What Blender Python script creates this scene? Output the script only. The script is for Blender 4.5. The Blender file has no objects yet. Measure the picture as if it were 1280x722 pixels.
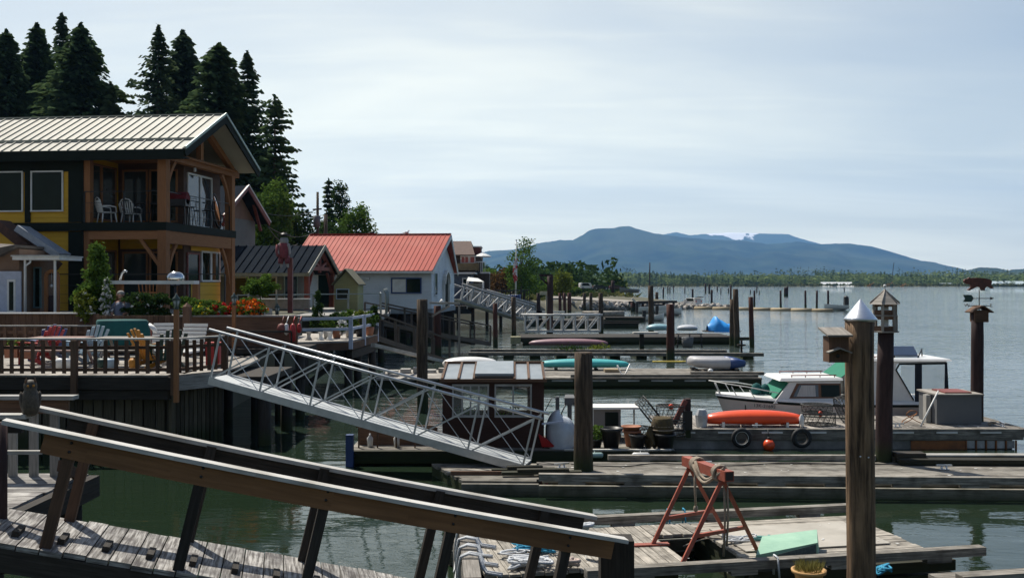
import bpy, math, random
from mathutils import Vector as V, Matrix, noise
R = random.Random(7)
F = 1256.0; HZ = 353.0; CZ = 4.0
def W(px, py, z=0.0):
    y = F*(CZ-z)/(py-HZ); return V(((px-640)/F*y, y, z))
def P(px, py, Y): return V(((px-640)/F*Y, Y, CZ-(py-HZ)/F*Y))
def S(r, g, b):
    f = lambda c: (c/255/12.92 if c <= 10 else ((c/255+.055)/1.055)**2.4)
    return (f(r), f(g), f(b), 1)
sc = bpy.context.scene
COL = sc.collection
Z = V((0, 0, 1))
ROOT = {}
def rz(a, loc=(0, 0, 0)): return Matrix.Translation(V(loc)) @ Matrix.Rotation(a, 4, 'Z')

class MB:
    def __init__(s, m=None): s.v = []; s.f = []; s.uv = []; s.r = []; s.s = []; s.m = m
    def pt(s, p):
        p = V(p); p = s.m @ p if s.m else p
        s.v.append((p.x, p.y, p.z)); return len(s.v)-1
    def face(s, idx, uvs, r=0.5, sm=False):
        s.f.append(idx); s.uv.extend(uvs); s.r.append(r); s.s.append(sm)
    def quad(s, p, r=None, off=None, sm=False):
        r = R.random() if r is None else r
        off = (R.random()*20, R.random()*20) if off is None else off
        p = [V(q) for q in p]
        e0 = (p[1]-p[0]); e1 = (p[-1]-p[0])
        if e0.length < e1.length: a = e1.normalized()
        else: a = e0.normalized() if e0.length else V((1, 0, 0))
        n = e0.cross(e1); n = n.normalized() if n.length else Z
        b = n.cross(a)
        uv = [((q-p[0]).dot(a)+off[0], (q-p[0]).dot(b)+off[1]) for q in p]
        s.face([s.pt(q) for q in p], uv, r, sm)
    def hexa(s, b, t, r=None):
        r = R.random() if r is None else r
        b = [V(q) for q in b]; t = [V(q) for q in t]; n = len(b)
        off = (R.random()*20, R.random()*20)
        s.quad(b[::-1], r, off); s.quad(t, r, off)
        for i in range(n):
            j = (i+1) % n
            s.quad([b[i], b[j], t[j], t[i]], r, off)
    def box(s, c, sx, sy, sz, rot=0, r=None):
        c = V(c); m = Matrix.Rotation(rot, 3, 'Z') if rot else None
        def q(x, y, z):
            d = V((x*sx/2, y*sy/2, z*sz/2)); return c+(m @ d if m else d)
        s.hexa([q(-1,-1,-1), q(1,-1,-1), q(1,1,-1), q(-1,1,-1)], [q(-1,-1,1), q(1,-1,1), q(1,1,1), q(-1,1,1)], r)
    def bb(s, x0, x1, y0, y1, z0, z1, r=None):
        s.box(((x0+x1)/2, (y0+y1)/2, (z0+z1)/2), abs(x1-x0), abs(y1-y0), abs(z1-z0), 0, r)
    def beam(s, a, b, w, h, up=Z, r=None):
        a = V(a); b = V(b); d = (b-a).normalized(); u = V(up)
        sd = d.cross(u)
        if sd.length < 1e-4: sd = d.cross(V((0, 1, 0)))
        sd.normalize(); u = sd.cross(d).normalized()
        k = lambda p, i, j: p+sd*(i*w/2)+u*(j*h/2)
        s.hexa([k(a,-1,-1), k(a,1,-1), k(a,1,1), k(a,-1,1)], [k(b,-1,-1), k(b,1,-1), k(b,1,1), k(b,-1,1)], r)
    def ext(s, pts, vec, r=None):
        vec = V(vec); s.hexa(pts, [V(p)+vec for p in pts], r)
    def tube(s, pts, rad, n=8, caps=True, r=None, sm=True, closed=False):
        pts = [V(p) for p in pts]; r = R.random() if r is None else r
        if not hasattr(rad, '__len__'): rad = [rad]*len(pts)
        rings = []; L = 0; o = R.random()*20; N = len(pts); ref = None
        for i, p in enumerate(pts):
            if closed: d = pts[(i+1) % N]-pts[i-1]
            else: d = pts[min(i+1, N-1)]-pts[max(i-1, 0)]
            d = d.normalized() if d.length else Z
            if ref is None: ref = d.orthogonal().normalized()
            x = (ref-d*ref.dot(d)); x = x.normalized() if x.length > 1e-5 else d.orthogonal().normalized()
            ref = x; y = d.cross(x)
            if i: L += (p-pts[i-1]).length
            rings.append(([s.pt(p+x*math.cos(2*math.pi*k/n)*rad[i]+y*math.sin(2*math.pi*k/n)*rad[i]) for k in range(n)], L+o))
        M_ = N if closed else N-1
        for i in range(M_):
            A, la = rings[i]; B, lb = rings[(i+1) % N]
            if closed and i == N-1: lb = la+.1
            c = 2*math.pi*max(rad)/n
            for k in range(n):
                j = (k+1) % n
                s.face([A[k], A[j], B[j], B[k]], [(la, k*c), (la, (k+1)*c), (lb, (k+1)*c), (lb, k*c)], r, sm)
        if caps and not closed:
            for ring, fl in ((rings[0][0], 1), (rings[-1][0], 0)):
                q = ring[::-1] if fl else ring
                s.face(list(q), [(math.cos(k)*.1, math.sin(k)*.1) for k in range(n)], r, False)
    def lathe(s, prof, c, n=16, r=None, sm=True, ax=None):
        c = V(c); r = R.random() if r is None else r; rings = []
        for (q, z) in prof:
            ring = []
            for k in range(n):
                d = V((math.cos(2*math.pi*k/n)*q, math.sin(2*math.pi*k/n)*q, z))
                ring.append(s.pt(c+(ax @ d if ax else d)))
            rings.append(ring)
        for i in range(len(prof)-1):
            for k in range(n):
                j = (k+1) % n
                s.face([rings[i][k], rings[i][j], rings[i+1][j], rings[i+1][k]], [(k/n, prof[i][1]), ((k+1)/n, prof[i][1]), ((k+1)/n, prof[i+1][1]), (k/n, prof[i+1][1])], r, sm)
        if prof[0][0] > 1e-4: s.face(rings[0][::-1], [(0, 0)]*n, r, False)
        if prof[-1][0] > 1e-4: s.face(rings[-1], [(0, 0)]*n, r, False)
    def ball(s, c, rx, ry=None, rz_=None, n=12, ax=None):
        ry = ry or rx; rz_ = rz_ or rx; c = V(c); r = R.random(); rows = []
        h = n//2
        for i in range(h+1):
            t = math.pi*i/h-math.pi/2
            row = []
            for k in range(n):
                a = 2*math.pi*k/n
                d = V((math.cos(t)*math.cos(a)*rx, math.cos(t)*math.sin(a)*ry, math.sin(t)*rz_))
                row.append(s.pt(c+(ax @ d if ax else d)))
            rows.append(row)
        for i in range(h):
            for k in range(n):
                j = (k+1) % n
                s.face([rows[i][k], rows[i][j], rows[i+1][j], rows[i+1][k]], [(k/n, i/h), ((k+1)/n, i/h), ((k+1)/n, (i+1)/h), (k/n, (i+1)/h)], r, True)
    def ring(s, c, R0, r, ax=None, n=24, m=8):
        c = V(c); ps = []
        for i in range(n):
            d = V((math.cos(2*math.pi*i/n)*R0, math.sin(2*math.pi*i/n)*R0, 0))
            ps.append(c+(ax @ d if ax else d))
        s.tube(ps, r, m, closed=True)
    def leaf(s, c, a, b, r=None):   # a, b tuples half-vectors
        r = R.random() if r is None else r
        i = len(s.v); cx, cy, cz = c
        s.v.extend([(cx-a[0], cy-a[1], cz-a[2]), (cx+b[0], cy+b[1], cz+b[2]), (cx+a[0], cy+a[1], cz+a[2]), (cx-b[0], cy-b[1], cz-b[2])])
        s.f.append([i, i+1, i+2, i+3]); s.uv.extend([(0, 0), (1, 0), (1, 1), (0, 1)]); s.r.append(r); s.s.append(False)
    def rleaf(s, c, size, asp=.6, flat=0.0, r=None):
        x, y, z = R.gauss(0, 1), R.gauss(0, 1), R.gauss(0, 1)*(1-flat)
        l = math.sqrt(x*x+y*y+z*z)+1e-6; a = (x/l*size, y/l*size, z/l*size)
        x2, y2, z2 = R.gauss(0, 1), R.gauss(0, 1), R.gauss(0, 1)*(1-flat)
        cx, cy, cz = a[1]*z2-a[2]*y2, a[2]*x2-a[0]*z2, a[0]*y2-a[1]*x2
        l = math.sqrt(cx*cx+cy*cy+cz*cz)+1e-6
        k = size*asp/l
        s.leaf(c, a, (cx*k, cy*k, cz*k), r)
    def grid(s, fn, nu, nv, r=0.5, sm=True):
        ids = [[s.pt(fn(i/nu, j/nv)) for i in range(nu+1)] for j in range(nv+1)]
        for j in range(nv):
            for i in range(nu):
                s.face([ids[j][i], ids[j][i+1], ids[j+1][i+1], ids[j+1][i]], [(i/nu, j/nv), ((i+1)/nu, j/nv), ((i+1)/nu, (j+1)/nv), (i/nu, (j+1)/nv)], r, sm)
    def build(s, name, mat, parent=None, bev=0, inv=None):
        me = bpy.data.meshes.new(name)
        vs = s.v
        if parent is not None:
            q = parent
            while q.parent: q = q.parent
            inv = ROOT[q.name].inverted()
        if inv is not None: vs = [tuple(inv @ V(p)) for p in vs]
        me.from_pydata(vs, [], s.f)
        l = me.uv_layers.new(name='UVMap')
        l.data.foreach_set('uv', [c for uv in s.uv for c in uv])
        at = me.attributes.new('rnd', 'FLOAT', 'FACE'); at.data.foreach_set('value', s.r)
        me.polygons.foreach_set('use_smooth', s.s)
        me.materials.append(mat); me.update()
        o = bpy.data.objects.new(name, me); COL.objects.link(o)
        if parent is not None: o.parent = parent
        if bev:
            b = o.modifiers.new('b', 'BEVEL'); b.width = bev; b.segments = 1; b.limit_method = 'ANGLE'; b.angle_limit = .9
        return o
def tag(o, label=None, cat=None, group=None, kind=None):
    if label: o['label'] = label
    if cat: o['category'] = cat
    if group: o['group'] = group
    if kind: o['kind'] = kind
    return o
def thing(name, label, cat, loc=(0, 0, 0), a=0, group=None):
    o = bpy.data.objects.new(name, None); COL.objects.link(o); o.empty_display_size = .2
    o.location = loc; o.rotation_euler = (0, 0, a)
    ROOT[o.name] = rz(a, loc)
    return tag(o, label, cat, group)
def one(name, label, cat, mb, mat, group=None, bev=0):
    xs = [p[0] for p in mb.v]; ys = [p[1] for p in mb.v]; zs = [p[2] for p in mb.v]
    c = V(((min(xs)+max(xs))/2, (min(ys)+max(ys))/2, min(zs)))
    o = mb.build(name, mat, inv=Matrix.Translation(-c), bev=bev)
    o.location = c; ROOT[o.name] = Matrix.Translation(c)
    return tag(o, label, cat, group)
def struct(name, mb, mat, kind='structure'):
    o = mb.build(name, mat); o['kind'] = kind; return o
def copy_tree(o, loc=None, a=None, label=None, parent=None, scale=None):
    c = o.copy(); COL.objects.link(c)
    if parent is not None: c.parent = parent
    if loc is not None: c.location = loc
    if a is not None: c.rotation_euler = (0, 0, a)
    if scale: c.scale = scale if hasattr(scale, '__len__') else (scale,)*3
    if label: c['label'] = label
    for ch in list(o.children): copy_tree(ch, parent=c)
    return c

# ---------------------------------------------------------------- materials
def mk(name, base, c2=None, rough=.6, metal=0, uv=False, sc_=4, st=(1, 1, 1), bump=.15, bd=.01, spec=.5, rnd=0.0, dirt=None, dsc=.8, damt=.5, lo=.3, hi=.7, det=5, trans=0, low=None, low_z=.35):
    m = bpy.data.materials.new(name); m.use_nodes = True; nt = m.node_tree; N = nt.nodes; L = nt.links
    b = N['Principled BSDF']; b.inputs['Roughness'].default_value = rough; b.inputs['Metallic'].default_value = metal
    b.inputs['Specular IOR Level'].default_value = spec
    if trans: b.inputs['Transmission Weight'].default_value = trans
    base = base if len(base) == 4 else (*base, 1)
    c2 = (*(c2 or tuple(x*.55 for x in base[:3])), 1)[:4]
    c2 = c2 if len(c2) == 4 else (*c2, 1)
    tc = N.new('ShaderNodeTexCoord'); mp = N.new('ShaderNodeMapping')
    L.new(tc.outputs['UV' if uv else 'Object'], mp.inputs[0]); mp.inputs['Scale'].default_value = st
    n = N.new('ShaderNodeTexNoise'); n.inputs['Scale'].default_value = sc_; n.inputs['Detail'].default_value = det; n.inputs['Roughness'].default_value = .65
    L.new(mp.outputs[0], n.inputs['Vector'])
    r = N.new('ShaderNodeValToRGB'); r.color_ramp.elements[0].position = lo; r.color_ramp.elements[1].position = hi
    r.color_ramp.elements[0].color = c2; r.color_ramp.elements[1].color = base
    L.new(n.outputs['Fac'], r.inputs[0]); out = r.outputs[0]
    if dirt:
        n2 = N.new('ShaderNodeTexNoise'); n2.inputs['Scale'].default_value = dsc; n2.inputs['Detail'].default_value = 6
        L.new(tc.outputs['Object'], n2.inputs['Vector'])
        r2 = N.new('ShaderNodeValToRGB'); r2.color_ramp.elements[0].position = .45; r2.color_ramp.elements[1].position = .7
        r2.color_ramp.elements[1].color = (damt,)*3+(1,); r2.color_ramp.elements[0].color = (0, 0, 0, 1)
        L.new(n2.outputs['Fac'], r2.inputs[0])
        mx = N.new('ShaderNodeMix'); mx.data_type = 'RGBA'; L.new(r2.outputs[0], mx.inputs['Factor']); L.new(out, mx.inputs['A'])
        mx.inputs['B'].default_value = dirt if len(dirt) == 4 else (*dirt, 1); out = mx.outputs['Result']
    if low:   # weed and wet wood near the waterline (a tide mark in world height)
        ge = N.new('ShaderNodeNewGeometry'); sx = N.new('ShaderNodeSeparateXYZ'); L.new(ge.outputs['Position'], sx.inputs[0])
        ad = N.new('ShaderNodeMath'); ad.operation = 'MULTIPLY_ADD'; L.new(n.outputs['Fac'], ad.inputs[0]); ad.inputs[1].default_value = -.35; L.new(sx.outputs['Z'], ad.inputs[2])
        mr = N.new('ShaderNodeMapRange'); L.new(ad.outputs[0], mr.inputs[0]); mr.inputs[1].default_value = low_z-.35; mr.inputs[2].default_value = low_z; mr.inputs[3].default_value = 1; mr.inputs[4].default_value = 0
        mx = N.new('ShaderNodeMix'); mx.data_type = 'RGBA'; L.new(mr.outputs[0], mx.inputs['Factor']); L.new(out, mx.inputs['A'])
        mx.inputs['B'].default_value = (*low[:3], 1); out = mx.outputs['Result']
    if rnd:
        at = N.new('ShaderNodeAttribute'); at.attribute_name = 'rnd'
        mr = N.new('ShaderNodeMapRange'); L.new(at.outputs['Fac'], mr.inputs[0]); mr.inputs[3].default_value = 1-rnd; mr.inputs[4].default_value = 1+rnd
        hs = N.new('ShaderNodeHueSaturation'); L.new(mr.outputs[0], hs.inputs['Value']); L.new(out, hs.inputs['Color']); out = hs.outputs[0]
    L.new(out, b.inputs['Base Color'])
    if bump:
        bp = N.new('ShaderNodeBump'); bp.inputs['Strength'].default_value = bump; bp.inputs['Distance'].default_value = bd
        L.new(n.outputs['Fac'], bp.inputs['Height']); L.new(bp.outputs[0], b.inputs['Normal'])
    return m
def wood(name, c, c2=None, **k):
    d = dict(uv=True, sc_=2.0, st=(1, 16, 1), rough=.8, bump=.5, bd=.01, rnd=.25, spec=.2); d.update(k)
    return mk(name, c, c2, **d)
def leafmat(name, dark, light, tr=.25):
    m = bpy.data.materials.new(name); m.use_nodes = True; nt = m.node_tree; N = nt.nodes; L = nt.links
    N.remove(N['Principled BSDF'])
    at = N.new('ShaderNodeAttribute'); at.attribute_name = 'rnd'
    r = N.new('ShaderNodeValToRGB'); r.color_ramp.elements[0].color = (*dark, 1); r.color_ramp.elements[1].color = (*light, 1)
    L.new(at.outputs['Fac'], r.inputs[0])
    d = N.new('ShaderNodeBsdfDiffuse'); t = N.new('ShaderNodeBsdfTranslucent'); mx = N.new('ShaderNodeMixShader'); mx.inputs[0].default_value = tr
    L.new(r.outputs[0], d.inputs[0]); L.new(r.outputs[0], t.inputs[0]); L.new(d.outputs[0], mx.inputs[1]); L.new(t.outputs[0], mx.inputs[2])
    L.new(mx.outputs[0], N['Material Output'].inputs[0]); return m
WEED = (.032, .042, .018)
greywood = wood('weathered_wood', (.42, .39, .35), (.18, .165, .145), dirt=(.07, .06, .05), damt=.6)
rampwood = wood('ramp_plank_wood', (.40, .385, .36), (.09, .082, .074), lo=.40, hi=.60, dirt=(.08, .07, .07), dsc=5, damt=.8, sc_=2.5)
dockwood = wood('dock_wood', (.34, .315, .275), (.11, .10, .085), lo=.36, hi=.62, rnd=.35, dirt=(.07, .062, .05), damt=.75, dsc=3.5, low=WEED, low_z=.12)
darkwood = wood('dark_wet_wood', (.055, .047, .04), (.02, .018, .015), low=WEED, low_z=.3)
brownwood = wood('stained_brown_wood', (.29, .150, .072), (.18, .09, .042), bump=.25, rnd=.1, sc_=1.2, dirt=(.05, .03, .02), damt=.4)
capwood = wood('rail_cap_wood', (.52, .51, .48), (.30, .29, .27), dirt=(.12, .10, .06), damt=.5, dsc=2)
timber = wood('cedar_timber', (.35, .165, .075), (.22, .10, .045), bump=.2, rnd=.1)
fencewood = wood('fence_brown_wood', (.175, .100, .064), (.08, .05, .034), dirt=(.03, .02, .015))
pilewood = wood('piling_wood', (.125, .09, .062), (.035, .026, .02), st=(1, 9, 1), sc_=1.6, lo=.35, hi=.65, bump=1, bd=.03, rnd=.15, low=WEED, low_z=.6, rough=.85)
nearpile = wood('cracked_piling_wood', (.27, .175, .105), (.03, .02, .014), st=(1, 13, 1), sc_=.9, lo=.38, hi=.6, bump=1, bd=.04, rnd=0, dirt=(.10, .07, .045), dsc=2.5, damt=.7)
redpile = wood('red_brown_piling', (.11, .045, .035), (.05, .025, .02), low=WEED, low_z=.6, st=(1, 6, 1))
purpile = wood('creosote_piling', (.075, .045, .042), (.03, .02, .02), low=WEED, low_z=.6, st=(1, 6, 1))
alu = mk('aluminium', (.50, .52, .54), (.38, .40, .42), rough=.4, metal=.8, sc_=6, bump=.03)
galv = mk('galvanised_cone', (.75, .77, .8), (.6, .62, .65), rough=.3, metal=.9, uv=True, sc_=3, st=(2, 30, 1), bump=.05)
whitep = mk('white_paint', (.75, .75, .73), (.6, .6, .57), rough=.5, sc_=3, bump=.05, dirt=(.35, .33, .28), damt=.3)
whiteplas = mk('white_plastic', (.72, .72, .70), (.62, .62, .6), rough=.35, bump=0)
bluewhite = mk('blue_white_paint', (.50, .54, .66), (.38, .42, .52), rough=.6, dirt=(.2, .2, .2), damt=.4, sc_=8)
darktrim = mk('dark_green_trim', (.016, .022, .018), (.011, .015, .012), rough=.7, bump=.05, spec=.1)
yellowp = mk('yellow_cladding', (.68, .39, .02), (.56, .31, .015), rough=.65, sc_=1, st=(1, 1, 14), bump=.4)
glass = mk('window_glass', (.010, .022, .016), (.006, .012, .010), rough=.05, bump=.02, sc_=.7, spec=.15)
skyglass = mk('glazed_door_glass', (.05, .06, .065), (.04, .05, .055), rough=.05, bump=.03, sc_=.6, spec=1)
creamroof = mk('cream_metal_roof', (.39, .385, .33), (.34, .335, .28), rough=.6, sc_=.7, bump=.02, spec=.15, rnd=.08, dirt=(.3, .28, .22), damt=.3)
darkroof = mk('dark_metal_roof', (.024, .029, .036), (.018, .022, .028), rough=.8, spec=.0, sc_=.7, bump=.03, rnd=.12)
redroof = mk('red_metal_roof', (.40, .062, .042), (.32, .05, .034), rough=.65, spec=.15, sc_=.5, bump=.03, rnd=.1, dirt=(.46, .16, .12), damt=.35, dsc=.4)
bluewall = mk('pale_blue_clapboard', (.66, .70, .74), (.55, .60, .64), rough=.7, sc_=1, st=(1, 1, 12), bump=.4, dirt=(.3, .33, .36), damt=.4)
greywall = mk('grey_green_siding', (.17, .18, .155), (.12, .13, .11), rough=.75, sc_=1, st=(10, 1, 1), bump=.3)
sagewall = mk('sage_wall', (.26, .27, .13), (.2, .21, .1), rough=.75, sc_=1, st=(1, 1, 10), bump=.3)
tanwall = mk('tan_wall', (.22, .14, .09), (.17, .10, .065), rough=.8, sc_=2, bump=.2)
brownwall = mk('brown_shingle_wall', (.085, .055, .04), (.05, .035, .025), rough=.85, sc_=6, bump=.4)
redtrim = mk('rust_red_trim', (.22, .055, .04), (.14, .035, .028), rough=.6, bump=.05)
concrete = mk('concrete', (.34, .33, .31), (.18, .175, .165), rough=.9, sc_=3, bump=.3, dirt=(.06, .06, .05), damt=.6)
black = mk('black_iron', (.012, .012, .013), rough=.5, bump=.02)
rubber = mk('tyre_rubber', (.02, .02, .021), (.014, .014, .014), rough=.75, sc_=8, bump=.2)
blackplas = mk('black_plastic_pot', (.016, .016, .017), rough=.45, bump=.03)
terra = mk('terracotta', (.42, .17, .09), (.33, .13, .07), rough=.8, sc_=5, bump=.1, dirt=(.3, .22, .17), damt=.4, dsc=4)
orangep = mk('orange_plastic', (.80, .085, .018), (.7, .07, .015), rough=.35, bump=.02, dirt=(.5, .07, .02), damt=.3)
rusty = mk('rust_red_steel', (.36, .085, .045), (.22, .05, .03), rough=.6, sc_=9, bump=.2, dirt=(.12, .04, .025), damt=.5, dsc=4)
ropem = mk('rope_beige', (.36, .30, .23), (.2, .16, .12), rough=.9, uv=True, sc_=40, st=(1, 1, 1), bump=.8, bd=.01)
ropew = mk('rope_white', (.62, .64, .66), (.4, .42, .44), rough=.9, uv=True, sc_=40, bump=.8, bd=.01)
ropeb = mk('rope_blue', (.03, .30, .48), (.02, .18, .3), rough=.85, uv=True, sc_=40, bump=.8, bd=.01)
teal = mk('teal_plastic', (.06, .42, .42), (.05, .35, .36), rough=.4, bump=.02)
tealcloth = mk('teal_canvas', (.008, .10, .095), (.005, .06, .06), rough=.9, sc_=2, bump=.3)
greencanvas = mk('green_canvas', (.0, .17, .10), (.0, .13, .075), rough=.85, sc_=2, bump=.2)
mauve = mk('mauve_canoe_paint', (.24, .12, .14), (.19, .09, .11), rough=.5, bump=.02)
bluetarp = mk('blue_tarp', (.02, .34, .85), (.015, .25, .7), rough=.5, sc_=3, bump=.5, bd=.05)
greytarp = mk('grey_tarp', (.46, .49, .53), (.33, .36, .40), rough=.55, sc_=2.5, bump=.9, bd=.06)
bluem = mk('blue_paint', (.03, .07, .22), (.02, .05, .16), rough=.5, bump=.02)
redm = mk('red_paint', (.42, .02, .02), (.34, .018, .016), rough=.5, bump=.02)
yelm = mk('yellow_orange_paint', (.50, .22, .02), (.4, .17, .015), rough=.6, bump=.05)
lightblue = mk('light_blue_paint', (.33, .45, .55), (.25, .36, .45), rough=.5, bump=.02)
dkgreen = mk('dark_green_paint', (.01, .05, .04), rough=.5, bump=.02)
skin = mk('skin', (.48, .27, .2), (.42, .22, .16), rough=.6, bump=.02)
shirt = mk('blue_grey_cloth', (.16, .19, .26), (.12, .14, .2), rough=.9, bump=.2, sc_=8)
hairg = mk('grey_hair', (.35, .33, .3), rough=.9)
rustband = mk('rusty_steel_face', (.30, .11, .03), (.15, .06, .025), rough=.8, sc_=4, bump=.2)
hullm = mk('hull_paint', (.78, .69, .65), (.68, .60, .56), rough=.35, sc_=2, bump=.02, dirt=(.4, .3, .24), damt=.4)
foamw = mk('worn_white_foam', (.5, .5, .48), (.2, .2, .2), rough=.9, sc_=3)
greybox = mk('grey_painted_box', (.13, .135, .14), (.10, .105, .11), rough=.7, sc_=1.5, bump=.1, dirt=(.07, .07, .07), damt=.4)
wdum = None
palegreen = mk('pale_green_fabric', (.30, .48, .36), (.2, .36, .27), rough=.8, sc_=2.5, bump=.4)
wiremat = mk('trap_wire', (.05, .055, .05), (.03, .03, .03), rough=.7, bump=0)
netm = mk('brown_netting', (.10, .075, .03), (.05, .035, .02), rough=.95, sc_=12, bump=1, bd=.03)
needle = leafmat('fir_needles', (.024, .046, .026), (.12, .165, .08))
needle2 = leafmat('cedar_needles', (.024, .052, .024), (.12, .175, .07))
leafg = leafmat('green_leaves', (.03, .07, .012), (.16, .25, .05))
leafd = leafmat('dark_leaves', (.014, .034, .011), (.065, .11, .032))
leafy = leafmat('yellow_green_leaves', (.06, .09, .012), (.24, .27, .05))
leafr = leafmat('russet_leaves', (.05, .03, .012), (.20, .11, .04))
grassm = leafmat('dry_grass', (.08, .07, .02), (.3, .28, .10))
flw = leafmat('white_petals', (.5, .5, .48), (.8, .8, .78), .1)
flo = leafmat('orange_petals', (.6, .08, .02), (.85, .25, .03), .1)
flr = leafmat('red_petals', (.45, .015, .02), (.7, .05, .04), .1)
fly = leafmat('yellow_petals', (.6, .45, .02), (.85, .7, .08), .1)
bark = wood('bark', (.10, .075, .055), (.05, .038, .028), st=(1, 5, 1))
# ================================================================ setting
def water():
    m = bpy.data.materials.new('river_water'); m.use_nodes = True; nt = m.node_tree; N = nt.nodes; L = nt.links
    b = N['Principled BSDF']; b.inputs['Base Color'].default_value = (.012, .030, .014, 1); b.inputs['Roughness'].default_value = .035; b.inputs['IOR'].default_value = 1.42
    ge = N.new('ShaderNodeNewGeometry'); last = None
    big = N.new('ShaderNodeTexNoise'); big.inputs['Scale'].default_value = .035; big.inputs['Detail'].default_value = 3; L.new(ge.outputs['Position'], big.inputs['Vector'])
    # wind: calm between the floats, ruffled out on the open water
    sp = N.new('ShaderNodeSeparateXYZ'); L.new(ge.outputs['Position'], sp.inputs[0])
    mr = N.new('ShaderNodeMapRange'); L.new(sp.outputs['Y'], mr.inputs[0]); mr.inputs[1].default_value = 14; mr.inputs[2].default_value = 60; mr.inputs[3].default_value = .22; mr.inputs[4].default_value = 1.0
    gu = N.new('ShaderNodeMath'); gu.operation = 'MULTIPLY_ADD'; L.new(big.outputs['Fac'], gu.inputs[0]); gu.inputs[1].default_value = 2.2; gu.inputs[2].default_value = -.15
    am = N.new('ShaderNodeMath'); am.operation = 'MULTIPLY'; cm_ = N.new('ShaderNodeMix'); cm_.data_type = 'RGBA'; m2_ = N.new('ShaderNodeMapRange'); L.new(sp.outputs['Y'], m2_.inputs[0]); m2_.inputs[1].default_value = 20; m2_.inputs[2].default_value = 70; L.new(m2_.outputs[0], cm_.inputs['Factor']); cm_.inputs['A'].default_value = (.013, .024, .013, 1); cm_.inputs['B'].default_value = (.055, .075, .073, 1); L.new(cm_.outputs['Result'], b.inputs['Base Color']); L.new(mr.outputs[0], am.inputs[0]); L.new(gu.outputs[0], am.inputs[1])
    for scl, st, dist, det in ((.55, (.55, 1.3, 1), .10, 2), (2.6, (.6, 1.5, 1), .028, 3), (9, (.8, 1.3, 1), .005, 2)):
        mp = N.new('ShaderNodeMapping'); mp.inputs['Scale'].default_value = st; mp.inputs['Rotation'].default_value = (0, 0, .25); L.new(ge.outputs['Position'], mp.inputs[0])
        n = N.new('ShaderNodeTexNoise'); n.inputs['Scale'].default_value = scl; n.inputs['Detail'].default_value = det; n.inputs['Distortion'].default_value = .4; L.new(mp.outputs[0], n.inputs['Vector'])
        bp = N.new('ShaderNodeBump'); bp.inputs['Distance'].default_value = dist; L.new(am.outputs[0], bp.inputs['Strength']); L.new(n.outputs['Fac'], bp.inputs['Height'])
        if last: L.new(last.outputs[0], bp.inputs['Normal'])
        last = bp
    L.new(last.outputs[0], b.inputs['Normal'])
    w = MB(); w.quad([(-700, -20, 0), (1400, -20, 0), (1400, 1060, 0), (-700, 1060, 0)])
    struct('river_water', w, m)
    g = MB(); g.quad([(-14000, -60, -1.6), (14000, -60, -1.6), (14000, 17000, -1.6), (-14000, 17000, -1.6)])
    struct('river_bed', g, mk('mud', (.04, .04, .025), sc_=.2))
water()
SH = [(-60, 30.4), (-9.0, 30.6), (-9.4, 38), (-10.2, 52), (-15, 64), (-15, 84), (-8, 100), (2, 120), (7, 138), (14, 148), (25, 154), (33, 158), (34, 163), (27, 175), (27, 220), (34, 320), (46, 520), (58, 717), (62, 1000)]
def hill_z(x, y):
    z = 2.5 if y < 105 else max(1.3, 2.5-(y-105)*.03)
    if x < -24: z += min(16, (-24-x)*.22)*min(1, max(0, (y-58)/18))
    if y > 200 and x < 10: z += min(3, (10-x)*.02)
    return z
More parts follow.
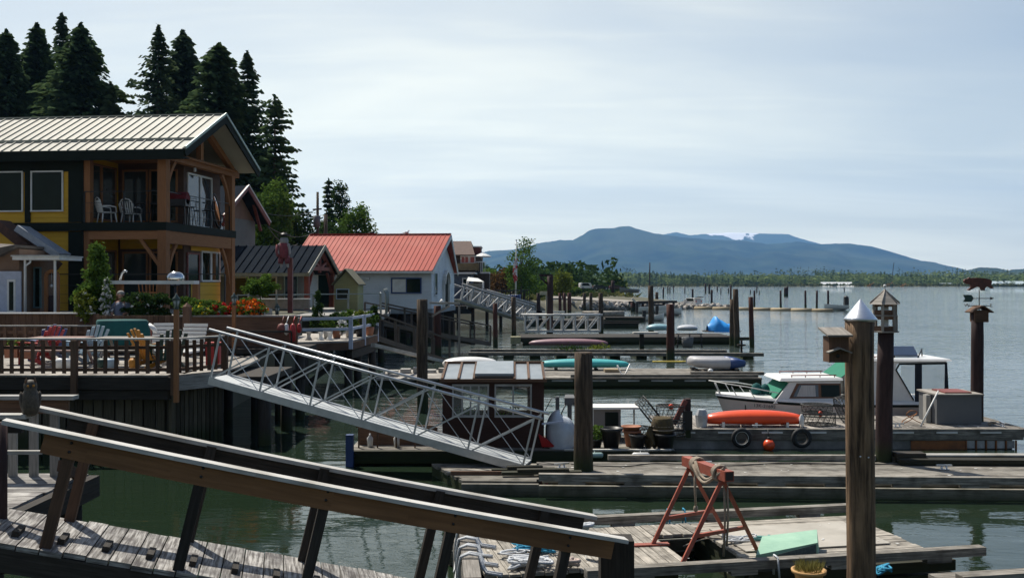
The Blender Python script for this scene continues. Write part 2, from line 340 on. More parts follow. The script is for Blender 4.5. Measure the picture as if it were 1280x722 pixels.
def land():
    m = MB(); rows = []
    rnd = random.Random(3)
    for (x, y) in SH:
        ramp = 144 < y < 170
        zt = .35+max(0, (34-x))*.05 if ramp else hill_z(x-4, y)
        w = (.3 if y < 60 else 3.0)
        row = [V((x+w*.7, y, -1.7)), V((x+.2 if y < 60 else x+.4, y, -.3)), V((x-w*.6, y, zt*.75)), V((x-w, y, zt))]
        for d in (8, 16, 24, 34, 46, 60, 90, 140, 300, 900):
            row.append(V((x-d, y, hill_z(x-d, y)+rnd.uniform(-.15, .15) if not (ramp and d < 24) else zt+d*.02)))
        rows.append(row)
    ids = [[m.pt(p) for p in r] for r in rows]
    for i in range(len(rows)-1):
        for j in range(len(rows[0])-1):
            m.face([ids[i][j], ids[i+1][j], ids[i+1][j+1], ids[i][j+1]][::-1], [(0, 0)]*4, .5, False)
    g = mk('shore_ground', (.10, .085, .055), (.045, .055, .025), sc_=.25, rough=.95, bump=.5, dirt=(.2, .18, .15), dsc=.08, damt=.5)
    struct('shore_ground', m, g)
    f = MB()   # far bank across the river
    f.grid(lambda u, v: V((-900+2600*u, 1000+(v**2)*5000, -.6+min(2.0, v*30)+noise.noise(V((u*60, v*9, 0)))*.3)), 60, 12)
    struct('far_bank_ground', f, mk('far_bank', (.17, .16, .10), (.06, .08, .03), sc_=.02, rough=.95, bump=0))
    s = MB()  # gravel launching ramp
    s.hexa([(6, 147, -.8), (36, 156.5, -.8), (36, 166, -.8), (6, 176, -.8)], [(6, 147, 1.75), (36, 156.5, .12), (36, 166, .12), (6, 176, 1.8)])
    struct('launching_ramp_ground', s, mk('gravel', (.33, .30, .26), (.2, .18, .155), sc_=1.5, rough=.95, bump=.4))
    rk = MB(); 
    for i in range(420):
        t = R.random(); x = 3+31*t; y = 142.5+13.5*t+R.uniform(-1.6, 1.2)-(1.2 if t < .3 else 0); z = R.uniform(-.05, 1.35)*(1-t*.75)
        s_ = R.uniform(.25, .62)
        ax = Matrix.Rotation(R.random()*6, 3, V((R.random(), R.random(), R.random())).normalized())
        rk.ball((x, y, z), s_, s_*R.uniform(.6, .9), s_*R.uniform(.5, .8), n=6, ax=ax)
    rk.s = [False]*len(rk.s)
    struct('riprap_rock', rk, mk('rock', (.42, .39, .35), (.2, .185, .17), sc_=1, rough=.9, rnd=.45, bump=.3), 'stuff')
    p = MB()   # mud and shingle bank below the shore houses
    for i in range(len(SH)-1):
        pass
land()
# ---- mountains
def interp(pr, x):
    if x <= pr[0][0]: return pr[0][1]
    for (a, b), (c, d) in zip(pr, pr[1:]):
        if x <= c: return b+(d-b)*(x-a)/(c-a)
    return pr[-1][1]
def mountain(name, prof, Y, mat, rough, foot=.75, step=2.0):
    m = MB(); x0, x1 = prof[0][0], prof[-1][0]; nu = int((x1-x0)/step); nv = 24
    def fn(u, v):
        px = x0+(x1-x0)*u; py = interp(prof, px); zt = CZ-(py-HZ)/F*Y
        X = (px-640)/F*Y
        t = v*1.5                      # 0 foot, 1 ridge, 1.5 behind
        y = Y*(foot+(1-foot)*t)
        if t <= 1: h = zt*(t**.8)
        else: h = zt*(1-(t-1)*1.2)
        q = V((X/900, y/900, 0)); n = noise.fractal(q, 1, 2, 5)*.22+abs(noise.noise(V((X/420, y/1500, 3))))*-.20
        k = t*(1-t)*4 if t < 1 else 0
        h += zt*n*k*rough
        if .93 < t < 1.02: h += noise.noise(V((X/45, 0, 7)))*4
        return V((X*(y/Y)**.35, y, max(h, -1)))
    m.grid(fn, nu, nv); return struct(name, m, mat)
forest = mk('mountain_forest', (.038, .056, .026), (.007, .016, .010), lo=.4, hi=.62, sc_=.0028, det=10, rough=.95, bump=.0, dirt=(.075, .085, .045), dsc=.0013, damt=.7, spec=0)
def snowmat():
    m = mk('snowy_mountain', (.055, .075, .04), (.028, .045, .024), sc_=.003, rough=.95, bump=0, spec=0)
    nt = m.node_tree; N = nt.nodes; L = nt.links; b = N['Principled BSDF']; src = b.inputs['Base Color'].links[0].from_socket
    ge = N.new('ShaderNodeNewGeometry'); sx = N.new('ShaderNodeSeparateXYZ'); L.new(ge.outputs['Position'], sx.inputs[0])
    mp = N.new('ShaderNodeMapping'); mp.inputs['Scale'].default_value = (1, .25, 1); L.new(ge.outputs['Position'], mp.inputs[0])
    n = N.new('ShaderNodeTexNoise'); n.inputs['Scale'].default_value = .0055; n.inputs['Detail'].default_value = 9; L.new(mp.outputs[0], n.inputs['Vector'])
    a = N.new('ShaderNodeMath'); a.operation = 'MULTIPLY_ADD'; L.new(n.outputs['Fac'], a.inputs[0]); a.inputs[1].default_value = 420
    tx = N.new('ShaderNodeMath'); tx.operation = 'MULTIPLY_ADD'; L.new(sx.outputs['X'], tx.inputs[0]); tx.inputs[1].default_value = 1/520; tx.inputs[2].default_value = -2880/520
    t2 = N.new('ShaderNodeMath'); t2.operation = 'MULTIPLY'; L.new(tx.outputs[0], t2.inputs[0]); L.new(tx.outputs[0], t2.inputs[1])
    t3 = N.new('ShaderNodeMath'); t3.operation = 'SUBTRACT'; t3.inputs[0].default_value = 1; L.new(t2.outputs[0], t3.inputs[1]); t3.use_clamp = True
    t4 = N.new('ShaderNodeMath'); t4.operation = 'MULTIPLY_ADD'; L.new(t3.outputs[0], t4.inputs[0]); t4.inputs[1].default_value = 145; L.new(sx.outputs['Z'], t4.inputs[2]); L.new(t4.outputs[0], a.inputs[2])
    mr = N.new('ShaderNodeMapRange'); L.new(a.outputs[0], mr.inputs[0]); mr.inputs[1].default_value = 925; mr.inputs[2].default_value = 940
    mx = N.new('ShaderNodeMix'); mx.data_type = 'RGBA'; L.new(mr.outputs[0], mx.inputs['Factor']); L.new(src, mx.inputs['A']); mx.inputs['B'].default_value = (.9, .9, .92, 1)
    L.new(mx.outputs['Result'], b.inputs['Base Color']); return m
mountain('snowy_mountain', [(560, 330), (700, 312), (790, 296), (830, 293), (845, 290), (862, 294), (885, 292), (915, 290.5), (960, 292), (985, 292.5), (997, 297), (1030, 306), (1120, 330), (1200, 352)], 13500, snowmat(), .3, .85)
mountain('mountain', [(430, 345), (520, 330), (588, 318), (612, 313.5), (640, 312), (660, 308), (672, 304), (700, 300), (716, 300), (728, 294), (737, 287.5), (748, 285.5), (768, 285), (775, 283), (786, 282.5), (797, 286), (815, 291), (835, 294), (860, 297), (885, 299), (930, 301), (960, 305), (1000, 302), (1020, 305), (1028, 305), (1060, 304), (1090, 308), (1112, 314), (1135, 321), (1165, 330), (1188, 339), (1210, 344), (1240, 352)], 9000, forest, 1.0)
mountain('hill', [(1150, 352), (1192, 342), (1205, 338), (1225, 334), (1245, 334.5), (1258, 339), (1275, 336), (1300, 333), (1340, 330), (1420, 340)], 4200, forest, .6, .8)
mountain('hill', [(380, 350), (560, 342), (640, 341), (720, 343), (860, 345), (1050, 343), (1150, 345), (1290, 350)], 3600, forest, .5, .75)

# ---- woods on the far bank (one mass)
def far_woods():
    for nm, mat, sel in (('far_broadleaf_wood', leafmat('far_broadleaf', (.07, .115, .035), (.21, .26, .10)), 0), ('far_conifer_wood', leafmat('far_conifer', (.03, .05, .024), (.085, .12, .055)), 1)):
        m = MB(); q = random.Random(11+sel)
        for i in range(3600 if sel == 0 else 2400):
            x = q.uniform(-220, 760); d = q.random()**1.4; y = 1012+d*420
            ff = noise.noise(V((x/60, y/200, 1)))
            if (ff > -.05) == (sel == 1) and q.random() < .75: continue
            if 560 < x < 740 and d < .1: continue
            if 300 < x < 480 and d < .12: continue
            h = (q.uniform(11, 15) if sel == 0 else q.uniform(14, 19))*(.55+.75*d)*(1.0+.35*noise.noise(V((x/90, 5, 1)))); w = h*(.42 if sel == 0 else .2)
            base = q.random()*.6
            for k in range(24 if sel == 0 else 20):
                a = q.random()*6.283; t = q.random()
                if sel == 0: rr = w*math.sqrt(max(0, 1-(t*1.6-.7)**2))*q.random()**.4; zz = h*(.08+.9*t)
                else: rr = w*(1-t)*q.uniform(.1, 1); zz = h*t*.98
                s_ = q.uniform(.6, 1.3)*(1.1 if sel == 0 else .8)
                ax = (q.gauss(0, s_), q.gauss(0, s_), q.gauss(0, s_*.4)); bx = (q.gauss(0, s_*.6), q.gauss(0, s_*.6), s_*.6)
                m.leaf((x+math.cos(a)*rr, y+math.sin(a)*rr, 1+zz), ax, bx, min(1, base+q.random()*.45))
        struct(nm, m, mat, 'stuff')
    m = MB(); q = random.Random(5)      # reeds and scrub along the far water's edge and the near left bank
    for i in range(9000):
        if i % 3: x = q.uniform(-200, 760); y = 1004+q.random()*14; h = q.uniform(.8, 2.6); z = .8
        else:
            k = q.randrange(6, len(SH)-1); t = q.random(); x = SH[k][0]*(1-t)+SH[k+1][0]*t-4-q.random()**2*40; y = SH[k][1]*(1-t)+SH[k+1][1]*t
            if 140 < y < 180: continue
            h = q.uniform(.3, .9); z = hill_z(x, y)+.1
        s_ = h*.6
        m.leaf((x, y, z+h*.4), (q.gauss(0, s_), q.gauss(0, s_), 0), (q.gauss(0, .3), 0, h*.7), q.random())
    struct('waterside_scrub', m, leafmat('scrub', (.05, .07, .02), (.19, .19, .07)), 'stuff')
far_woods()

# ---- trees
def conifer(label, px, ytop, Y, h, r, seed, mat, spiky=0, name='fir_tree', bare=.05, pw=.8, group=None):
    q = random.Random(seed); tip = P(px, ytop, Y); X = tip.x; z0 = tip.z-h
    t = thing(name, label, 'tree', (X, Y, z0), group=group)
    tr = MB(); pts = [(X+q.uniform(-.06, .06), Y, z0+h*k/6) for k in range(7)]
    tr.tube(pts, [max(.03, .32*(1-k/6.2)) for k in range(7)], 7); tr.build('trunk', bark, t)
    m = MB(); z = h*bare; lv = 0
    while z < h-.2:
        f = z/h; L0 = 1.12*r*min(1, (1-f)**pw*(1.0+.12*math.sin(z*1.7+seed))+.015); nb = 6 if spiky else 9
        if f < .12: L0 *= .6+f*3.3
        for k in range(nb):
            a = q.random()*6.283; Lb = L0*q.uniform(.5, 1.08)
            if spiky and q.random() < .18: Lb *= .5
            rise = (.25*(f-.3)) if spiky else .1*(f-.5)
            n = max(3, int(Lb/.30)); ca, sa = math.cos(a), math.sin(a); br = q.random()*.5
            if spiky and Lb > .8: tr2 = None
            for i in range(n):
                s_ = (i+.7)/n; rr = Lb*s_
                zz = z+rise*rr-(.16 if spiky else .22)*rr*s_+.12*s_**3*Lb
                for e in range(2 if spiky else 3):
                    w = q.uniform(.18, .34)*(1.1-.5*s_)*(1 if spiky else 1.35); o = q.uniform(-.42, .42)*(1.15-s_)*(1 if spiky else 1.3)
                    cx = X+ca*rr-sa*o; cy = Y+sa*rr+ca*o
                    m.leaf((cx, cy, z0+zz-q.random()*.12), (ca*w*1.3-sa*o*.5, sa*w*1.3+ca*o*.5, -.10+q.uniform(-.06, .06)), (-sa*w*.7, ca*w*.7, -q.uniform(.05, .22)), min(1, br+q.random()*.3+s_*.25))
        z += q.uniform(.36, .5) if spiky else q.uniform(.3, .4)
    for k in range(int(h*r*(34 if not spiky else 9))):
        f = q.uniform(bare, 1); a = q.random()*6.283; zz_ = f*h
        L0 = 1.05*r*min(1, (1-f)**pw)*(.80+.55*noise.noise(V((math.cos(a)*2.2+seed, math.sin(a)*2.2, zz_*.45)))); rr = L0*q.random()**.4; s1 = q.uniform(.16, .32)
        ca, sa = math.cos(a), math.sin(a)
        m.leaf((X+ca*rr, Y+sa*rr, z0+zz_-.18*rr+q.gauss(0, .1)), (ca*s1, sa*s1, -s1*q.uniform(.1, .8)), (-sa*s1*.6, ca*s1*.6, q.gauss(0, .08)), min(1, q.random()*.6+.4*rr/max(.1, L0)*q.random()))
    for k in range(14): m.leaf((X, Y, z0+h-.25*k/3), (q.uniform(-.12, .12), q.uniform(-.12, .12), .22), (.07, .05, 0), .5)
    m.build('crown', mat, t); return t
def broadleaf(label, px, ytop, Y, h, rx, rzz, seed, mat, n=60, k=55, ls=.22, name='broadleaf_tree', trunk=.16, cz=None, gap=.85, group=None, X=None, z0=None, sub=None, cat='tree'):
    q = random.Random(seed)
    if X is None: tip = P(px, ytop, Y); X = tip.x; z0 = tip.z-h
    t = thing(name, label, cat, (X, Y, z0), group=group)
    tr = MB(); cz = cz if cz is not None else h-rzz
    tr.tube([(X, Y, z0-.1), (X+.05, Y, z0+cz*.5), (X-.05, Y, z0+cz+rzz*.3)], [trunk, trunk*.75, trunk*.25], 7)
    m = MB()
    for i in range(n):
        while 1:
            x, y, z = q.uniform(-1, 1), q.uniform(-1, 1), q.uniform(-1, 1); d = x*x+y*y+z*z
            if d < 1 and (d > .25 or q.random() < .3): break
        lump = .8+.35*noise.noise(V((x*1.7+seed, y*1.7, z*1.7)))
        c = V((X+x*rx*gap*lump, Y+y*rx*gap*lump, z0+cz+z*rzz*gap*lump)); cr = q.uniform(.2, .34)*min(rx, rzz)
        if i % 3 == 0:
            b0 = V((X, Y, z0+cz+min(0, z)*rzz*.7-rzz*.15)); tr.tube([b0, (b0+c)/2+V((0, 0, .1)), c], [trunk*.3, trunk*.18, .012], 5, False)
        base = q.random()*.45
        for e in range(k):
            gq = lambda s_: max(-1.5*s_, min(1.5*s_, q.gauss(0, s_))); p = (c.x+gq(cr*.6), c.y+gq(cr*.6), c.z+gq(cr*.5))
            m.rleaf(p, ls*q.uniform(.6, 1.2), .55, .3, min(1, base+q.random()*.5))
    tr.build('trunk', bark, t); m.build('crown', mat, t); return t
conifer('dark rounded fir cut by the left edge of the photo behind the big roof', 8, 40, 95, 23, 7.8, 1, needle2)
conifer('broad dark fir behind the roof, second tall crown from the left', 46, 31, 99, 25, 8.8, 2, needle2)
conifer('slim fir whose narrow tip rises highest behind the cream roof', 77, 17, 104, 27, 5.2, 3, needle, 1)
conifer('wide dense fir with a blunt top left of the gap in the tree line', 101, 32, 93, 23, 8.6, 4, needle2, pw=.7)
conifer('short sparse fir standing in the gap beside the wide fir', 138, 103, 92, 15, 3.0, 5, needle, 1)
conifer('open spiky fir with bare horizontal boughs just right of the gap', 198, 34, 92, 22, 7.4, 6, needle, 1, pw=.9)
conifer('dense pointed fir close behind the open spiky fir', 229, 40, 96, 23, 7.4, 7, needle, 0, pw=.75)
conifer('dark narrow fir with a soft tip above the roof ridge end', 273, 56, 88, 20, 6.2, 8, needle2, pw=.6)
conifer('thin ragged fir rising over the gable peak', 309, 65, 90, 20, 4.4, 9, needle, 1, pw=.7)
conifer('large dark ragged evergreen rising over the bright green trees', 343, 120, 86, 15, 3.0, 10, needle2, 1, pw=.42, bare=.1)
broadleaf('tall dark tree filling the space behind the gable', 318, 150, 90, 14, 3.2, 6.0, 15, leafd, 150, 60, .22, cz=7.8, trunk=.25)
broadleaf('bright green deciduous tree right of the timber house', 340, 207, 76, 10, 2.2, 4.2, 11, leafg, 130, 60, .15, cz=5.8)
broadleaf('small bright green tree low behind the second house roof', 362, 240, 78, 8, 1.5, 3.2, 12, leafd, 70, 50, .15, cz=4.6)
broadleaf('dark green tree behind the utility pole', 381, 250, 84, 8.5, 2.6, 4.0, 13, leafd, 70, 50, .17, cz=4.5)
broadleaf('low dark tree right of the utility pole', 408, 258, 88, 8.5, 2.6, 4.0, 14, leafd, 70, 50, .17, cz=4.5)
broadleaf('tall thin pine with an open crown beyond the red roof', 425, 210, 96, 11, 1.35, 3.4, 16, leafd, 60, 40, .13, name='pine_tree', cz=7.4, trunk=.13)
conifer('skinny half bare pine left of the taller pine', 411, 224, 98, 11, .8, 17, needle, 1, name='pine_tree', pw=.4, bare=.2)
broadleaf('wide leafy tree leaning right over the red roof ridge', 446, 247, 92, 8, 2.2, 2.6, 18, leafg, 55, 45, .17, cz=5.4)
broadleaf('leafy tree low against the ridge of the red roof', 432, 268, 94, 6.5, 1.8, 2.0, 19, leafg, 40, 45, .16, cz=4)
broadleaf('tall airy tree with upswept boughs beside the white flagpole', 651, 292, 128, 9.2, 2.5, 4.4, 20, leafg, 75, 34, .17, name='airy_tree', cz=5.0, trunk=.16, gap=.95)
broadleaf('bushy green tree at the foot of the airy tree', 655, 326, 131, 5.8, 2.6, 2.5, 21, leafg, 50, 40, .2, cz=3)
broadleaf('russet leaved tree left of the flagpole', 627, 329, 136, 6, 2.6, 2.8, 22, leafr, 55, 40, .2, cz=3)
broadleaf('round yellow green tree right of the bracket post', 703, 334, 150, 5.2, 2.2, 2.4, 23, leafy, 60, 40, .2, cz=2.8)
broadleaf('yellowish tree on the bank above the launching ramp', 771, 343, 340, 7.5, 4.5, 3.5, 24, leafy, 45, 36, .5, cz=4, trunk=.3)
hq = random.Random(77)
for i, (px, yt, Y, w) in enumerate([(607, 331, 150, 2.4), (583, 322, 140, 2.5), (675, 345, 165, 2.5), (690, 341, 172, 2.6), (722, 340, 240, 3.4), (738, 342, 300, 4), (664, 339, 200, 3.4), (715, 349, 185, 2)]):
    broadleaf(['green bush behind the white patio umbrella', 'leafy tree behind the brown shingle house', 'low bush between the flagpole and the bracket post', 'green bush just left of the bracket post', 'dark tree above the white van', 'dark tree on the bank left of the yellowish tree', 'tree on the bank behind the airy tree', 'low bush at the foot of the yellow green tree'][i], px, yt, Y, w*2.0, w, w*.95, 40+i, leafd if i in (4, 5, 6) else leafg, 40, 30, .12+Y/900, name='bank_tree', group='trees and bushes on the left bank', cz=w*1.0)
dq = random.Random(8)
m = MB()       # distant left bank cover between the houses and the open river
for i in range(420):
    x = dq.uniform(-60, 22); y = dq.uniform(200, 420); h = dq.uniform(3, 7); 
    for k in range(44):
        a = dq.random()*6.28; zz = h*dq.random()**.8; rr = h*.5*dq.random()**.5*math.sqrt(max(.05, 1-(zz/h)**2)); s_ = .42
        m.leaf((x+math.cos(a)*rr, y+math.sin(a)*rr, 2+zz), (dq.gauss(0, s_), dq.gauss(0, s_), dq.gauss(0, .3)), (dq.gauss(0, .25), dq.gauss(0, .25), .35), dq.random())
struct('left_bank_wood', m, leafd, 'stuff')
# hillside undergrowth behind the houses
m = MB()
for i in range(260):
    x = dq.uniform(-75, -17); y = dq.uniform(74, 92); z = hill_z(x, y)
    h = dq.uniform(2.5, 5.5)
    for k in range(70):
        a = dq.random()*6.28; rr = h*.5*dq.random()**.5
        m.rleaf((x+math.cos(a)*rr, y+math.sin(a)*rr, z+h*dq.random()), .28, .6, .2, dq.random()*.7)
struct('hillside_undergrowth', m, leafd, 'stuff')

# ---- far shore things
def far_box_building(name, label, px0, px1, ytop, ybot, Y, wall, roof, d=18, rh=.45, cat='warehouse', doors=0):
    a = P(px0, ybot, Y); b = P(px1, ybot, Y); zt = CZ-(ytop-HZ)/F*Y; H = zt-a.z; e = a.z+H*(1-rh)
    t = thing(name, label, cat, (a.x, Y, a.z))
    w = MB(); w.bb(a.x, b.x, Y, Y+d, a.z, e); 
    w.hexa([(a.x, Y, e), (a.x, Y+d, e), (a.x, Y+d/2, zt)], [(a.x+.3, Y, e), (a.x+.3, Y+d, e), (a.x+.3, Y+d/2, zt)])
    w.build('wall', wall, t)
    r = MB()
    r.ext([(a.x-.5, Y-.8, e-.1), (b.x+.5, Y-.8, e-.1), (b.x+.5, Y+d/2, zt), (a.x-.5, Y+d/2, zt)], (0, 0, .25))
    r.ext([(a.x-.5, Y+d/2, zt), (b.x+.5, Y+d/2, zt), (b.x+.5, Y+d+.8, e-.1), (a.x-.5, Y+d+.8, e-.1)], (0, 0, .24))
    r.build('roof', roof, t)
    for k in range(doors):
        x = a.x+(b.x-a.x)*(k+.5)/doors; dd = MB(); dd.bb(x-1.6, x+1.6, Y-.1, Y+.1, a.z, a.z+(e-a.z)*.8); dd.build('door', darktrim, t)
whiteroof = mk('white_metal_roof', (.75, .76, .74), (.65, .66, .65), rough=.5, sc_=.3, bump=0)
bgroof = mk('blue_grey_roof', (.42, .5, .52), (.36, .43, .45), rough=.5, sc_=.3, bump=0)
far_box_building('shed', 'long white roofed shed on the far shore', 1029, 1067, 352.6, 360, 1006, whiteroof, whiteroof, 14, .8, 'shed', 2)
gw = mk('green_warehouse_wall', (.03, .10, .07), rough=.7)
far_box_building('warehouse', 'green walled warehouse with pale roof near the right edge of the far shore', 1240, 1300, 351.5, 359.5, 1010, gw, bgroof, 20, .5, doors=3)
far_box_building('warehouse', 'lower green warehouse with a white roof end behind the weathervane', 1212, 1243, 352.2, 359.2, 1035, gw, whiteroof, 16, .5, doors=1)
far_box_building('shed', 'small grey shed among the trees right of the far crane', 1178, 1192, 354, 358.5, 1040, greywall, bgroof, 12, .5, 'shed', 1)
far_box_building('shed', 'tiny pale hut on the far shore between the diggers and the warehouse', 1155, 1164, 355.5, 359, 1015, greywall, whiteroof, 6, .5, 'shed', 0)
def digger(label, px, Y, s=1.0):
    b = P(px, 359.3, Y); t = thing('excavator', label, 'digger', b, group='diggers working on the far shore')
    m = MB(); m.bb(b.x-1.8*s, b.x+1.8*s, Y-1.2, Y+1.2, b.z, b.z+.9*s); m.build('track', black, t)
    m = MB(); m.bb(b.x-1.6*s, b.x+1.3*s, Y-1.1, Y+1.1, b.z+.95*s, b.z+2.2*s); m.bb(b.x-.2*s, b.x+1.1*s, Y-1, Y+.2, b.z+2.2*s, b.z+3.2*s); m.build('cab', yelm, t)
    m = MB(); m.beam((b.x+1*s, Y, b.z+2*s), (b.x+3.4*s, Y, b.z+4.2*s), .4, .5); m.beam((b.x+3.4*s, Y, b.z+4.2*s), (b.x+5*s, Y, b.z+1.2*s), .35, .4); m.build('boom', yelm, t)
digger('orange digger left of the tall crane on the far shore', 1087, 1005, 1.2)
digger('yellow digger at the foot of the tall far crane', 1110, 1005, 1.3)
digger('small orange digger right of the far crane', 1128, 1005, 1.0)
t = thing('crane', 'tall thin lattice crane standing up from the far shore', 'crane', P(1114, 359, 1012))
b = P(1114, 359, 1012); tp = P(1117.5, 328, 1012); m = MB()
for dx in (-.45, .45):
    m.beam(b+V((dx, 0, 3)), tp+V((dx*.4, 0, 0)), .22, .22)
for k in range(12):
    f = k/12; g = (k+1)/12; A = b.lerp(tp, f)+V((-.45, 0, 3*(1-f))); B = b.lerp(tp, g)+V((.45, 0, 3*(1-g))); m.beam(A, B, .14, .14)
m.build('boom', black, t)
m = MB(); m.bb(b.x-2.2, b.x+2.2, b.y-1.5, b.y+1.5, b.z, b.z+1); m.bb(b.x-2, b.x+1.2, b.y-1.3, b.y+1.3, b.z+1.05, b.z+3.4); m.build('cab', greybox, t)
# ================================================================ buildings on the left
def loc(m, a, b, c): return m @ V((a, b, c))
def window(root, m, x0, x1, z0, z1, face, fm, gm, nx=1, nz=1, fw=.07, dep=.06, name='window', curtain=None):
    """face: ('y', y, sign) wall plane facing sign*y, or ('x', x, sign)"""
    ax, c, sg = face; f = MB(m); g = MB(m)
    def bb(mb, a0, a1, b0, b1, d0, d1):
        if ax == 'y': mb.bb(a0, a1, c+sg*d0, c+sg*d1, b0, b1)
        else: mb.bb(c+sg*d0, c+sg*d1, a0, a1, b0, b1)
    bb(f, x0-fw, x1+fw, z1, z1+fw, .003, dep); bb(f, x0-fw, x1+fw, z0-fw, z0, .003, dep+.02)
    bb(f, x0-fw, x0, z0, z1, .003, dep); bb(f, x1, x1+fw, z0, z1, .003, dep)
    for k in range(1, nx):
        x = x0+(x1-x0)*k/nx; bb(f, x-fw*.35, x+fw*.35, z0, z1, .003, dep*.8)
    for k in range(1, nz):
        z = z0+(z1-z0)*k/nz; bb(f, x0, x1, z-fw*.25, z+fw*.25, .004, dep*.7)
    o = f.build(name, fm, root); bb(g, x0, x1, z0, z1, .004, .02); g.build('pane', gm, o)
    if curtain:
        cm = MB(m); bb(cm, x0+.02, x0+(x1-x0)*curtain, z0+.02, z1-.02, .0205, .024); cm.build('curtain', whitep, o)
    return o
def slab(mb, e0, e1, r1, r0, t):
    n = (V(e1)-V(e0)).cross(V(r0)-V(e0)).normalized()
    if n.z < 0: n = -n
    mb.ext([e0, e1, r1, r0], n*t); return n
def ribs(mb, e0, e1, r1, r0, t, n, rw=.04, rh=.05, ov=0):
    nn = (V(e1)-V(e0)).cross(V(r0)-V(e0)).normalized()
    if nn.z < 0: nn = -nn
    for k in range(n+1):
        f = k/n; a = V(e0).lerp(V(e1), f)+nn*(t+rh*.5); b = V(r0).lerp(V(r1), f)+nn*(t+rh*.5)
        mb.beam(a, b, rw, rh, nn)
def rail(mb, pts, z0, h, n_bal, bw=.02, top=(.05, .04), cables=0, posts=None):
    """simple metal rail along pts (list of (x,y)) standing on z0"""
    for (a, b) in zip(pts, pts[1:]):
        A = V((a[0], a[1], z0+h)); B = V((b[0], b[1], z0+h)); mb.beam(A, B, *top)
        for k in range(cables):
            z = z0+h*(k+1)/(cables+1)-.03; mb.tube([(a[0], a[1], z), (b[0], b[1], z)], .009, 4)
        L_ = (B-A).length; nn = max(1, int(L_/(posts or 1.5)))
        for k in range(nn+1):
            p = A.lerp(B, k/nn); mb.box((p.x, p.y, z0+h/2), .045, .045, h-.02)
        if n_bal:
            m_ = int(L_/n_bal)
            for k in range(1, m_):
                p = A.lerp(B, k/m_); mb.box((p.x, p.y, z0+h/2), bw, bw, h-.05)

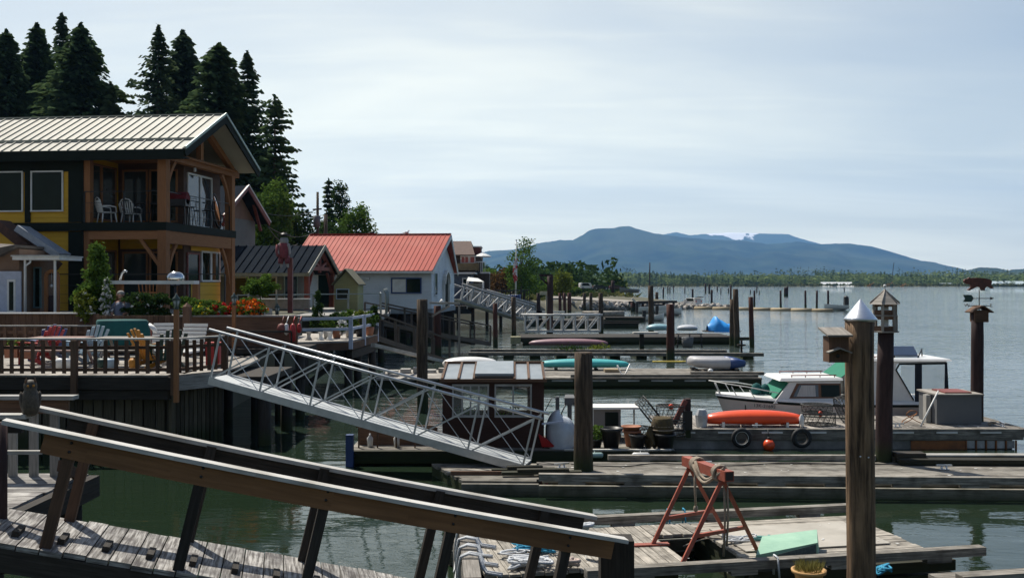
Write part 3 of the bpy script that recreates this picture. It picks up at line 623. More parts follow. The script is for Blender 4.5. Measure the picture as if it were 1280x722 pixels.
# ---- timber-frame yellow house
def house():
    a = math.radians(-6.5); m = rz(a, (-12.47, 36, 0)); inv = a
    h = thing('timber_house', 'large yellow timber framed house with cream metal roof and open corner balcony', 'house', (-12.47, 36, 2.9), a)
    G, U, E = 3.0, 6.13, 8.55
    w = MB(m)                                   # closed wing
    w.bb(-15, -3.12, .02, 6.0, 2.6, 5.86); w.bb(-15, -3.12, .02, 6.0, 6.16, 8.9)
    w.build('wall', yellowp, h)
    w = MB(m)                                   # lapped boards on the closed wing
    for z0, z1 in ((2.62, 5.84), (6.18, 8.0)):
        z = z0
        while z < z1-.03:
            zt = min(z+.165, z1); w.hexa([(-15, -.012, z), (-3.62, -.012, z), (-3.62, .016, z), (-15, .016, z)], [(-15, .006, zt), (-3.62, .006, zt), (-3.62, .016, zt), (-15, .016, zt)]); z += .17
    w.build('siding', yellowp, h)
    w = MB(m)                                   # recessed core walls
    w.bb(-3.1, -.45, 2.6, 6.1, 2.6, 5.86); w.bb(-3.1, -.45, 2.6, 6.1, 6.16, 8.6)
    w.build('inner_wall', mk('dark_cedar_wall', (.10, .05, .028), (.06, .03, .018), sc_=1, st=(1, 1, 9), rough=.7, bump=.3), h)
    w = MB(m)
    for z0, z1 in ((5.3, 5.84),): w.bb(-3.0, -.5, 2.56, 2.59, z0, z1)
    w.bb(-.44, -.41, 3.2, 6.0, 3.0, 4.0); w.bb(-.44, -.41, 3.2, 6.0, 5.25, 5.8)
    w.build('yellow_panel', yellowp, h)
    t = MB(m)                                   # dark green trim boards on the closed wing
    for u0, u1 in ((-3.6, -3.1), (-5.28, -5.08), (-6.9, -6.62), (-9, -8.7), (-11, -10.7)):
        t.bb(u0, u1, -.06, -.003+.02, 2.6, 5.84); t.bb(u0, u1, -.06, .017, 6.18, 8.7)
    t.bb(-15, -3.1, -.055, .018, 8.02, 8.75)
    t.bb(-3.1, -3.04, -.05, .35, 2.6, 8.7)
    t.build('trim', darktrim, h)
    t = MB(m)
    t.bb(-15, .16, -.16, .19, 5.86, 6.16); t.bb(-.16, .16, .19, 6.3, 5.86, 6.16); t.bb(-3.04, -.16, .19, 2.6, 5.9, 6.13); t.bb(-.45, -.16, 2.6, 6.2, 5.9, 6.13)
    t.build('floor_beam', darktrim, h)
    for (u, v) in ((0, 0), (0, 6.05)):
        for z0, z1 in ((2.7, 5.86), (6.16, 8.45)):
            p = MB(m); p.bb(u-.17, u+.15, v-.16, v+.16, z0, z1); p.build('post', timber, h, bev=.01)
    p = MB(m); p.bb(-3.04, -2.8, .0, .24, 2.7, 5.86); p.bb(-3.04, -2.8, 0, .24, 6.16, 8.45); p.build('post', timber, h)
    p = MB(m); p.bb(-.13, .13, .16, 5.9, 5.40, 5.855); p.bb(-2.8, -.2, -.1, .12, 5.55, 5.855); p.build('lintel', timber, h)
    def brace(u, v0, v1, z0, z1):
        b = MB(m); P0 = V((u, v0, z0)); P2 = V((u, v1, z1)); P1 = V((u, v0+(v1-v0)*.22, z0+(z1-z0)*.62)); pr = None
        for k in range(9):
            s = k/8; q = P0*(1-s)**2+P1*2*s*(1-s)+P2*s*s
            if pr is not None: b.beam(pr, q+(q-pr)*.03, .12, .14, V((0, -1 if v1 > v0 else 1, 1)), r=.5)
            pr = q
        b.build('brace', timber, h)
    brace(0, .16, .95, 3.95, 5.42); brace(0, 5.9, 5.1, 3.95, 5.42)
    brace(0, .16, .85, 7.2, 8.42); brace(0, 5.9, 5.1, 7.2, 8.42)
    b = MB(m); b.beam((-.15, 0, 4.6), (-.9, 0, 5.6), .12, .12, V((0, 1, 0))); b.build('brace', timber, h)
    # gable truss
    rz0, e_z, r_z, vm = 8.55, 8.6, 10.38, 3.05
    g = MB(m); g.bb(-.14, .14, -.55, 6.7, 8.42, 8.72); g.build('tie_beam', timber, h, bev=.01)
    g = MB(m); g.bb(-.1, .1, vm-.12, vm+.12, 8.72, 10.2); g.build('king_post', timber, h)
    g = MB(m)
    for s in (-1, 1): g.beam((0, vm+s*3.45, 8.62), (0, vm, 10.22), .2, .22)
    g.build('rafter', timber, h)
    g = MB(m)                                    # gable infill boards set back
    g.ext([(-1.6, -.3, 8.72), (-1.6, 6.4, 8.72), (-1.6, vm, 10.25)], (.04, 0, 0)); g.build('gable_board', timber, h)
    c = MB(m); c.bb(-3.1, .3, 0, 6.0, 8.60, 8.63); c.build('ceiling', timber, h)
    # roof: eaves at z 8.68, ridge 10.45; a step in the sheet near the eave
    r = MB(m); E0 = 8.62; RZ = 10.40; vo = -.55; vb = 6.65; u0, u1 = -15.5, 1.0
    slab(r, (u0, vo, E0), (u1, vo, E0), (u1, vm, RZ), (u0, vm, RZ), .09)
    slab(r, (u0, vb, E0), (u1, vb, E0), (u1, vm, RZ), (u0, vm, RZ), .088)
    ribs(r, (u0, vo, E0), (u1-.02, vo, E0), (u1-.02, vm, RZ), (u0, vm, RZ), .09, 46, .034, .042)
    k = .24; ve = vo+(vm-vo)*k; ze = E0+(RZ-E0)*k
    r.beam((u0, ve, ze+.13), (u1, ve, ze+.13), .10, .09)
    r.beam((u0, vm, RZ+.11), (u1+.02, vm, RZ+.11), .22, .05)
    r.build('roof', creamroof, h)
    f = MB(m)
    f.bb(u0, u1, vo-.06, vo, E0-.28, E0+.07); f.bb(u0, u1-.02, vo+.01, vo+.5, E0-.22, E0-.18)
    for s in (-1, 1): 
        f.beam((u1+.02, vm+s*3.6, E0-.08+.03), (u1+.02, vm, RZ-.08), .07, .30)
    f.build('fascia', darktrim, h)
    f = MB(m)
    for s in (-1, 1): f.beam((u1+.07, vm+s*3.62, E0+.12), (u1+.07, vm, RZ+.12), .035, .10)
    f.build('roof_edge_flashing', mk('pale_green_flashing', (.28, .36, .30), rough=.4, metal=.3), h)
    f = MB(m); 
    for k in range(7): f.tube([(u1-.3-k*.1, 0+k*.9, E0), (u1-.3-k*.1, 0+k*.9, E0+.01)], .01, 4)
    # windows on the closed wing
    for (a0, a1) in ((-5.0, -3.85), (-6.55, -5.4), (-8.6, -7.2)):
        window(h, m, a0, a1, 6.62, 8.0, ('y', -.012, -1), whitep, glass, fw=.05)
    # doors on east facing side wall of the wing (u=-3.1) and on the back wall
    for z0 in (3.02, 6.18):
        window(h, m, .35, 1.2, z0+.2, z0+2.15, ('x', -3.1, 1), timber, skyglass, name='door')
        window(h, m, 1.35, 2.3, z0+.2, z0+2.15, ('x', -3.1, 1), timber, skyglass, name='door')
        window(h, m, -2.85, -1.95, z0+.2, z0+2.1, ('y', 2.6, -1), timber, skyglass, name='door')
        window(h, m, -1.75, -.75, z0+.2, z0+2.1, ('y', 2.6, -1), timber, glass, name='door')
    window(h, m, 2.95, 4.0, 6.25, 8.2, ('x', -.45, 1), whitep, skyglass, name='sliding_door')
    window(h, m, 4.15, 5.1, 6.25, 8.2, ('x', -.45, 1), whitep, skyglass, name='sliding_door')
    window(h, m, 4.2, 5.0, 4.1, 5.2, ('x', -.45, 1), whitep, glass); window(h, m, 5.15, 5.9, 4.1, 5.2, ('x', -.45, 1), whitep, glass)
    window(h, m, -2.3+5.2, 3.9, 3.1, 5.1, ('x', -.45, 1), redtrim, glass, name='door')
    # balcony railing
    q = MB(m); rail(q, [(-3.0, -.02), (0, -.02)], 6.16, 1.12, 0, cables=2, top=(.04, .03), posts=1.4); rail(q, [(.03, .16), (.03, 5.9)], 6.16, 1.12, 0, cables=2, top=(.04, .03), posts=1.9)
    q.build('balcony_railing', black, h)
    l = MB(m); l.tube([(.0, 2.6, 8.4), (0, 2.6, 8.25)], .05, 8); l.build('ceiling_lamp', whitep, h)
    # oval mirror, barbecue etc on the balcony
    o = MB(m); o.lathe([(.0, 0), (.30, 0), (.34, .03), (.30, .06), (.0, .06)], (0, 0, 0), 20); 
    o = MB(m @ Matrix.Translation((-.35, 5.45, 6.95)) @ Matrix.Rotation(math.radians(80), 4, 'Y') @ Matrix.Diagonal((1.75, .85, 1, 1)))
    fr = MB(o.m); fr.ring((0, 0, 0), .40, .045, n=22, m=6)
    mt = thing('oval_mirror', 'tall oval mirror with black rim leaning on the balcony wall', 'mirror', loc(m, -.35, 5.45, 6.17))
    fr.build('rim', black, mt); o.lathe([(.39, -.01), (.39, .01)], (0, 0, 0), 22); o.build('mirror_glass', mk('mirror', (.7, .7, .72), rough=.02, metal=1, bump=0), mt)
    return h, m
H1, HM = house()
def plastic_chair(label, x, y, z, a, mat, src=[None]):
    if src[0] is None:
        t = thing('plastic_chair', label, 'chair', (0, 0, 0), group='plastic chairs on the balcony')
        s = MB(); s.bb(-.24, .24, -.24, .24, .40, .43); s.build('seat', mat, t)
        b = MB()
        for k in range(6): x0 = -.21+k*.084; b.beam((x0, .23, .43), (x0*1.15, .34, .86), .035, .02)
        b.tube([(-.26, .24, .43), (-.29, .33, .75), (-.16, .36, .92), (0, .365, .96), (.16, .36, .92), (.29, .33, .75), (.26, .24, .43)], .022, 6); b.build('backrest', mat, t)
        for sx_ in (-1, 1):
            q = MB(); q.tube([(sx_*.27, .26, .64), (sx_*.3, 0, .65), (sx_*.28, -.22, .62), (sx_*.26, -.25, .42)], .024, 6); q.build('armrest', mat, t)
            for sy in (-1, 1):
                q = MB(); q.tube([(sx_*.22, sy*.22, .41), (sx_*.27, sy*.27, 0)], [.03, .02], 6); q.build('leg', mat, t)
        src[0] = t; t.location = (x, y, z); t.rotation_euler = (0, 0, a); return t
    return copy_tree(src[0], (x, y, z), a, label)
p = loc(HM, -2.45, .55, 6.14); plastic_chair('white plastic armchair at the left end of the upper balcony', p.x, p.y, p.z, 2.3, whiteplas)
p = loc(HM, -1.9, 1.3, 6.14); plastic_chair('white plastic chair further back on the upper balcony beside the armchair', p.x, p.y, p.z, 2.9, whiteplas)
def bistro(label, u, v, s=1.0, chair=True):
    p = loc(HM, u, v, 6.14); t = thing('high_stool', label, 'stool', p); m = MB()
    m.lathe([(.0, .73), (.2, .73), (.2, .77), (0, .77)], p, 12); m.build('seat', black, t)
    m = MB(); m.tube([p+V((-.18, .12, .75)), p+V((-.2, .2, 1.1)), p+V((.2, .2, 1.1)), p+V((.18, .12, .75))], .015, 5); m.build('backrest', black, t)
    for i in (-1, 1):
        for j in (-1, 1): q = MB(); q.tube([p+V((i*.12, j*.12, .73)), p+V((i*.2, j*.2, 0))], .014, 5); q.build('leg', black, t)
bistro('black high stool near the middle of the front balcony', -1.25, .6); bistro('black high stool in front of the sliding doors', .0-.22, 2.6)
bistro('black high stool behind the corner post of the balcony', -.75, .9); bistro('black high stool right of the sliding doors', -.22, 4.4)
p = loc(HM, -.2, 1.5, 6.14); t = thing('barbecue', 'black barbecue with a folded red cover behind the balcony corner', 'barbecue', p)
m = MB(); m.bb(p.x-.4, p.x+.4, p.y-.28, p.y+.28, p.z+.7, p.z+.95); m.build('firebox', black, t)
m = MB(); m.tube([p+V((-.4, 0, 1.0)), p+V((.4, 0, 1.0))], .24, 12); m.build('lid', mk('red_cover_cloth', (.16, .012, .018), rough=.9, sc_=5, bump=.5, bd=.03), t)
for i in (-1, 1):
    for j in (-1, 1): q = MB(); q.beam(p+V((i*.33, j*.2, .7)), p+V((i*.36, j*.22, 0)), .04, .04, V((0, 1, 0))); q.build('leg', black, t)

# ground terrace in front of the timber house
def xy(mb, poly, z0, z1): mb.hexa([(x, y, z0) for x, y in poly], [(x, y, z1) for x, y in poly])
m = MB(); xy(m, [(-26, 31), (-9.0, 31), (-9.3, 39), (-11, 43.5), (-26, 44)], 2.62, 2.98)
struct('terrace_floor', m, concrete)
t = thing('cable_railing', 'thin dark cable railing along the front of the ground terrace', 'railing', (-14, 34, 2.98)); m = MB()
rail(m, [(-26, 34.0), (-14, 34.0), (-9.6, 33.6)], 2.98, 1.3, 0, cables=0, top=(.035, .035), posts=3); m.build('rail', black, t)
m = MB()
for a, b in (((-26, 34.0), (-14, 34.0)), ((-14, 34), (-9.6, 33.6))):
    for k in range(3): m.tube([(a[0], a[1], 3.3+k*.3), (b[0], b[1], 3.3+k*.3)], .006, 4)
m.build('cable', black, t)
# bar counter with long white top
t = thing('bar_counter', 'long narrow white topped counter on wooden posts in front of the house', 'counter', P(195, 388, 31.5)); m = MB()
A = P(142, 353, 31.5); B = P(246, 353, 31.5); m.bb(A.x, B.x, 31.2, 31.75, A.z-.05, A.z+.06); m.build('counter_top', whitep, t, bev=.01)
for px in (150, 245):
    q = MB(); c = P(px, 355, 31.5); q.bb(c.x-.09, c.x+.09, 31.4, 31.58, 2.98, A.z-.052); q.build('post', timber, t)
m = MB(); c = P(150, 346, 31.5)
m.tube([c+V((0, 0, -.1)), c+V((.06, 0, .12)), c+V((.16, 0, .2)), c+V((.22, 0, .16))], .035, 6); m = one('outdoor_tap', 'small pale curved tap standing on the left end of the white topped counter', 'tap', m, alu)
def lattice_chair(px, Y, label):
    c = P(px, 388, Y); c.z = 2.98; t = thing('wooden_chair', label, 'chair', c); m = MB()
    m.bb(c.x-.28, c.x+.28, c.y-.25, c.y+.25, 3.38, 3.42); m.build('seat', timber, t); m = MB()
    for k in range(6): x = c.x-.25+.1*k; m.beam((x, c.y-.25, 3.42), (x+(k-2.5)*.02, c.y-.32, 4.0), .03, .02)
    m.bb(c.x-.3, c.x+.3, c.y-.34, c.y-.3, 3.97, 4.03); m.bb(c.x-.28, c.x+.28, c.y-.3, c.y-.27, 3.66, 3.7); m.build('backrest', timber, t)
    for i in (-1, 1):
        for j in (-1, 1): q = MB(); q.bb(c.x+i*.25-.025, c.x+i*.25+.025, c.y+j*.22-.025, c.y+j*.22+.025, 2.98, 3.38); q.build('leg', timber, t)
lattice_chair(189, 32.4, 'wooden slatted back chair under the white topped counter')
t = thing('grill', 'small grill with a silver domed lid behind the white topped counter', 'grill', P(219, 380, 32.5)); c = P(219, 350, 32.5); m = MB()
m.ball((c.x, c.y, c.z+.06), .3, .28, .24, 14); m.build('lid', mk('chrome', (.75, .76, .78), rough=.15, metal=1, bump=0), t)
m = MB(); m.tube([(c.x, c.y, 2.98), (c.x, c.y, c.z-.05)], .04, 8); m.lathe([(.05, -.2), (.24, -.02), (.24, 0), (0, .0)], (c.x, c.y, c.z), 14); m.build('stand', black, t)

# ---- person seated behind the planting
def person(name, label, base, skel, radii, edges, clothes, cat='person'):
    me = bpy.data.meshes.new('body'); me.from_pydata([tuple(V(v)) for v in skel], edges, []); o = bpy.data.objects.new('body', me); COL.objects.link(o)
    t = thing(name, label, cat, base); o.parent = t
    md = o.modifiers.new('s', 'SKIN'); 
    for i, r in enumerate(radii): me.skin_vertices[0].data[i].radius = (r, r) if not hasattr(r, '__len__') else r
    me.skin_vertices[0].data[0].use_root = True
    sb = o.modifiers.new('d', 'SUBSURF'); sb.levels = 2; sb.render_levels = 2
    return t, o
def seated_person():
    base = P(151, 391, 30.5); base.z = 2.42
    sk = [(0, 0, .45), (0, 0, .68), (0, .0, .92), (0, 0, 1.02), (0, -.02, 1.10), (0, -.03, 1.22), (0, -.03, 1.30),
          (-.18, 0, .93), (-.25, -.05, .68), (-.16, -.25, .62), (.18, 0, .93), (.26, -.05, .68), (.16, -.26, .62),
          (-.11, -.1, .45), (-.14, -.45, .46), (-.14, -.46, .04), (-.14, -.6, .03), (.11, -.1, .45), (.14, -.45, .46), (.14, -.46, .04), (.14, -.6, .03)]
    ed = [(0, 1), (1, 2), (2, 3), (3, 4), (4, 5), (5, 6), (2, 7), (7, 8), (8, 9), (2, 10), (10, 11), (11, 12), (0, 13), (13, 14), (14, 15), (15, 16), (0, 17), (17, 18), (18, 19), (19, 20)]
    ra = [.15, .14, .13, .055, .055, .1, .085, .07, .05, .035, .07, .05, .035, .09, .07, .05, .04, .09, .07, .05, .04]
    me = bpy.data.meshes.new('body')
    me.from_pydata(sk, ed, []); o = bpy.data.objects.new('body', me); COL.objects.link(o)
    t = thing('person', 'bald person in a blue grey shirt sitting behind the planting, head turned right', 'person', base)
    o.parent = t; md = o.modifiers.new('s', 'SKIN')
    if not me.skin_vertices: bpy.context.view_layer.objects.active = o; 
    sv = me.skin_vertices[0].data if me.skin_vertices else me.attributes
    for i, r in enumerate(ra): me.skin_vertices[0].data[i].radius = (r, r)
    me.skin_vertices[0].data[0].use_root = True
    s2 = o.modifiers.new('d', 'SUBSURF'); s2.levels = 2; s2.render_levels = 2
    me.materials.append(skin)
    h = MB(); B = V((0, 0, 0)); h.m = Matrix.Translation(base)
    h.lathe([(.17, .42), (.185, .62), (.185, .84), (.16, .93), (.07, 1.0)], (0, 0, 0), 16)
    for s in (-1, 1): h.tube([(s*.14, 0, .93), (s*.2, 0, .9), (s*.27, -.04, .70)], [.085, .085, .075], 10)
    h.build('shirt', shirt, t)
    h = MB(Matrix.Translation(base)); h.ball((0, .0, 1.25), .108, .118, .09, 14); h.build('hair', hairg, t)
    h = MB(Matrix.Translation(base)); h.ball((.105, -.04, 1.2), .02, .03, .03, 8); h.build('ear', skin, t); h = MB(Matrix.Translation(base)); h.ball((-.105, -.04, 1.2), .02, .03, .03, 8); h.build('ear', skin, t)
    h = MB(Matrix.Translation(base)); h.ball((.03, -.14, 1.2), .018, .03, .025, 8); h.build('nose', skin, t)
    c = MB(Matrix.Translation(base)); c.bb(-.25, .25, -.2, .25, .36, .40)
    ch = thing('bench', 'low wooden bench under the seated person', 'bench', base)
    c.build('seat', fencewood, ch)
    for i in (-1, 1):
        for j in (-1, 1): q = MB(Matrix.Translation(base)); q.bb(i*.2-.03, i*.2+.03, j*.15-.03, j*.15+.03, 0, .36); q.build('leg', fencewood, ch)
try: seated_person()
except Exception as e: print('PERSON', e); raise

# ---- plants by the terrace
def shrub(name, label, px, ybot, Y, h, r, mat, n=40, k=40, ls=.06, seed=1, cone=0, bloom=None, nb=60, bs=.05, cat='shrub', group=None, zb=None):
    b = P(px, ybot, Y)
    if zb is not None: b.z = zb
    q = random.Random(seed); t = thing(name, label, cat, b, group=group); m = MB(); f = MB()
    def pos():
        a = q.random()*6.283; z = q.random(); w = (1-z)**.7 if cone else math.sqrt(max(.05, 1-(2*z-1)**2))
        w *= q.uniform(.75, 1.08); rr = w*r*q.random()**.35; return V((math.cos(a)*rr, math.sin(a)*rr, z*h))
    for i in range(n):
        c = pos(); bs_ = q.random()*.45
        for e in range(k):
            m.rleaf((b.x+c.x+q.gauss(0, r*.13), b.y+c.y+q.gauss(0, r*.13), b.z+c.z+q.gauss(0, h*.04)+.02), ls*q.uniform(.6, 1.3), .6, .2, min(1, bs_+q.random()*.5))
    m.build('foliage', mat, t)
    s = MB(); s.tube([(b.x, b.y, b.z-.05), (b.x, b.y, b.z+h*.7)], [.04, .015], 6); s.build('stem', bark, t)
    if bloom:
        for i in range(nb):
            c = pos()
            for e in range(6): f.rleaf((b.x+c.x*1.05+q.gauss(0, bs*.4), b.y+c.y*1.05+q.gauss(0, bs*.4), b.z+c.z+q.gauss(0, bs*.4)), bs*q.uniform(.6, 1.1), .8, 0)
        o = f.build('blossom', bloom, t)
    return t
shrub('cedar_shrub', 'tall pointed bright green cedar shrub in front of the yellow wall', 121, 397, 31.3, 2.15, .62, leafg, 130, 60, .055, 1, 1, zb=2.9)
shrub('cedar_shrub', 'lower cedar bush spreading left of the tall pointed cedar', 108, 397, 30.8, 1.0, .42, leafg, 60, 50, .055, 2, zb=2.9)
shrub('flowering_shrub', 'narrow shrub covered in white blossom beside the seated person', 133, 398, 30.4, 1.25, .24, leafg, 30, 30, .04, 3, 1, flw, 110, .055, zb=2.85)
shrub('garden_shrub', 'yellow green bush at the end of the brown board wall', 106, 399, 30.2, .9, .3, leafy, 40, 40, .045, 4, 0, flw, 14, .04, zb=2.8)
shrub('garden_shrub', 'dark bush with pale blossom right of the seated person', 175, 396, 30.6, .75, .55, leafd, 50, 40, .05, 5, 0, flw, 26, .04, zb=2.9)
shrub('garden_shrub', 'dark leafy bush below the white topped counter', 200, 394, 30.9, .7, .5, leafd, 50, 40, .05, 6, 0, flw, 14, .04, zb=2.9)
shrub('flower_bed', 'green plants with yellow flowers in the long planter', 252, 394, 30.2, .5, .55, leafg, 50, 36, .045, 7, 0, fly, 26, .05, 'flowers', zb=2.95)
shrub('flower_bed', 'red flowers in the long planter right of the yellow ones', 276, 393, 30.2, .42, .36, leafg, 30, 30, .04, 8, 0, flr, 40, .055, 'flowers', zb=2.95)
shrub('flower_bed', 'large orange flowers crowding the right end of the planter', 311, 391, 30.3, .55, .55, leafg, 34, 30, .045, 9, 0, flo, 90, .06, 'flowers', zb=2.95)
shrub('flower_bed', 'orange red flower clump between the lamp post and the orange flowers', 293, 390, 30.3, .45, .25, leafg, 20, 26, .04, 10, 0, flr, 30, .05, 'flowers', zb=2.95)
shrub('garden_shrub', 'leafy green plants left of the yellow flowers', 232, 394, 30.4, .55, .4, leafg, 40, 36, .05, 11, 0, zb=2.95)
shrub('garden_shrub', 'small shrub with a pale spike beside the orange flowers', 323, 392, 30.6, .5, .25, leafd, 24, 30, .04, 12, 0, flw, 12, .04, zb=2.95)
broadleaf('small round leaved ornamental tree before the dark porch roof', 325, 343, 33.5, 1.75, .72, .45, 33, leafg, 60, 46, .055, cz=1.35, trunk=.035)
t = thing('board_wall', 'low dark board wall between the seated person and the teal cover', 'wall', (-11, 30, 1.9)); m = MB(); k = P(118, 390, 29.8).x+.02; xB = P(228, 390, 29.8).x
while k < xB: m.bb(k, k+.16, 29.86, 29.92, 1.85, 3.02); k += .17
m.build('board', fencewood, t)
# ---- planter / retaining timber wall at the terrace edge
t = thing('planter', 'long dark timber planter holding the row of flowers', 'planter', (-9.5, 30, 1.8)); m = MB()
A = P(228, 396, 29.9); B = P(372, 393, 29.9)
m.bb(A.x, B.x, 29.85, 29.95, 2.1, 2.98); m.bb(A.x, B.x, 30.5, 30.58, 2.4, 2.95); m.build('side_board', fencewood, t)
m = MB(); m.bb(A.x-.05, B.x+.05, 29.78, 30.02, 2.984, 3.03); m.build('cap', capwood, t)
m = MB(); m.bb(A.x, B.x, 29.96, 30.49, 2.4, 2.93); m.build('soil', mk('soil', (.04, .03, .02)), t)
# boarded wall with white cap at left
t = thing('board_wall', 'weathered brown board wall with a thin white cap behind the sun deck', 'wall', (-14, 30.4, 1.9)); m = MB(); xA = P(0, 390, 30.2).x-3; xB = P(118, 390, 30.2).x
k = xA
while k < xB: m.bb(k, k+.19, 30.15, 30.2+R.uniform(0, .01), 1.8, 3.06); k += .2
m.build('board', fencewood, t); m = MB(); m.bb(xA, xB, 30.05, 30.3, 3.064, 3.1); m.build('cap', whitep, t)
# ================================================================ second house with the dark porch roof
def house2():
    # porch: eave corner at px 385,y 340 ; gable to the right
    Y0 = 54.0; a = math.radians(-7); c = P(378, 353, Y0); m = rz(a, (c.x, Y0, 0))
    t = thing('porch_house', 'grey green house with dark metal porch roof and rust red gable trusses', 'house', (c.x, Y0, 2.5), a)
    fz = 2.55; ez = 4.45; rz_ = 6.0; dv = 4.6
    w = MB(m); w.bb(-9, -1.4, .9, dv, fz-1, ez); w.bb(-9, -1.3, .9, dv, ez, ez+.2); w.build('wall', greywall, t)
    w = MB(m); w.ext([(-.8, 0, ez), (-.8, dv, ez), (-.8, dv/2, rz_-.1)], (-.06, 0, 0)); w.build('gable_board', greywall, t)
    r = MB(m); u0, u1 = -9, .5; vo, vb, vm = -.5, dv+.5, dv/2
    slab(r, (u0, vo, ez), (u1, vo, ez), (u1, vm, rz_), (u0, vm, rz_), .08); slab(r, (u0, vb, ez), (u1, vb, ez), (u1, vm, rz_), (u0, vm, rz_), .078)
    ribs(r, (u0, vo, ez), (u1, vo, ez), (u1, vm, rz_), (u0, vm, rz_), .08, 21, .04, .06); r.build('roof', darkroof, t)
    f = MB(m)
    for s in (-1, 1): f.beam((u1+.03, vm+s*(vm+.55), ez-.02), (u1+.03, vm, rz_+.0), .06, .24)
    f.bb(u0, u1, vo-.05, vo, ez-.12, ez+.06); f.build('bargeboard', mk('sage_bargeboard', (.24, .25, .19), rough=.6), t)
    q = MB(m)
    q.beam((.25, vm-.1, ez+.1), (.25, vm-.1, rz_-.2), .14, .14, V((0, 1, 0)))
    for s in (-1, 1):
        q.beam((.25, vm, rz_-.15), (.25, vm+s*(vm+.2), ez-.05), .16, .2); q.beam((.25, vm, ez+.35), (.25, vm+s*1.1, ez+.72), .12, .14)
    q.beam((.25, vm-1.5, ez+.32), (.25, vm+1.5, ez+.32), .14, .2); q.build('truss', redtrim, t)
    for v in (0.1, dv-.1):
        q = MB(m); q.bb(.1, .35, v-.12, v+.12, fz, ez); q.build('post', redtrim, t)
        q = MB(m); s = 1 if v < 1 else -1; q.beam((.22, v, ez-1.1), (.22, v+s*.9, ez+.1), .1, .12, V((1, 0, 0))); q.build('brace', redtrim, t)
    q = MB(m); q.bb(-5, -4.8, 0, .2, fz, ez); q.build('post', redtrim, t)
    pg = mk('pale_green_frame', (.33, .42, .36), rough=.5)
    window(t, m, .6+.4, 1.9, fz+.1, ez-.1, ('x', -1.38, 1), pg, glass, name='door'); window(t, m, 2.1, 3.0, fz+.1, ez-.1, ('x', -1.38, 1), pg, glass, name='door')
    window(t, m, -2.6, -1.8, fz+.2, ez-.2, ('y', .9, -1), whitep, glass); window(t, m, -4.2, -3.4, fz+.2, ez-.2, ('y', .9, -1), whitep, glass); window(t, m, -6.2, -5.4, fz+.2, ez-.2, ('y', .9, -1), whitep, glass)
    m0 = m; m = m @ Matrix.Translation((-3.1, 0, .25))
    # upper storey behind the timber house
    w = MB(m); w.bb(-9, -2.9, 2.6, 8.6, ez, 7.6); w.build('upper_wall', greywall, t)
    w = MB(m); w.ext([(-2.95, 2.6, 7.6), (-2.95, 8.6, 7.6), (-2.95, 5.6, 9.5)], (-6, 0, 0)); w.build('upper_gable', tanwall, t)
    for (v0, v1) in ((2.9, 3.7), (3.9, 4.7)): window(t, m, v0, v1, 6.05, 7.35, ('x', -2.9, 1), whitep, skyglass, name='window')
    window(t, m, -4.1, -3.4, 6.05, 7.35, ('y', 2.6, -1), whitep, glass)
    r = MB(m); E_, Rz = 7.45, 9.45; slab(r, (-9, 2.0, E_), (-2.2, 2.0, E_), (-2.2, 5.6, Rz), (-9, 5.6, Rz), .1); slab(r, (-9, 9.2, E_), (-2.2, 9.2, E_), (-2.2, 5.6, Rz), (-9, 5.6, Rz), .098); r.build('upper_roof', darkroof, t)
    r = MB(m)
    for s in (-1, 1): r.beam((-2.17, 5.6+s*3.6, E_+.0), (-2.17, 5.6, Rz), .07, .26)
    r.build('bargeboard', redtrim, t)
    r = MB(m)
    for s in (-1, 1): r.beam((-2.1, 5.6+s*3.65, E_+.13), (-2.1, 5.6, Rz+.13), .04, .07)
    r.build('roof_edge_flashing', whitep, t)
    for s in (-1, 1):
        q = MB(m); q.beam((-2.5, 5.6+s*2.9, 7.0), (-2.5, 5.6+s*1.7, 8.6), .14, .16, V((1, 0, 0))); q.build('brace', redtrim, t)
    m = m0
    w = MB(m); w.bb(-2.4, -1.2, .55, .6, fz, fz+.5); 
    return t, m
H2, H2M = house2()
m = MB(); xy(m, [(-16, 43.6), (-6.2, 48), (-6.6, 53), (-10, 53.5), (-10, 62), (-20, 62)], 2.2, 2.46); struct('patio_floor', m, concrete)
def lowwall(name, label, px0, px1, y0, y1, Y, mat, cat='wall', d=.2):
    t = thing(name, label, cat, P((px0+px1)/2, y1, Y)); A = P(px0, y0, Y); B = P(px1, y1, Y); m = MB(); m.bb(A.x, B.x, Y, Y+d, B.z, A.z-.05); m.build('panel', mat, t)
    m = MB(); m.bb(A.x-.05, B.x+.05, Y-.06, Y+d+.06, A.z-.046, A.z); m.build('cap', whitep, t)
lowwall('patio_wall', 'low pale patio wall under the dark porch roof', 318, 386, 373, 386, 46, mk('pale_wall', (.35, .31, .27), rough=.8))
# yellow-green hut with little gable
c = P(432, 395, 57); t = thing('garden_hut', 'small sage green hut with a little gable roof beside the red roofed building', 'hut', c)
w = MB(); A = P(418, 353, 57); B = P(447, 353, 57); w.bb(A.x, B.x, 57, 59.2, 2.3, 3.9); w.build('wall', sagewall, t)
w = MB(); mid = (A.x+B.x)/2; zt = CZ+(353-337)/F*57
w.ext([(A.x, 57, 3.9), (B.x, 57, 3.9), (mid, 57, zt-.1)], (0, 2.2, 0)); w.build('gable', sagewall, t)
w = MB(); w.ext([(A.x-.12, 56.6, 3.84), (mid, 56.6, zt), (mid, 59.4, zt), (A.x-.12, 59.4, 3.84)], (0, 0, .07)); w.ext([(mid, 56.6, zt), (B.x+.12, 56.6, 3.84), (B.x+.12, 59.4, 3.84), (mid, 59.4, zt)], (0, 0, .068)); w.build('roof', mk('olive_shingle', (.12, .12, .07), rough=.9, sc_=8), t)
window(t, None, A.x+.15, A.x+.8, 3.1, 3.6, ('y', 57, -1), lightblue, glass, fw=.05)

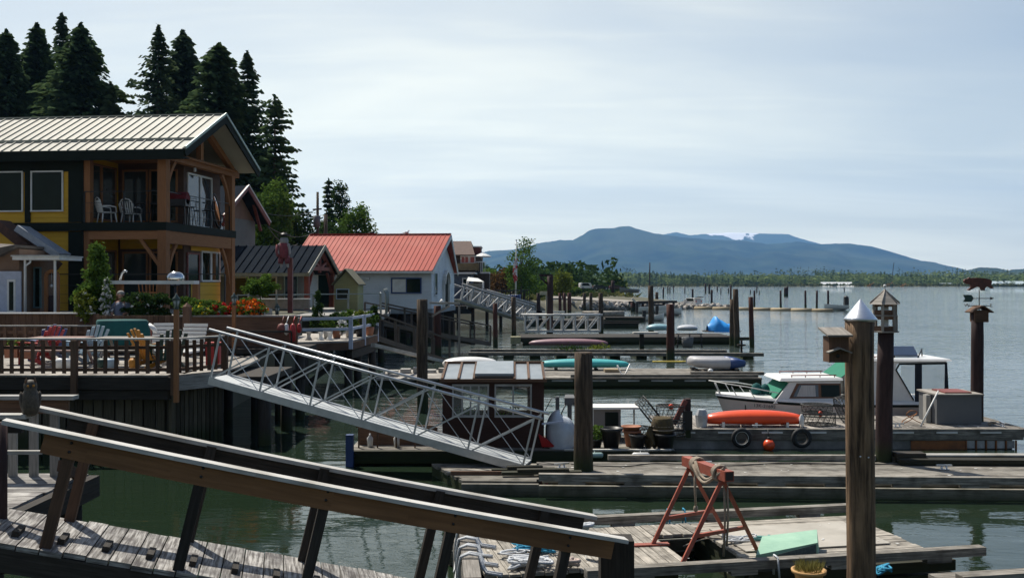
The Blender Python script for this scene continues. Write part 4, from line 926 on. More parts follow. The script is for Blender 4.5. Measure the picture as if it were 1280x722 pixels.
# ---- glass and steel fence with posts round the patio
def wirefence(name, label, pts, z0, z1, mat, n, mesh=True, cat='fence'):
    t = thing(name, label, cat, (pts[0][0], pts[0][1], z0))
    k0 = 0; m = MB()
    for (a, b) in zip(pts, pts[1:]):
        A = V((a[0], a[1], z0)); B = V((b[0], b[1], z0)); L_ = (B-A).length; nn = max(1, int(L_/n))
        m.beam(A+V((0, 0, z1-z0)), B+V((0, 0, z1-z0)), .05, .05); m.beam(A+V((0, 0, .1)), B+V((0, 0, .1)), .03, .03)
        for k in range(nn+1):
            p = A.lerp(B, k/nn); q = MB(); q.bb(p.x-.04, p.x+.04, p.y-.04, p.y+.04, z0-.2, z1-.03)
            if k < nn or b is pts[-1]: q.build('post', mat, t)
    m.build('rail', mat, t); return t
steel = mk('grey_green_steel', (.25, .29, .28), rough=.5, metal=.3)
p0 = P(296, 393, 44); p1 = P(476, 393, 50); p2 = P(481, 385, 58)
wirefence('steel_fence', 'thin grey green steel fence round the patio of the porch house', [(p0.x, 44), (p1.x, 50), (p2.x, 56)], 2.5, 3.45, steel, 1.9)
# white planked walkway with a row of upright pale pickets
A = P(478, 392, 50.5); B = P(512, 386, 58)
t = thing('walkway_deck', 'pale planked deck corner with tall upright posts before the blue wall', 'deck', (A.x, A.y, 2.3)); m = MB()
m.hexa([(A.x-2, 50.5, 2.22), (A.x+.3, 50.2, 2.22), (B.x-1.1, 58, 2.22), (B.x-4, 58, 2.22)], [(A.x-2, 50.5, 2.42), (A.x+.3, 50.2, 2.42), (B.x-1.1, 58, 2.42), (B.x-4, 58, 2.42)]); m.build('deck_board', capwood, t)
for k in range(6):
    f = k/5; p = V((A.x+.2, 50.3, 2.42)).lerp(V((B.x-1.2, 57.8, 2.42)), f); q = MB(); q.tube([p, p+V((0, 0, 1.0)), p+V((-.12, 0, 1.25))], .05, 6); q.build('post', steel, t)
for k in range(3):
    p = V((A.x-.1, 50.6, 2.3)).lerp(V((B.x-1.5, 57, 2.3)), k/2); q = MB(); q.tube([p, (p.x, p.y, -.9)], .15, 8); q.build('pile', darkwood, t)

# ---- scarecrow pirate on a red brown mast
mast = P(363, 391, 34.5); mast_top = P(363, 322, 34.5)
m = MB(); m.beam(mast, mast_top, .16, .16, V((0, 1, 0))); one('mast_post', 'red brown square post beside the hanging pirate figure', 'post', m, redtrim, bev=.01)
def pirate():
    b = P(355, 335, 34.4); t = thing('scarecrow', 'hanging pirate scarecrow with a black tricorn hat and faded red and white clothes', 'scarecrow', b)
    X, Y, Zb = b; o = V((X, Y, Zb)); M_ = Matrix.Translation(o)
    sk = [(0, 0, .45), (0, 0, .62), (0, 0, .82), (0, 0, .9), (0, -.01, 1.0), (-.17, 0, .8), (-.2, 0, .6), (-.16, -.03, .42), (.16, 0, .8), (.2, -.02, .6), (.2, -.04, .45), (-.08, 0, .4), (-.09, 0, .2), (-.1, 0, .0), (.09, 0, .4), (.12, 0, .2), (.14, 0, .0)]
    ed = [(0, 1), (1, 2), (2, 3), (3, 4), (2, 5), (5, 6), (6, 7), (2, 8), (8, 9), (9, 10), (0, 11), (11, 12), (12, 13), (0, 14), (14, 15), (15, 16)]
    ra = [.12, .11, .11, .05, .09, .06, .045, .035, .06, .045, .035, .07, .05, .04, .07, .05, .04]
    me = bpy.data.meshes.new('body'); me.from_pydata(sk, ed, []); ob = bpy.data.objects.new('body', me); COL.objects.link(ob); ob.parent = t
    ob.modifiers.new('s', 'SKIN'); 
    for i, r in enumerate(ra): me.skin_vertices[0].data[i].radius = (r, r)
    me.skin_vertices[0].data[0].use_root = True; s2 = ob.modifiers.new('d', 'SUBSURF'); s2.levels = 2; s2.render_levels = 2
    me.materials.append(mk('faded_cloth', (.45, .4, .38), rough=.9))
    h = MB(M_); h.lathe([(.17, .34), (.15, .5), (.16, .7), (.14, .84), (.07, .9)], (0, 0, 0), 12); h.build('coat', mk('faded_red_cloth', (.26, .06, .07), (.16, .03, .04), rough=.9, sc_=9), t)
    h = MB(M_)
    for s in (-1, 1): h.tube([(s*.09, 0, .42), (s*.12, 0, .15)], [.1, .085], 8)
    h.build('breeches', mk('red_stripe_cloth', (.30, .08, .09), (.12, .03, .05), sc_=14, st=(3, 1, 1), rough=.9), t)
    h = MB(M_); h.tube([(-.2, .0, .8), (-.24, 0, .55), (-.18, -.03, .4)], [.075, .06, .06], 8); h.build('sleeve', mk('sleeve_cloth', (.3, .09, .1), rough=.9), t)
    h = MB(M_); h.lathe([(.02, 1.08), (.2, 1.1), (.24, 1.15), (.13, 1.11), (.11, 1.2), (.0, 1.22)], (0, 0, 0), 12); h.build('hat', black, t)
    h = MB(M_); h.lathe([(.14, .84), (.15, .95), (.12, 1.05)], (0, .02, 0), 10); h.build('hair', mk('grey_wig', (.4, .38, .38), rough=.9), t)
pirate()

# ================================================================ red roofed building
def redhouse():
    Y0 = 66.0; A = P(539, 353, Y0); a = math.atan2(-.035*8, 8); a = math.radians(-6); m = rz(a, (A.x, Y0, 0))
    t = thing('red_roofed_building', 'pale blue clapboard building with red metal roof standing on piles', 'building', (A.x, Y0, 2.0), a)
    fz, ez, rz_, D = 2.28, 4.75, 7.3, 9.2; vm = D/2
    w = MB(m); w.bb(-8.6, 0, 0, D, fz, ez); w.build('wall', bluewall, t)
    w = MB(m); w.ext([(0, 0, ez), (0, D, ez), (0, vm, rz_-.1)], (-.12, 0, 0)); w.build('gable', bluewall, t)
    w = MB(m); z = fz+.01
    while z < ez-.05:
        zt = min(z+.155, ez-.02); w.hexa([(-8.6, -.03, z), (.0, -.03, z), (.0, -.003, z), (-8.6, -.003, z)], [(-8.6, -.01, zt), (.0, -.01, zt), (.0, -.003, zt), (-8.6, -.003, zt)])
        w.hexa([(.003, .0, z), (.03, .0, z), (.03, D, z), (.003, D, z)], [(.003, .0, zt), (.01, .0, zt), (.01, D, zt), (.003, D, zt)]); z += .16
    w.build('siding', bluewall, t)
    w = MB(m); w.bb(-8.9, .1, -.12, D+.1, 1.95, fz-.003); w.build('floor_frame', mk('pale_fascia', (.28, .32, .35), rough=.8), t)
    r = MB(m); u0, u1 = -9.6, .55; vo, vb = -.6, D+.6
    slab(r, (u0, vo, ez-.05), (u1-.35, vo, ez-.05), (u1, vm, rz_), (u0, vm, rz_), .09); slab(r, (u0, vb, ez-.05), (u1-.35, vb, ez-.05), (u1, vm, rz_), (u0, vm, rz_), .088)
    ribs(r, (u0, vo, ez-.05), (u1-.37, vo, ez-.05), (u1-.02, vm, rz_), (u0, vm, rz_), .09, 31, .06, .03)
    r.beam((u0, vm, rz_+.12), (u1, vm, rz_+.12), .3, .06); r.build('roof', redroof, t)
    f = MB(m); f.bb(u0, u1-.35, vo-.1, vo, ez-.14, ez-.0); f.beam((u1-.33, vo, ez-.12), (u1+.02, vm, rz_-.08), .06, .26); f.beam((u1-.33, vb, ez-.12), (u1+.02, vm, rz_-.08), .06, .26)
    f.build('gutter', whitep, t)
    window(t, m, -2.6, -.95+.25, 3.35, 4.25, ('y', -.03, -1), bluem, glass, nx=2, nz=1, fw=.07, curtain=.48)
    window(t, m, -6.3, -5.0, fz+.05, 4.5, ('y', -.03, -1), whitep, glass, nx=2, name='door'); window(t, m, -7.6, -6.8, fz+.05, 4.5, ('y', -.03, -1), whitep, glass, name='door')
    window(t, m, 1.0, 1.9, 3.2, 4.6, ('x', .03, 1), bluewall, glass)
    q = MB(m)                                    # arched doorway: frame and dark door leaf
    pr = None
    for k in range(13):
        an = math.pi*k/12; p = V((.12, 5.2-math.cos(an)*1.0, 3.9+math.sin(an)*.9))
        if pr: q.beam(pr, p, .3, .16, V((0, math.cos(an), -math.sin(an))))
        pr = p
    q.bb(0.003, .2, 4.1, 4.25, fz, 3.9); q.bb(.003, .2, 6.15, 6.3, fz, 3.9); o = q.build('door', whitep, t)
    g = MB(m); g.ext([(.035, 4.25, fz), (.035, 6.15, fz), (.035, 6.15, 3.9), (.035, 5.9, 4.4), (.035, 5.2, 4.75), (.035, 4.5, 4.4), (.035, 4.25, 3.9)], (.03, 0, 0)); g.build('door_leaf', darktrim, o)
    q = MB(m); q.bb(-4.3, -4.1, -.4, -.003, 4.2, 4.32); q.build('wall_lamp', whitep, t)
    for u in (-8, -6.4, -4.8, -3.2, -1.6, -.1):
        for v in (.2, 4.5, 9):
            q = MB(m); q.tube([(u, v, 1.95), (u+.03, v, -1.2)], .15, 8); q.build('pile', darkwood, t)
    for u in (-8, -4.8, -1.6): q = MB(m); q.beam((u, .2, 1.7), (u+1.6, .2, .2), .12, .2, V((0, 1, 0))); q.build('cross_brace', darkwood, t)
    q = MB(m); q.bb(-8.8, .05, 8.8, 8.9, -1, 1.95); q.build('skirting', darkwood, t)
    return m
RM = redhouse()
for (u, s) in ((-2.6, 1), (-5.1, 0)):
    p = loc(RM, u, 4.6, 7.45); m = MB(); m.ball((p.x, p.y, p.z+.08), .16, .09, .09, 8); m.ball((p.x+.13, p.y, p.z+.2), .06, .05, .05, 6); m.tube([p+V((-.1, 0, .08)), p+V((-.3, 0, .05))], [.06, .02], 5)
    one('seagull', 'white gull sitting on the red roof ridge' if s else 'dark bird perched left of the white gull on the red roof ridge', 'bird', m, whiteplas if s else black)

# ---- brown shingle house and what stands around it
def brownhouse():
    Y0 = 96; A = P(572, 353, Y0); B = P(600, 353, Y0); t = thing('shingle_house', 'small brown shingle house with a dormer beyond the red roofed building', 'house', (A.x, Y0, 2))
    z = lambda py: CZ+(353-py)/F*Y0
    w = MB(); w.bb(A.x-3, B.x, Y0, Y0+7, 1.5, z(322)); w.build('wall', brownwall, t)
    w = MB(); w.bb(A.x-3, P(599, 353, Y0).x, Y0-.9, Y0, z(338), z(329)); w.build('balcony', mk('olive_panel', (.16, .12, .06), rough=.9), t)
    r = MB(); r.ext([(A.x-3, Y0-1, z(320)), (P(594, 353, Y0).x, Y0-1, z(320)), (P(587, 353, Y0).x, Y0+3.5, z(301)), (A.x-3, Y0+3.5, z(301))], (0, 0, .12)); r.ext([(A.x-3, Y0+8, z(320)), (P(594, 353, Y0).x, Y0+8, z(320)), (P(587, 353, Y0).x, Y0+3.5, z(301)), (A.x-3, Y0+3.5, z(301))], (0, 0, .118)); r.build('roof', mk('brown_shingles', (.12, .075, .06), (.07, .045, .035), rough=.9, sc_=4), t)
    d = MB(); d.bb(P(589, 353, Y0).x, P(600, 353, Y0).x, Y0+2.5, Y0+6, z(320)-.3, z(308)); d.build('dormer', redtrim, t)
    d = MB(); d.bb(P(588, 353, Y0).x, P(601, 353, Y0).x, Y0+2.2, Y0+6.3, z(308)+.003, z(306.4)); d.build('dormer_roof', whitep, t)
    window(t, None, P(577, 353, Y0).x, P(585, 353, Y0).x, z(328), z(321), ('y', Y0, -1), whitep, skyglass, fw=.12, nx=2); window(t, None, P(588, 353, Y0).x, P(593, 353, Y0).x, z(328), z(321), ('y', Y0, -1), whitep, skyglass, fw=.1)
    l = MB(); l.bb(A.x-2, P(592, 353, Y0).x, Y0-6, Y0, 1.2, z(343)); l.build('lower_wall', mk('slate_blue_wall', (.12, .15, .2), rough=.8), t)
    l = MB(); l.bb(A.x-2, P(597, 353, Y0).x, Y0-6.6, Y0-.9, z(343)+.003, z(341)); l.build('porch_roof', whitep, t)
    window(t, None, P(579, 353, 90).x, P(584, 353, 90).x, CZ-(364-353)/F*90, CZ+(353-350)/F*90+.1, ('y', Y0-6, -1), whitep, glass, fw=.1, name='door')
brownhouse()
def patio_umbrella(label, px, ytop, yrim, w_px, ybase, Y, mat):
    c = P(px, ytop, Y); r = w_px/2/F*Y; zr = P(px, yrim, Y).z; zb = P(px, ybase, Y).z
    t = thing('patio_umbrella', label, 'umbrella', (c.x, Y, zb)); m = MB(); m.lathe([(0, c.z+.05), (.05, c.z), (r*.55, zr+(c.z-zr)*.5), (r, zr), (r, zr-.12)], (c.x, Y, 0), 8, sm=False); m.build('canopy', mat, t)
    m = MB(); m.tube([(c.x, Y, zb), (c.x, Y, c.z)], .05, 6); m.build('pole', whitep, t)
patio_umbrella('open white patio umbrella on the upper terrace of the brown house', 603, 315.5, 320, 22, 338, 98, whitep)
# terrace and white chairs under it
Y = 98; t = thing('upper_terrace', 'small terrace with white railing under the open white umbrella', 'terrace', P(605, 340, Y)); z = lambda py: CZ+(353-py)/F*Y
m = MB(); m.bb(P(596, 0, Y).x, P(612, 0, Y).x, Y-2, Y+3, z(342), z(340)); m.build('floor', whitep, t)
m = MB(); m.bb(P(596, 0, Y).x, P(612, 0, Y).x, Y-1.9, Y+2.9, 1.5, z(342)-.003); m.build('base', brownwall, t)
m = MB(); rail(m, [(P(596, 0, Y).x, Y-2), (P(607, 0, Y).x, Y-2)], z(340), .95, .18, bw=.04, top=(.08, .08), posts=.9); m.build('railing', whitep, t)
# white canopy tent
Y = 84; t = thing('canopy_tent', 'white canopy tent at the head of the white gangway', 'tent', P(595, 375, Y)); z = lambda py: CZ+(353-py)/F*Y
x0, x1 = P(583, 0, Y).x, P(604, 0, Y).x
m = MB(); m.hexa([(x0, Y, z(351)), (x1, Y, z(352)), (x1, Y+3, z(352)), (x0, Y+3, z(351))], [(x0+.1, Y+1, z(346)), (x1-.5, Y+1, z(347.5)), (x1-.5, Y+2, z(347.5)), (x0+.1, Y+2, z(346))]); m.build('roof', whitep, t)
for x in (x0+.05, x1-.05):
    for y in (Y+.05, Y+2.9): q = MB(); q.tube([(x, y, z(351.5)), (x, y, 1.8)], .04, 5); q.build('pole', whitep, t)
m = MB(); m.bb(x0, x1-.1, Y+2.5, Y+2.54, 1.9, z(354)); m.build('back_panel', mk('pale_grey_cloth', (.4, .4, .38), rough=.9), t)
# pier deck with black fence between canopy tent and bank
t = thing('waterfront_deck', 'long low deck with dark railing and blue items between the tent and the flagpole', 'deck', P(640, 380, 92)); 
m = MB(); m.hexa([(-6.5, 84, 1.75), (1.6, 92, 1.75), (1.6, 99, 1.75), (-6.5, 99, 1.75)], [(-6.5, 84, 2.0), (1.6, 92, 2.0), (1.6, 99, 2.0), (-6.5, 99, 2.0)]); m.build('deck_board', darkwood, t)
m = MB(); rail(m, [(-4.3, 85.9), (1.6, 91.9)], 2.0, 1.3, .28, bw=.05, top=(.1, .08), posts=2); m.build('railing', mk('dark_fence', (.03, .035, .045), rough=.8), t)
for k in range(7):
    q = MB(); p = V((-5.8, 84.5, 0)).lerp(V((1.4, 92, 0)), k/6); q.tube([(p.x, p.y+.3, 1.75), (p.x, p.y+.3, -1.2)], .15, 7); q.build('pile', darkwood, t)
for i, (px, col) in enumerate(((638, bluem), (647, bluem), (642, whiteplas))):
    q = P(px, 371, 96); m = MB(); m.lathe([(.22, 0), (.3, .25), (.3, .8), (.26, .85), (0, .85)], (q.x, 95+i*.6, 2.0), 10); one('barrel', ['blue barrel on the waterfront deck left of the flagpole', 'blue barrel on the waterfront deck right of the flagpole', 'white barrel between the blue ones by the flagpole'][i], 'barrel', m, col)
# flagpole
t = thing('flagpole', 'white flagpole with a limp red and white flag before the airy tree', 'flagpole', P(644.5, 375, 118)); A = P(644.5, 377, 118); B = P(645.5, 300, 118); m = MB(); m.tube([A, B], [.11, .05], 8); m.build('pole', whitep, t)
m = MB(); m.ball(B, .1, n=8); m.build('finial', whitep, t)
flm = bpy.data.materials.new('flag_cloth')
m = MB(); T = P(645, 318, 118); m.grid(lambda u, v: V((T.x+.12-.55*v*(.3+.7*math.sin(u*2.2+.4))+.1*math.sin(v*9), T.y-.1+.15*math.sin(v*7+u*3), T.z-.4-u*2.6-v*.3)), 10, 8); m.build('flag', mk('flag_red_white', (.5, .03, .03), (.7, .68, .66), sc_=2.2, lo=.48, hi=.52, rough=.9, bump=0), t)
# utility pole, wires
A = P(417, 262, 80); t = thing('utility_pole', 'thin utility pole with a grey transformer among the trees', 'pole', P(396, 300, 80)); T = P(397, 240, 80); m = MB(); m.tube([T, (T.x, 80, 3)], [.1, .16], 7); m.build('pole', bark, t)
m = MB(); m.lathe([(.0, 0), (.28, 0), (.28, .9), (0, .95)], P(396, 284, 79.6), 10); m.build('transformer', greybox, t)
m = MB(); m.beam(P(391, 262, 79.9), P(402, 261, 79.9), .1, .12); m.build('cross_arm', bark, t)
A = P(407, 262, 82); m = MB(); T2 = P(407, 268, 82); m.tube([T2, (T2.x, 82, 3)], [.15, .18], 7); one('utility_pole', 'shorter thicker pole right of the transformer pole above the red roof', 'pole', m, bark)
def wire(label, a, b, sag, r=.018):
    m = MB(); m.tube([V(a).lerp(V(b), k/14)-V((0, 0, sag*4*(k/14)*(1-k/14))) for k in range(15)], r, 4); one('overhead_wire', label, 'wire', m, black)
wire('wire from the gable of the porch house to the transformer pole', P(332, 281, 58), P(396, 288, 79.7), .6); wire('wire sagging down from the porch house gable to the red roof', P(334, 282, 58), P(372, 305, 70), .5)
wire('upper wire running left from the transformer pole behind the timber house', P(396, 262, 79.8), P(300, 255, 62), .6)

# neighbouring cottage at the far left
def cottage():
    Y = 32.6; z = lambda py, y=Y: CZ+(353-py)/F*y; X = lambda px, y=Y: (px-640)/F*y
    t = thing('cottage', 'tan cottage corner with white porch roof and shingled roof at the left edge', 'house', (X(20), Y, 2.98))
    w = MB(); w.bb(X(-60), X(24), Y, Y+2, 2.98, z(311)); w.bb(X(24)+.002, X(55, Y+1.2), Y+.9, Y+1.9, 2.98, z(322)-.06); w.build('wall', tanwall, t)
    r = MB(); r.hexa([(X(-60), Y-.3, z(332-9)), (X(1), Y-.3, z(322)), (X(24), Y-.3, z(309)), (X(24), Y-.3, z(306))][:4], [(X(-60), Y+2, z(300)), (X(1), Y+2, z(305)), (X(24), Y+2, z(309)), (X(24), Y+2, z(306))]); r.build('roof', mk('grey_shingles', (.12, .10, .085), (.07, .06, .05), sc_=6, rough=.9), t)
    r = MB(); A = V((X(-14), Y+2.2, z(281))); B = V((X(42), Y+2.2, z(318))); r.beam(A, B, .9, .22); r.build('barge_board', mk('blue_grey_fascia', (.34, .38, .44), rough=.6), t)
    r = MB(); r.beam(A+V((-1, .6, .2)), B+V((-.6, .6, -.35)), .9, .3); r.build('shingle_slope', mk('brown_tile', (.14, .07, .05), (.07, .04, .03), sc_=7, rough=.9), t)
    r = MB(); r.bb(X(23), X(81), Y-.4, Y+1.3, z(325), z(321)); r.build('porch_roof', whitep, t)
    r = MB(); r.bb(X(23)-.03, X(81)+.03, Y-.45, Y+1.35, z(321)+.003, z(319.2)); r.build('porch_roof_sheet', mk('pale_sheet', (.62, .63, .6), rough=.5), t)
    for px in (36.5, 73.5):
        q = MB(); q.bb(X(px)-.03, X(px)+.03, Y-.3, Y-.24, 2.98, z(325)); q.build('post', whitep, t)
    q = MB(); q.tube([(X(44), Y-.33, z(325)), (X(44), Y-.33, z(328)), (X(38), Y-.36, z(333)), (X(38), Y-.36, 3.0)], .035, 6); q.build('downpipe', whitep, t)
    window(t, None, X(28), X(34), 3.2, z(335), ('y', Y+.9, -1), mk('teal_frame', (.12, .22, .24), rough=.5), glass, fw=.05)
    d = MB(); d.bb(X(1), X(30)-.05, Y-.1, Y-.05, 3.0, z(339)); o = d.build('door', bluewhite, t)
    g = MB(); g.bb(X(13.5), X(19), Y-.12, Y-.103, 3.1, z(352)); g.build('pane', glass, o)
    g = MB(); g.bb(X(11), X(21.5), Y-.115, Y-.102, 3.02, z(349)); g.build('panel', whitep, o)
cottage()
# arched wooden garden gate thing with hanging ornament (before the yellow wall)
t = thing('garden_arch', 'rounded wooden garden arch with a hanging ornament before the yellow wall', 'arch', P(65, 388, 33)); m = MB(); c = P(65, 345, 33); prev = None
pts = [V((c.x-.19, 33, 3.0))]+[V((c.x+math.cos(math.pi*(1-k/8))*.19, 33, c.z+math.sin(math.pi*k/8)*.16)) for k in range(9)]+[V((c.x+.19, 33, 3.0))]
for a_, b_ in zip(pts, pts[1:]): m.beam(a_, b_, .12, .06, V((0, 1, 0)))
m.build('arch_frame', timber, t)
m = MB(); m.ext([(c.x-.17, 33.02, 3.0), (c.x+.17, 33.02, 3.0), (c.x+.17, 33.02, 3.45), (c.x+.1, 33.02, 3.58), (c.x-.1, 33.02, 3.58), (c.x-.17, 33.02, 3.45)], (0, .04, 0)); m.build('lower_panel', mk('dark_purple_panel', (.03, .012, .018), rough=.7), t)
m = MB(); m.tube([(c.x, 32.97, c.z+.13), (c.x, 32.97, c.z-.25)], .008, 4); m.ball((c.x, 32.97, c.z-.32), .06, .03, .07, 8); m.build('ornament', alu, t)
# ================================================================ sun deck at left
def fpost(root, x, y, z0, z1, w, mat, name='post', rot=0, m=None):
    q = MB(m); q.box((x, y, (z0+z1)/2), w, w, z1-z0, rot); return q.build(name, mat, root)
def plank_field(mb, p0, u, v, nu, wu, lv, t, gap=.012, jit=.03):
    """planks of width wu stepped along u, running length lv along v"""
    p0 = V(p0); u = V(u).normalized(); v = V(v).normalized(); n = u.cross(v); n = n if n.z > 0 else -n
    for k in range(nu):
        a = p0+u*(k*wu+gap/2); b = a+u*(wu-gap); j0 = R.uniform(-jit, jit); j1 = R.uniform(-jit, jit); dz = n*R.uniform(-.004, .004)
        bt = [a+v*j0, b+v*j0, b+v*(lv+j1), a+v*(lv+j1)]
        mb.hexa([q-n*t+dz for q in bt], [q+dz for q in bt])
DZ = 1.88
t = thing('sun_deck', 'weathered boarded sun deck on vertical timber cribbing beside the aluminium gangway', 'deck', (-12, 25, 0))
m = MB(); k = -24.0
while k < -7.75: 
    yb = 23.02 if k < -7.9 else 23.4
    m.hexa([(k, yb, DZ-.04), (k+.135, yb, DZ-.04), (k+.135, 30.0, DZ-.04), (k, 30.0, DZ-.04)], [(k, yb, DZ), (k+.135, yb, DZ), (k+.135, 30.0, DZ), (k, 30.0, DZ)]); k += .14
m.hexa([(-7.745, 23.0, DZ-.04), (-6.9, 24.4, DZ-.04), (-6.9, 27.5, DZ-.04), (-7.745, 30, DZ-.04)], [(-7.745, 23.0, DZ), (-6.9, 24.4, DZ), (-6.9, 27.5, DZ), (-7.745, 30, DZ)])
m.build('deck_board', greywood, t)
m = MB(); m.beam((-24, 23.06, DZ-.19), (-7.8, 23.06, DZ-.19), .1, .28); m.build('fascia', darkwood, t); m = MB(); m.beam((-24, 23.2, DZ-.46), (-7.9, 23.2, DZ-.46), .2, .22); m.build('joist', darkwood, t)
m = MB(); m.beam((-7.78, 23.0, DZ-.2), (-6.85, 24.4, DZ-.2), .1, .32); m.build('side_fascia', greywood, t)
crib = MB(); x = -24.0
while x < -7.95:
    w = R.uniform(.16, .30); crib.bb(x, x+w*.86, 23.5+R.uniform(-.03, .03), 23.62, -1.2, DZ-.5-R.uniform(0, .05)); x += w
f = 0
while f < 1:
    a = V((-7.95, 23.5, 0)).lerp(V((-7.2, 24.9, 0)), f); crib.box((a.x, a.y, .1), .1, .12, 2.7, .95, ); f += .085
crib.build('cribbing', wood('cribbing_wood', (.12, .105, .075), (.045, .04, .028), low=WEED, low_z=.5, rnd=.4), t)
m = MB(); m.bb(-24, -7.3, 25.2, 25.4, -1.2, DZ-.3); m.build('inner_wall', darkwood, t)
def picket_rail(name, label, pts, z0, h, post_px, pmat, capm, gap=.24, pw=.085):
    t = thing(name, label, 'railing', (pts[0][0], pts[0][1], z0)); cap = MB(); pk = MB(); rl = MB()
    for (a, b) in zip(pts, pts[1:]):
        A = V((a[0], a[1], z0)); B = V((b[0], b[1], z0)); d = (B-A).normalized(); n = V((-d.y, d.x, 0))
        cap.beam(A+V((0, 0, h)), B+V((0, 0, h))+d*.05, .14, .035)
        for zz in (.12, h-.2): rl.beam(A+V((0, 0, zz)), B+V((0, 0, zz)), .04, .07)
        L_ = (B-A).length; k = int(L_/gap)
        for i in range(k+1):
            p = A.lerp(B, (i+.5)/(k+1))-n*.045
            pk.beam(p+V((R.uniform(-.01, .01), 0, .04)), p+V((0, 0, h-.03-R.uniform(0, .02))), .025 if abs(d.x) < .5 else pw, pw if abs(d.x) < .5 else .025, V((0, 1, 0)))
    cap.build('cap_rail', capm, t); pk.build('picket', pmat, t); rl.build('cross_rail', pmat, t)
    return t
pr = picket_rail('deck_railing', 'brown picket railing with a pale cap along the front of the sun deck', [(-24, 23.05), (-7.75, 23.05), (-6.95, 24.35)], DZ, .83, None, fencewood, capwood)
for x in (-7.72, -10.0, -12.3, -14.6, -17): fpost(pr, x, 22.96, DZ-.45, DZ+.80, .13, fencewood)
fpost(pr, -6.93, 24.3, DZ-.3, DZ+.85, .11, fencewood)
pr = picket_rail('deck_railing', 'rear picket railing of the sun deck in front of the board wall', [(-24, 29.6), (-10.3, 29.6)], DZ, .85, None, fencewood, capwood, .3)
for x in (-10.3, -13, -16): fpost(pr, x, 29.5, DZ, DZ+.83, .11, fencewood)
def lamp_post(label, px, ytop, Y, zb, w=.1, cap=True):
    c = P(px, ytop, Y); t = thing('lamp_post', label, 'lamp post', (c.x, Y, zb)); zl = c.z-.36
    fpost(t, c.x, Y, zb, zl, w, timber)
    L_ = MB(); o = (c.x, Y, zl)
    L_.lathe([(.0, 0), (.045, 0), (.06, .04), (.05, .06)], o, 8); L_.lathe([(.10, .22), (.085, .26), (.03, .32), (.018, .36), (0, .37)], o, 8)
    for k in range(4):
        an = k*math.pi/2+.4; L_.tube([(c.x+.055*math.cos(an), Y+.055*math.sin(an), zl+.05), (c.x+.085*math.cos(an), Y+.085*math.sin(an), zl+.23)], .008, 4)
    o1 = L_.build('lantern', mk('verdigris_metal', (.05, .08, .07), rough=.5), t)
    g = MB(); g.lathe([(.045, .06), (.075, .22)], o, 8); g.build('lantern_glass', mk('lantern_glass', (.35, .38, .36), rough=.1), o1)
lamp_post('tall thin lamp post standing at the corner of the sun deck railing', 220.5, 367, 22.85, DZ-.6)
lamp_post('lamp post with a lantern rising through the flower planter', 292.5, 366, 29.2, 1.2)
lamp_post('short lantern post at the right end of the planter before the pale patio wall', 346.5, 379, 33, 2.3)
c = P(234, 383, 29); m = MB(); m.box((c.x, 29, (DZ+c.z)/2), .2, .2, c.z-DZ); m.lathe([(.14, 0), (.0, .12)], (c.x, 29, c.z), 4, sm=False); one('gate_post', 'square wooden gate post with a pointed top right of the first lamp post', 'post', m, fencewood)
# ---- furniture on the sun deck
def adirondack(label, px, Y, a, mat, src={}):
    c = P(px, 440, Y); loc_ = (c.x, Y, DZ)
    t = thing('adirondack_chair', label, 'chair', (0, 0, 0), group='garden chairs on the sun deck')
    s = MB(); 
    for k in range(5): y = -.28+k*.11; s.beam((-.27, y, .36-.03*k), (.27, y, .36-.03*k), .09, .022)
    s.build('seat', mat, t)
    b = MB()
    for k in range(5): x = (k-2)*.11; tz = 1.0-.03*abs(k-2)**2; b.beam((x, .2, .22), (x*1.35, .52, tz), .088, .02, V((0, 1, 0)))
    b.beam((-.28, .33, .55), (.28, .33, .55), .03, .07); b.build('backrest', mat, t)
    for i in (-1, 1):
        q = MB(); q.beam((i*.34, -.38, .58), (i*.34, .35, .56), .13, .025); q.build('armrest', mat, t)
        q = MB(); q.beam((i*.31, -.33, 0), (i*.31, -.33, .56), .09, .025, V((0, 1, 0))); q.beam((i*.29, -.36, .3), (i*.29, .42, .03), .03, .1); q.build('leg', mat, t)
    t.location = loc_; t.rotation_euler = (0, 0, a); return t
adirondack('red wooden garden chair on the left part of the sun deck', 49, 26.2, -1.9, redm)
adirondack('dark blue garden chair behind the red one', 58, 27.2, -2.3, bluem)
adirondack('light blue folding backed chair in the middle of the sun deck', 107, 26.6, -2.1, lightblue)
adirondack('yellow orange slatted garden chair near the deck corner', 192, 24.9, 2.5, yelm)
adirondack('dark green garden chair beside the yellow one', 209, 24.8, -2.5, dkgreen)
def lounger(label, px, Y, a):
    c = P(px, 420, Y); t = thing('sun_lounger', label, 'sun lounger', (0, 0, 0), group='white sun loungers on the sun deck')
    s = MB()
    for k in range(12): s.beam((-.33, -1.2+k*.1, .33), (.33, -1.2+k*.1, .33), .08, .015)
    s.build('seat', whiteplas, t); s = MB()
    for k in range(7): s.beam((-.33, .05+k*.06, .36+k*.1), (.33, .05+k*.06, .36+k*.1), .012, .085)
    s.build('backrest', whiteplas, t)
    for i in (-1, 1):
        s = MB(); s.beam((i*.35, -1.25, .31), (i*.35, .05, .31), .04, .05); s.build('frame', whiteplas, t)
        for y in (-1.1, -.1): s = MB(); s.beam((i*.34, y, .3), (i*.34, y, 0), .05, .04, V((0, 1, 0))); s.build('leg', whiteplas, t)
    t.location = (c.x, Y, DZ); t.rotation_euler = (0, 0, a)
lounger('white slatted lounger with raised back behind the yellow chair', 204, 27.4, .15)
lounger('white slatted lounger with raised back nearer the gangway head', 238, 27.0, -.05)
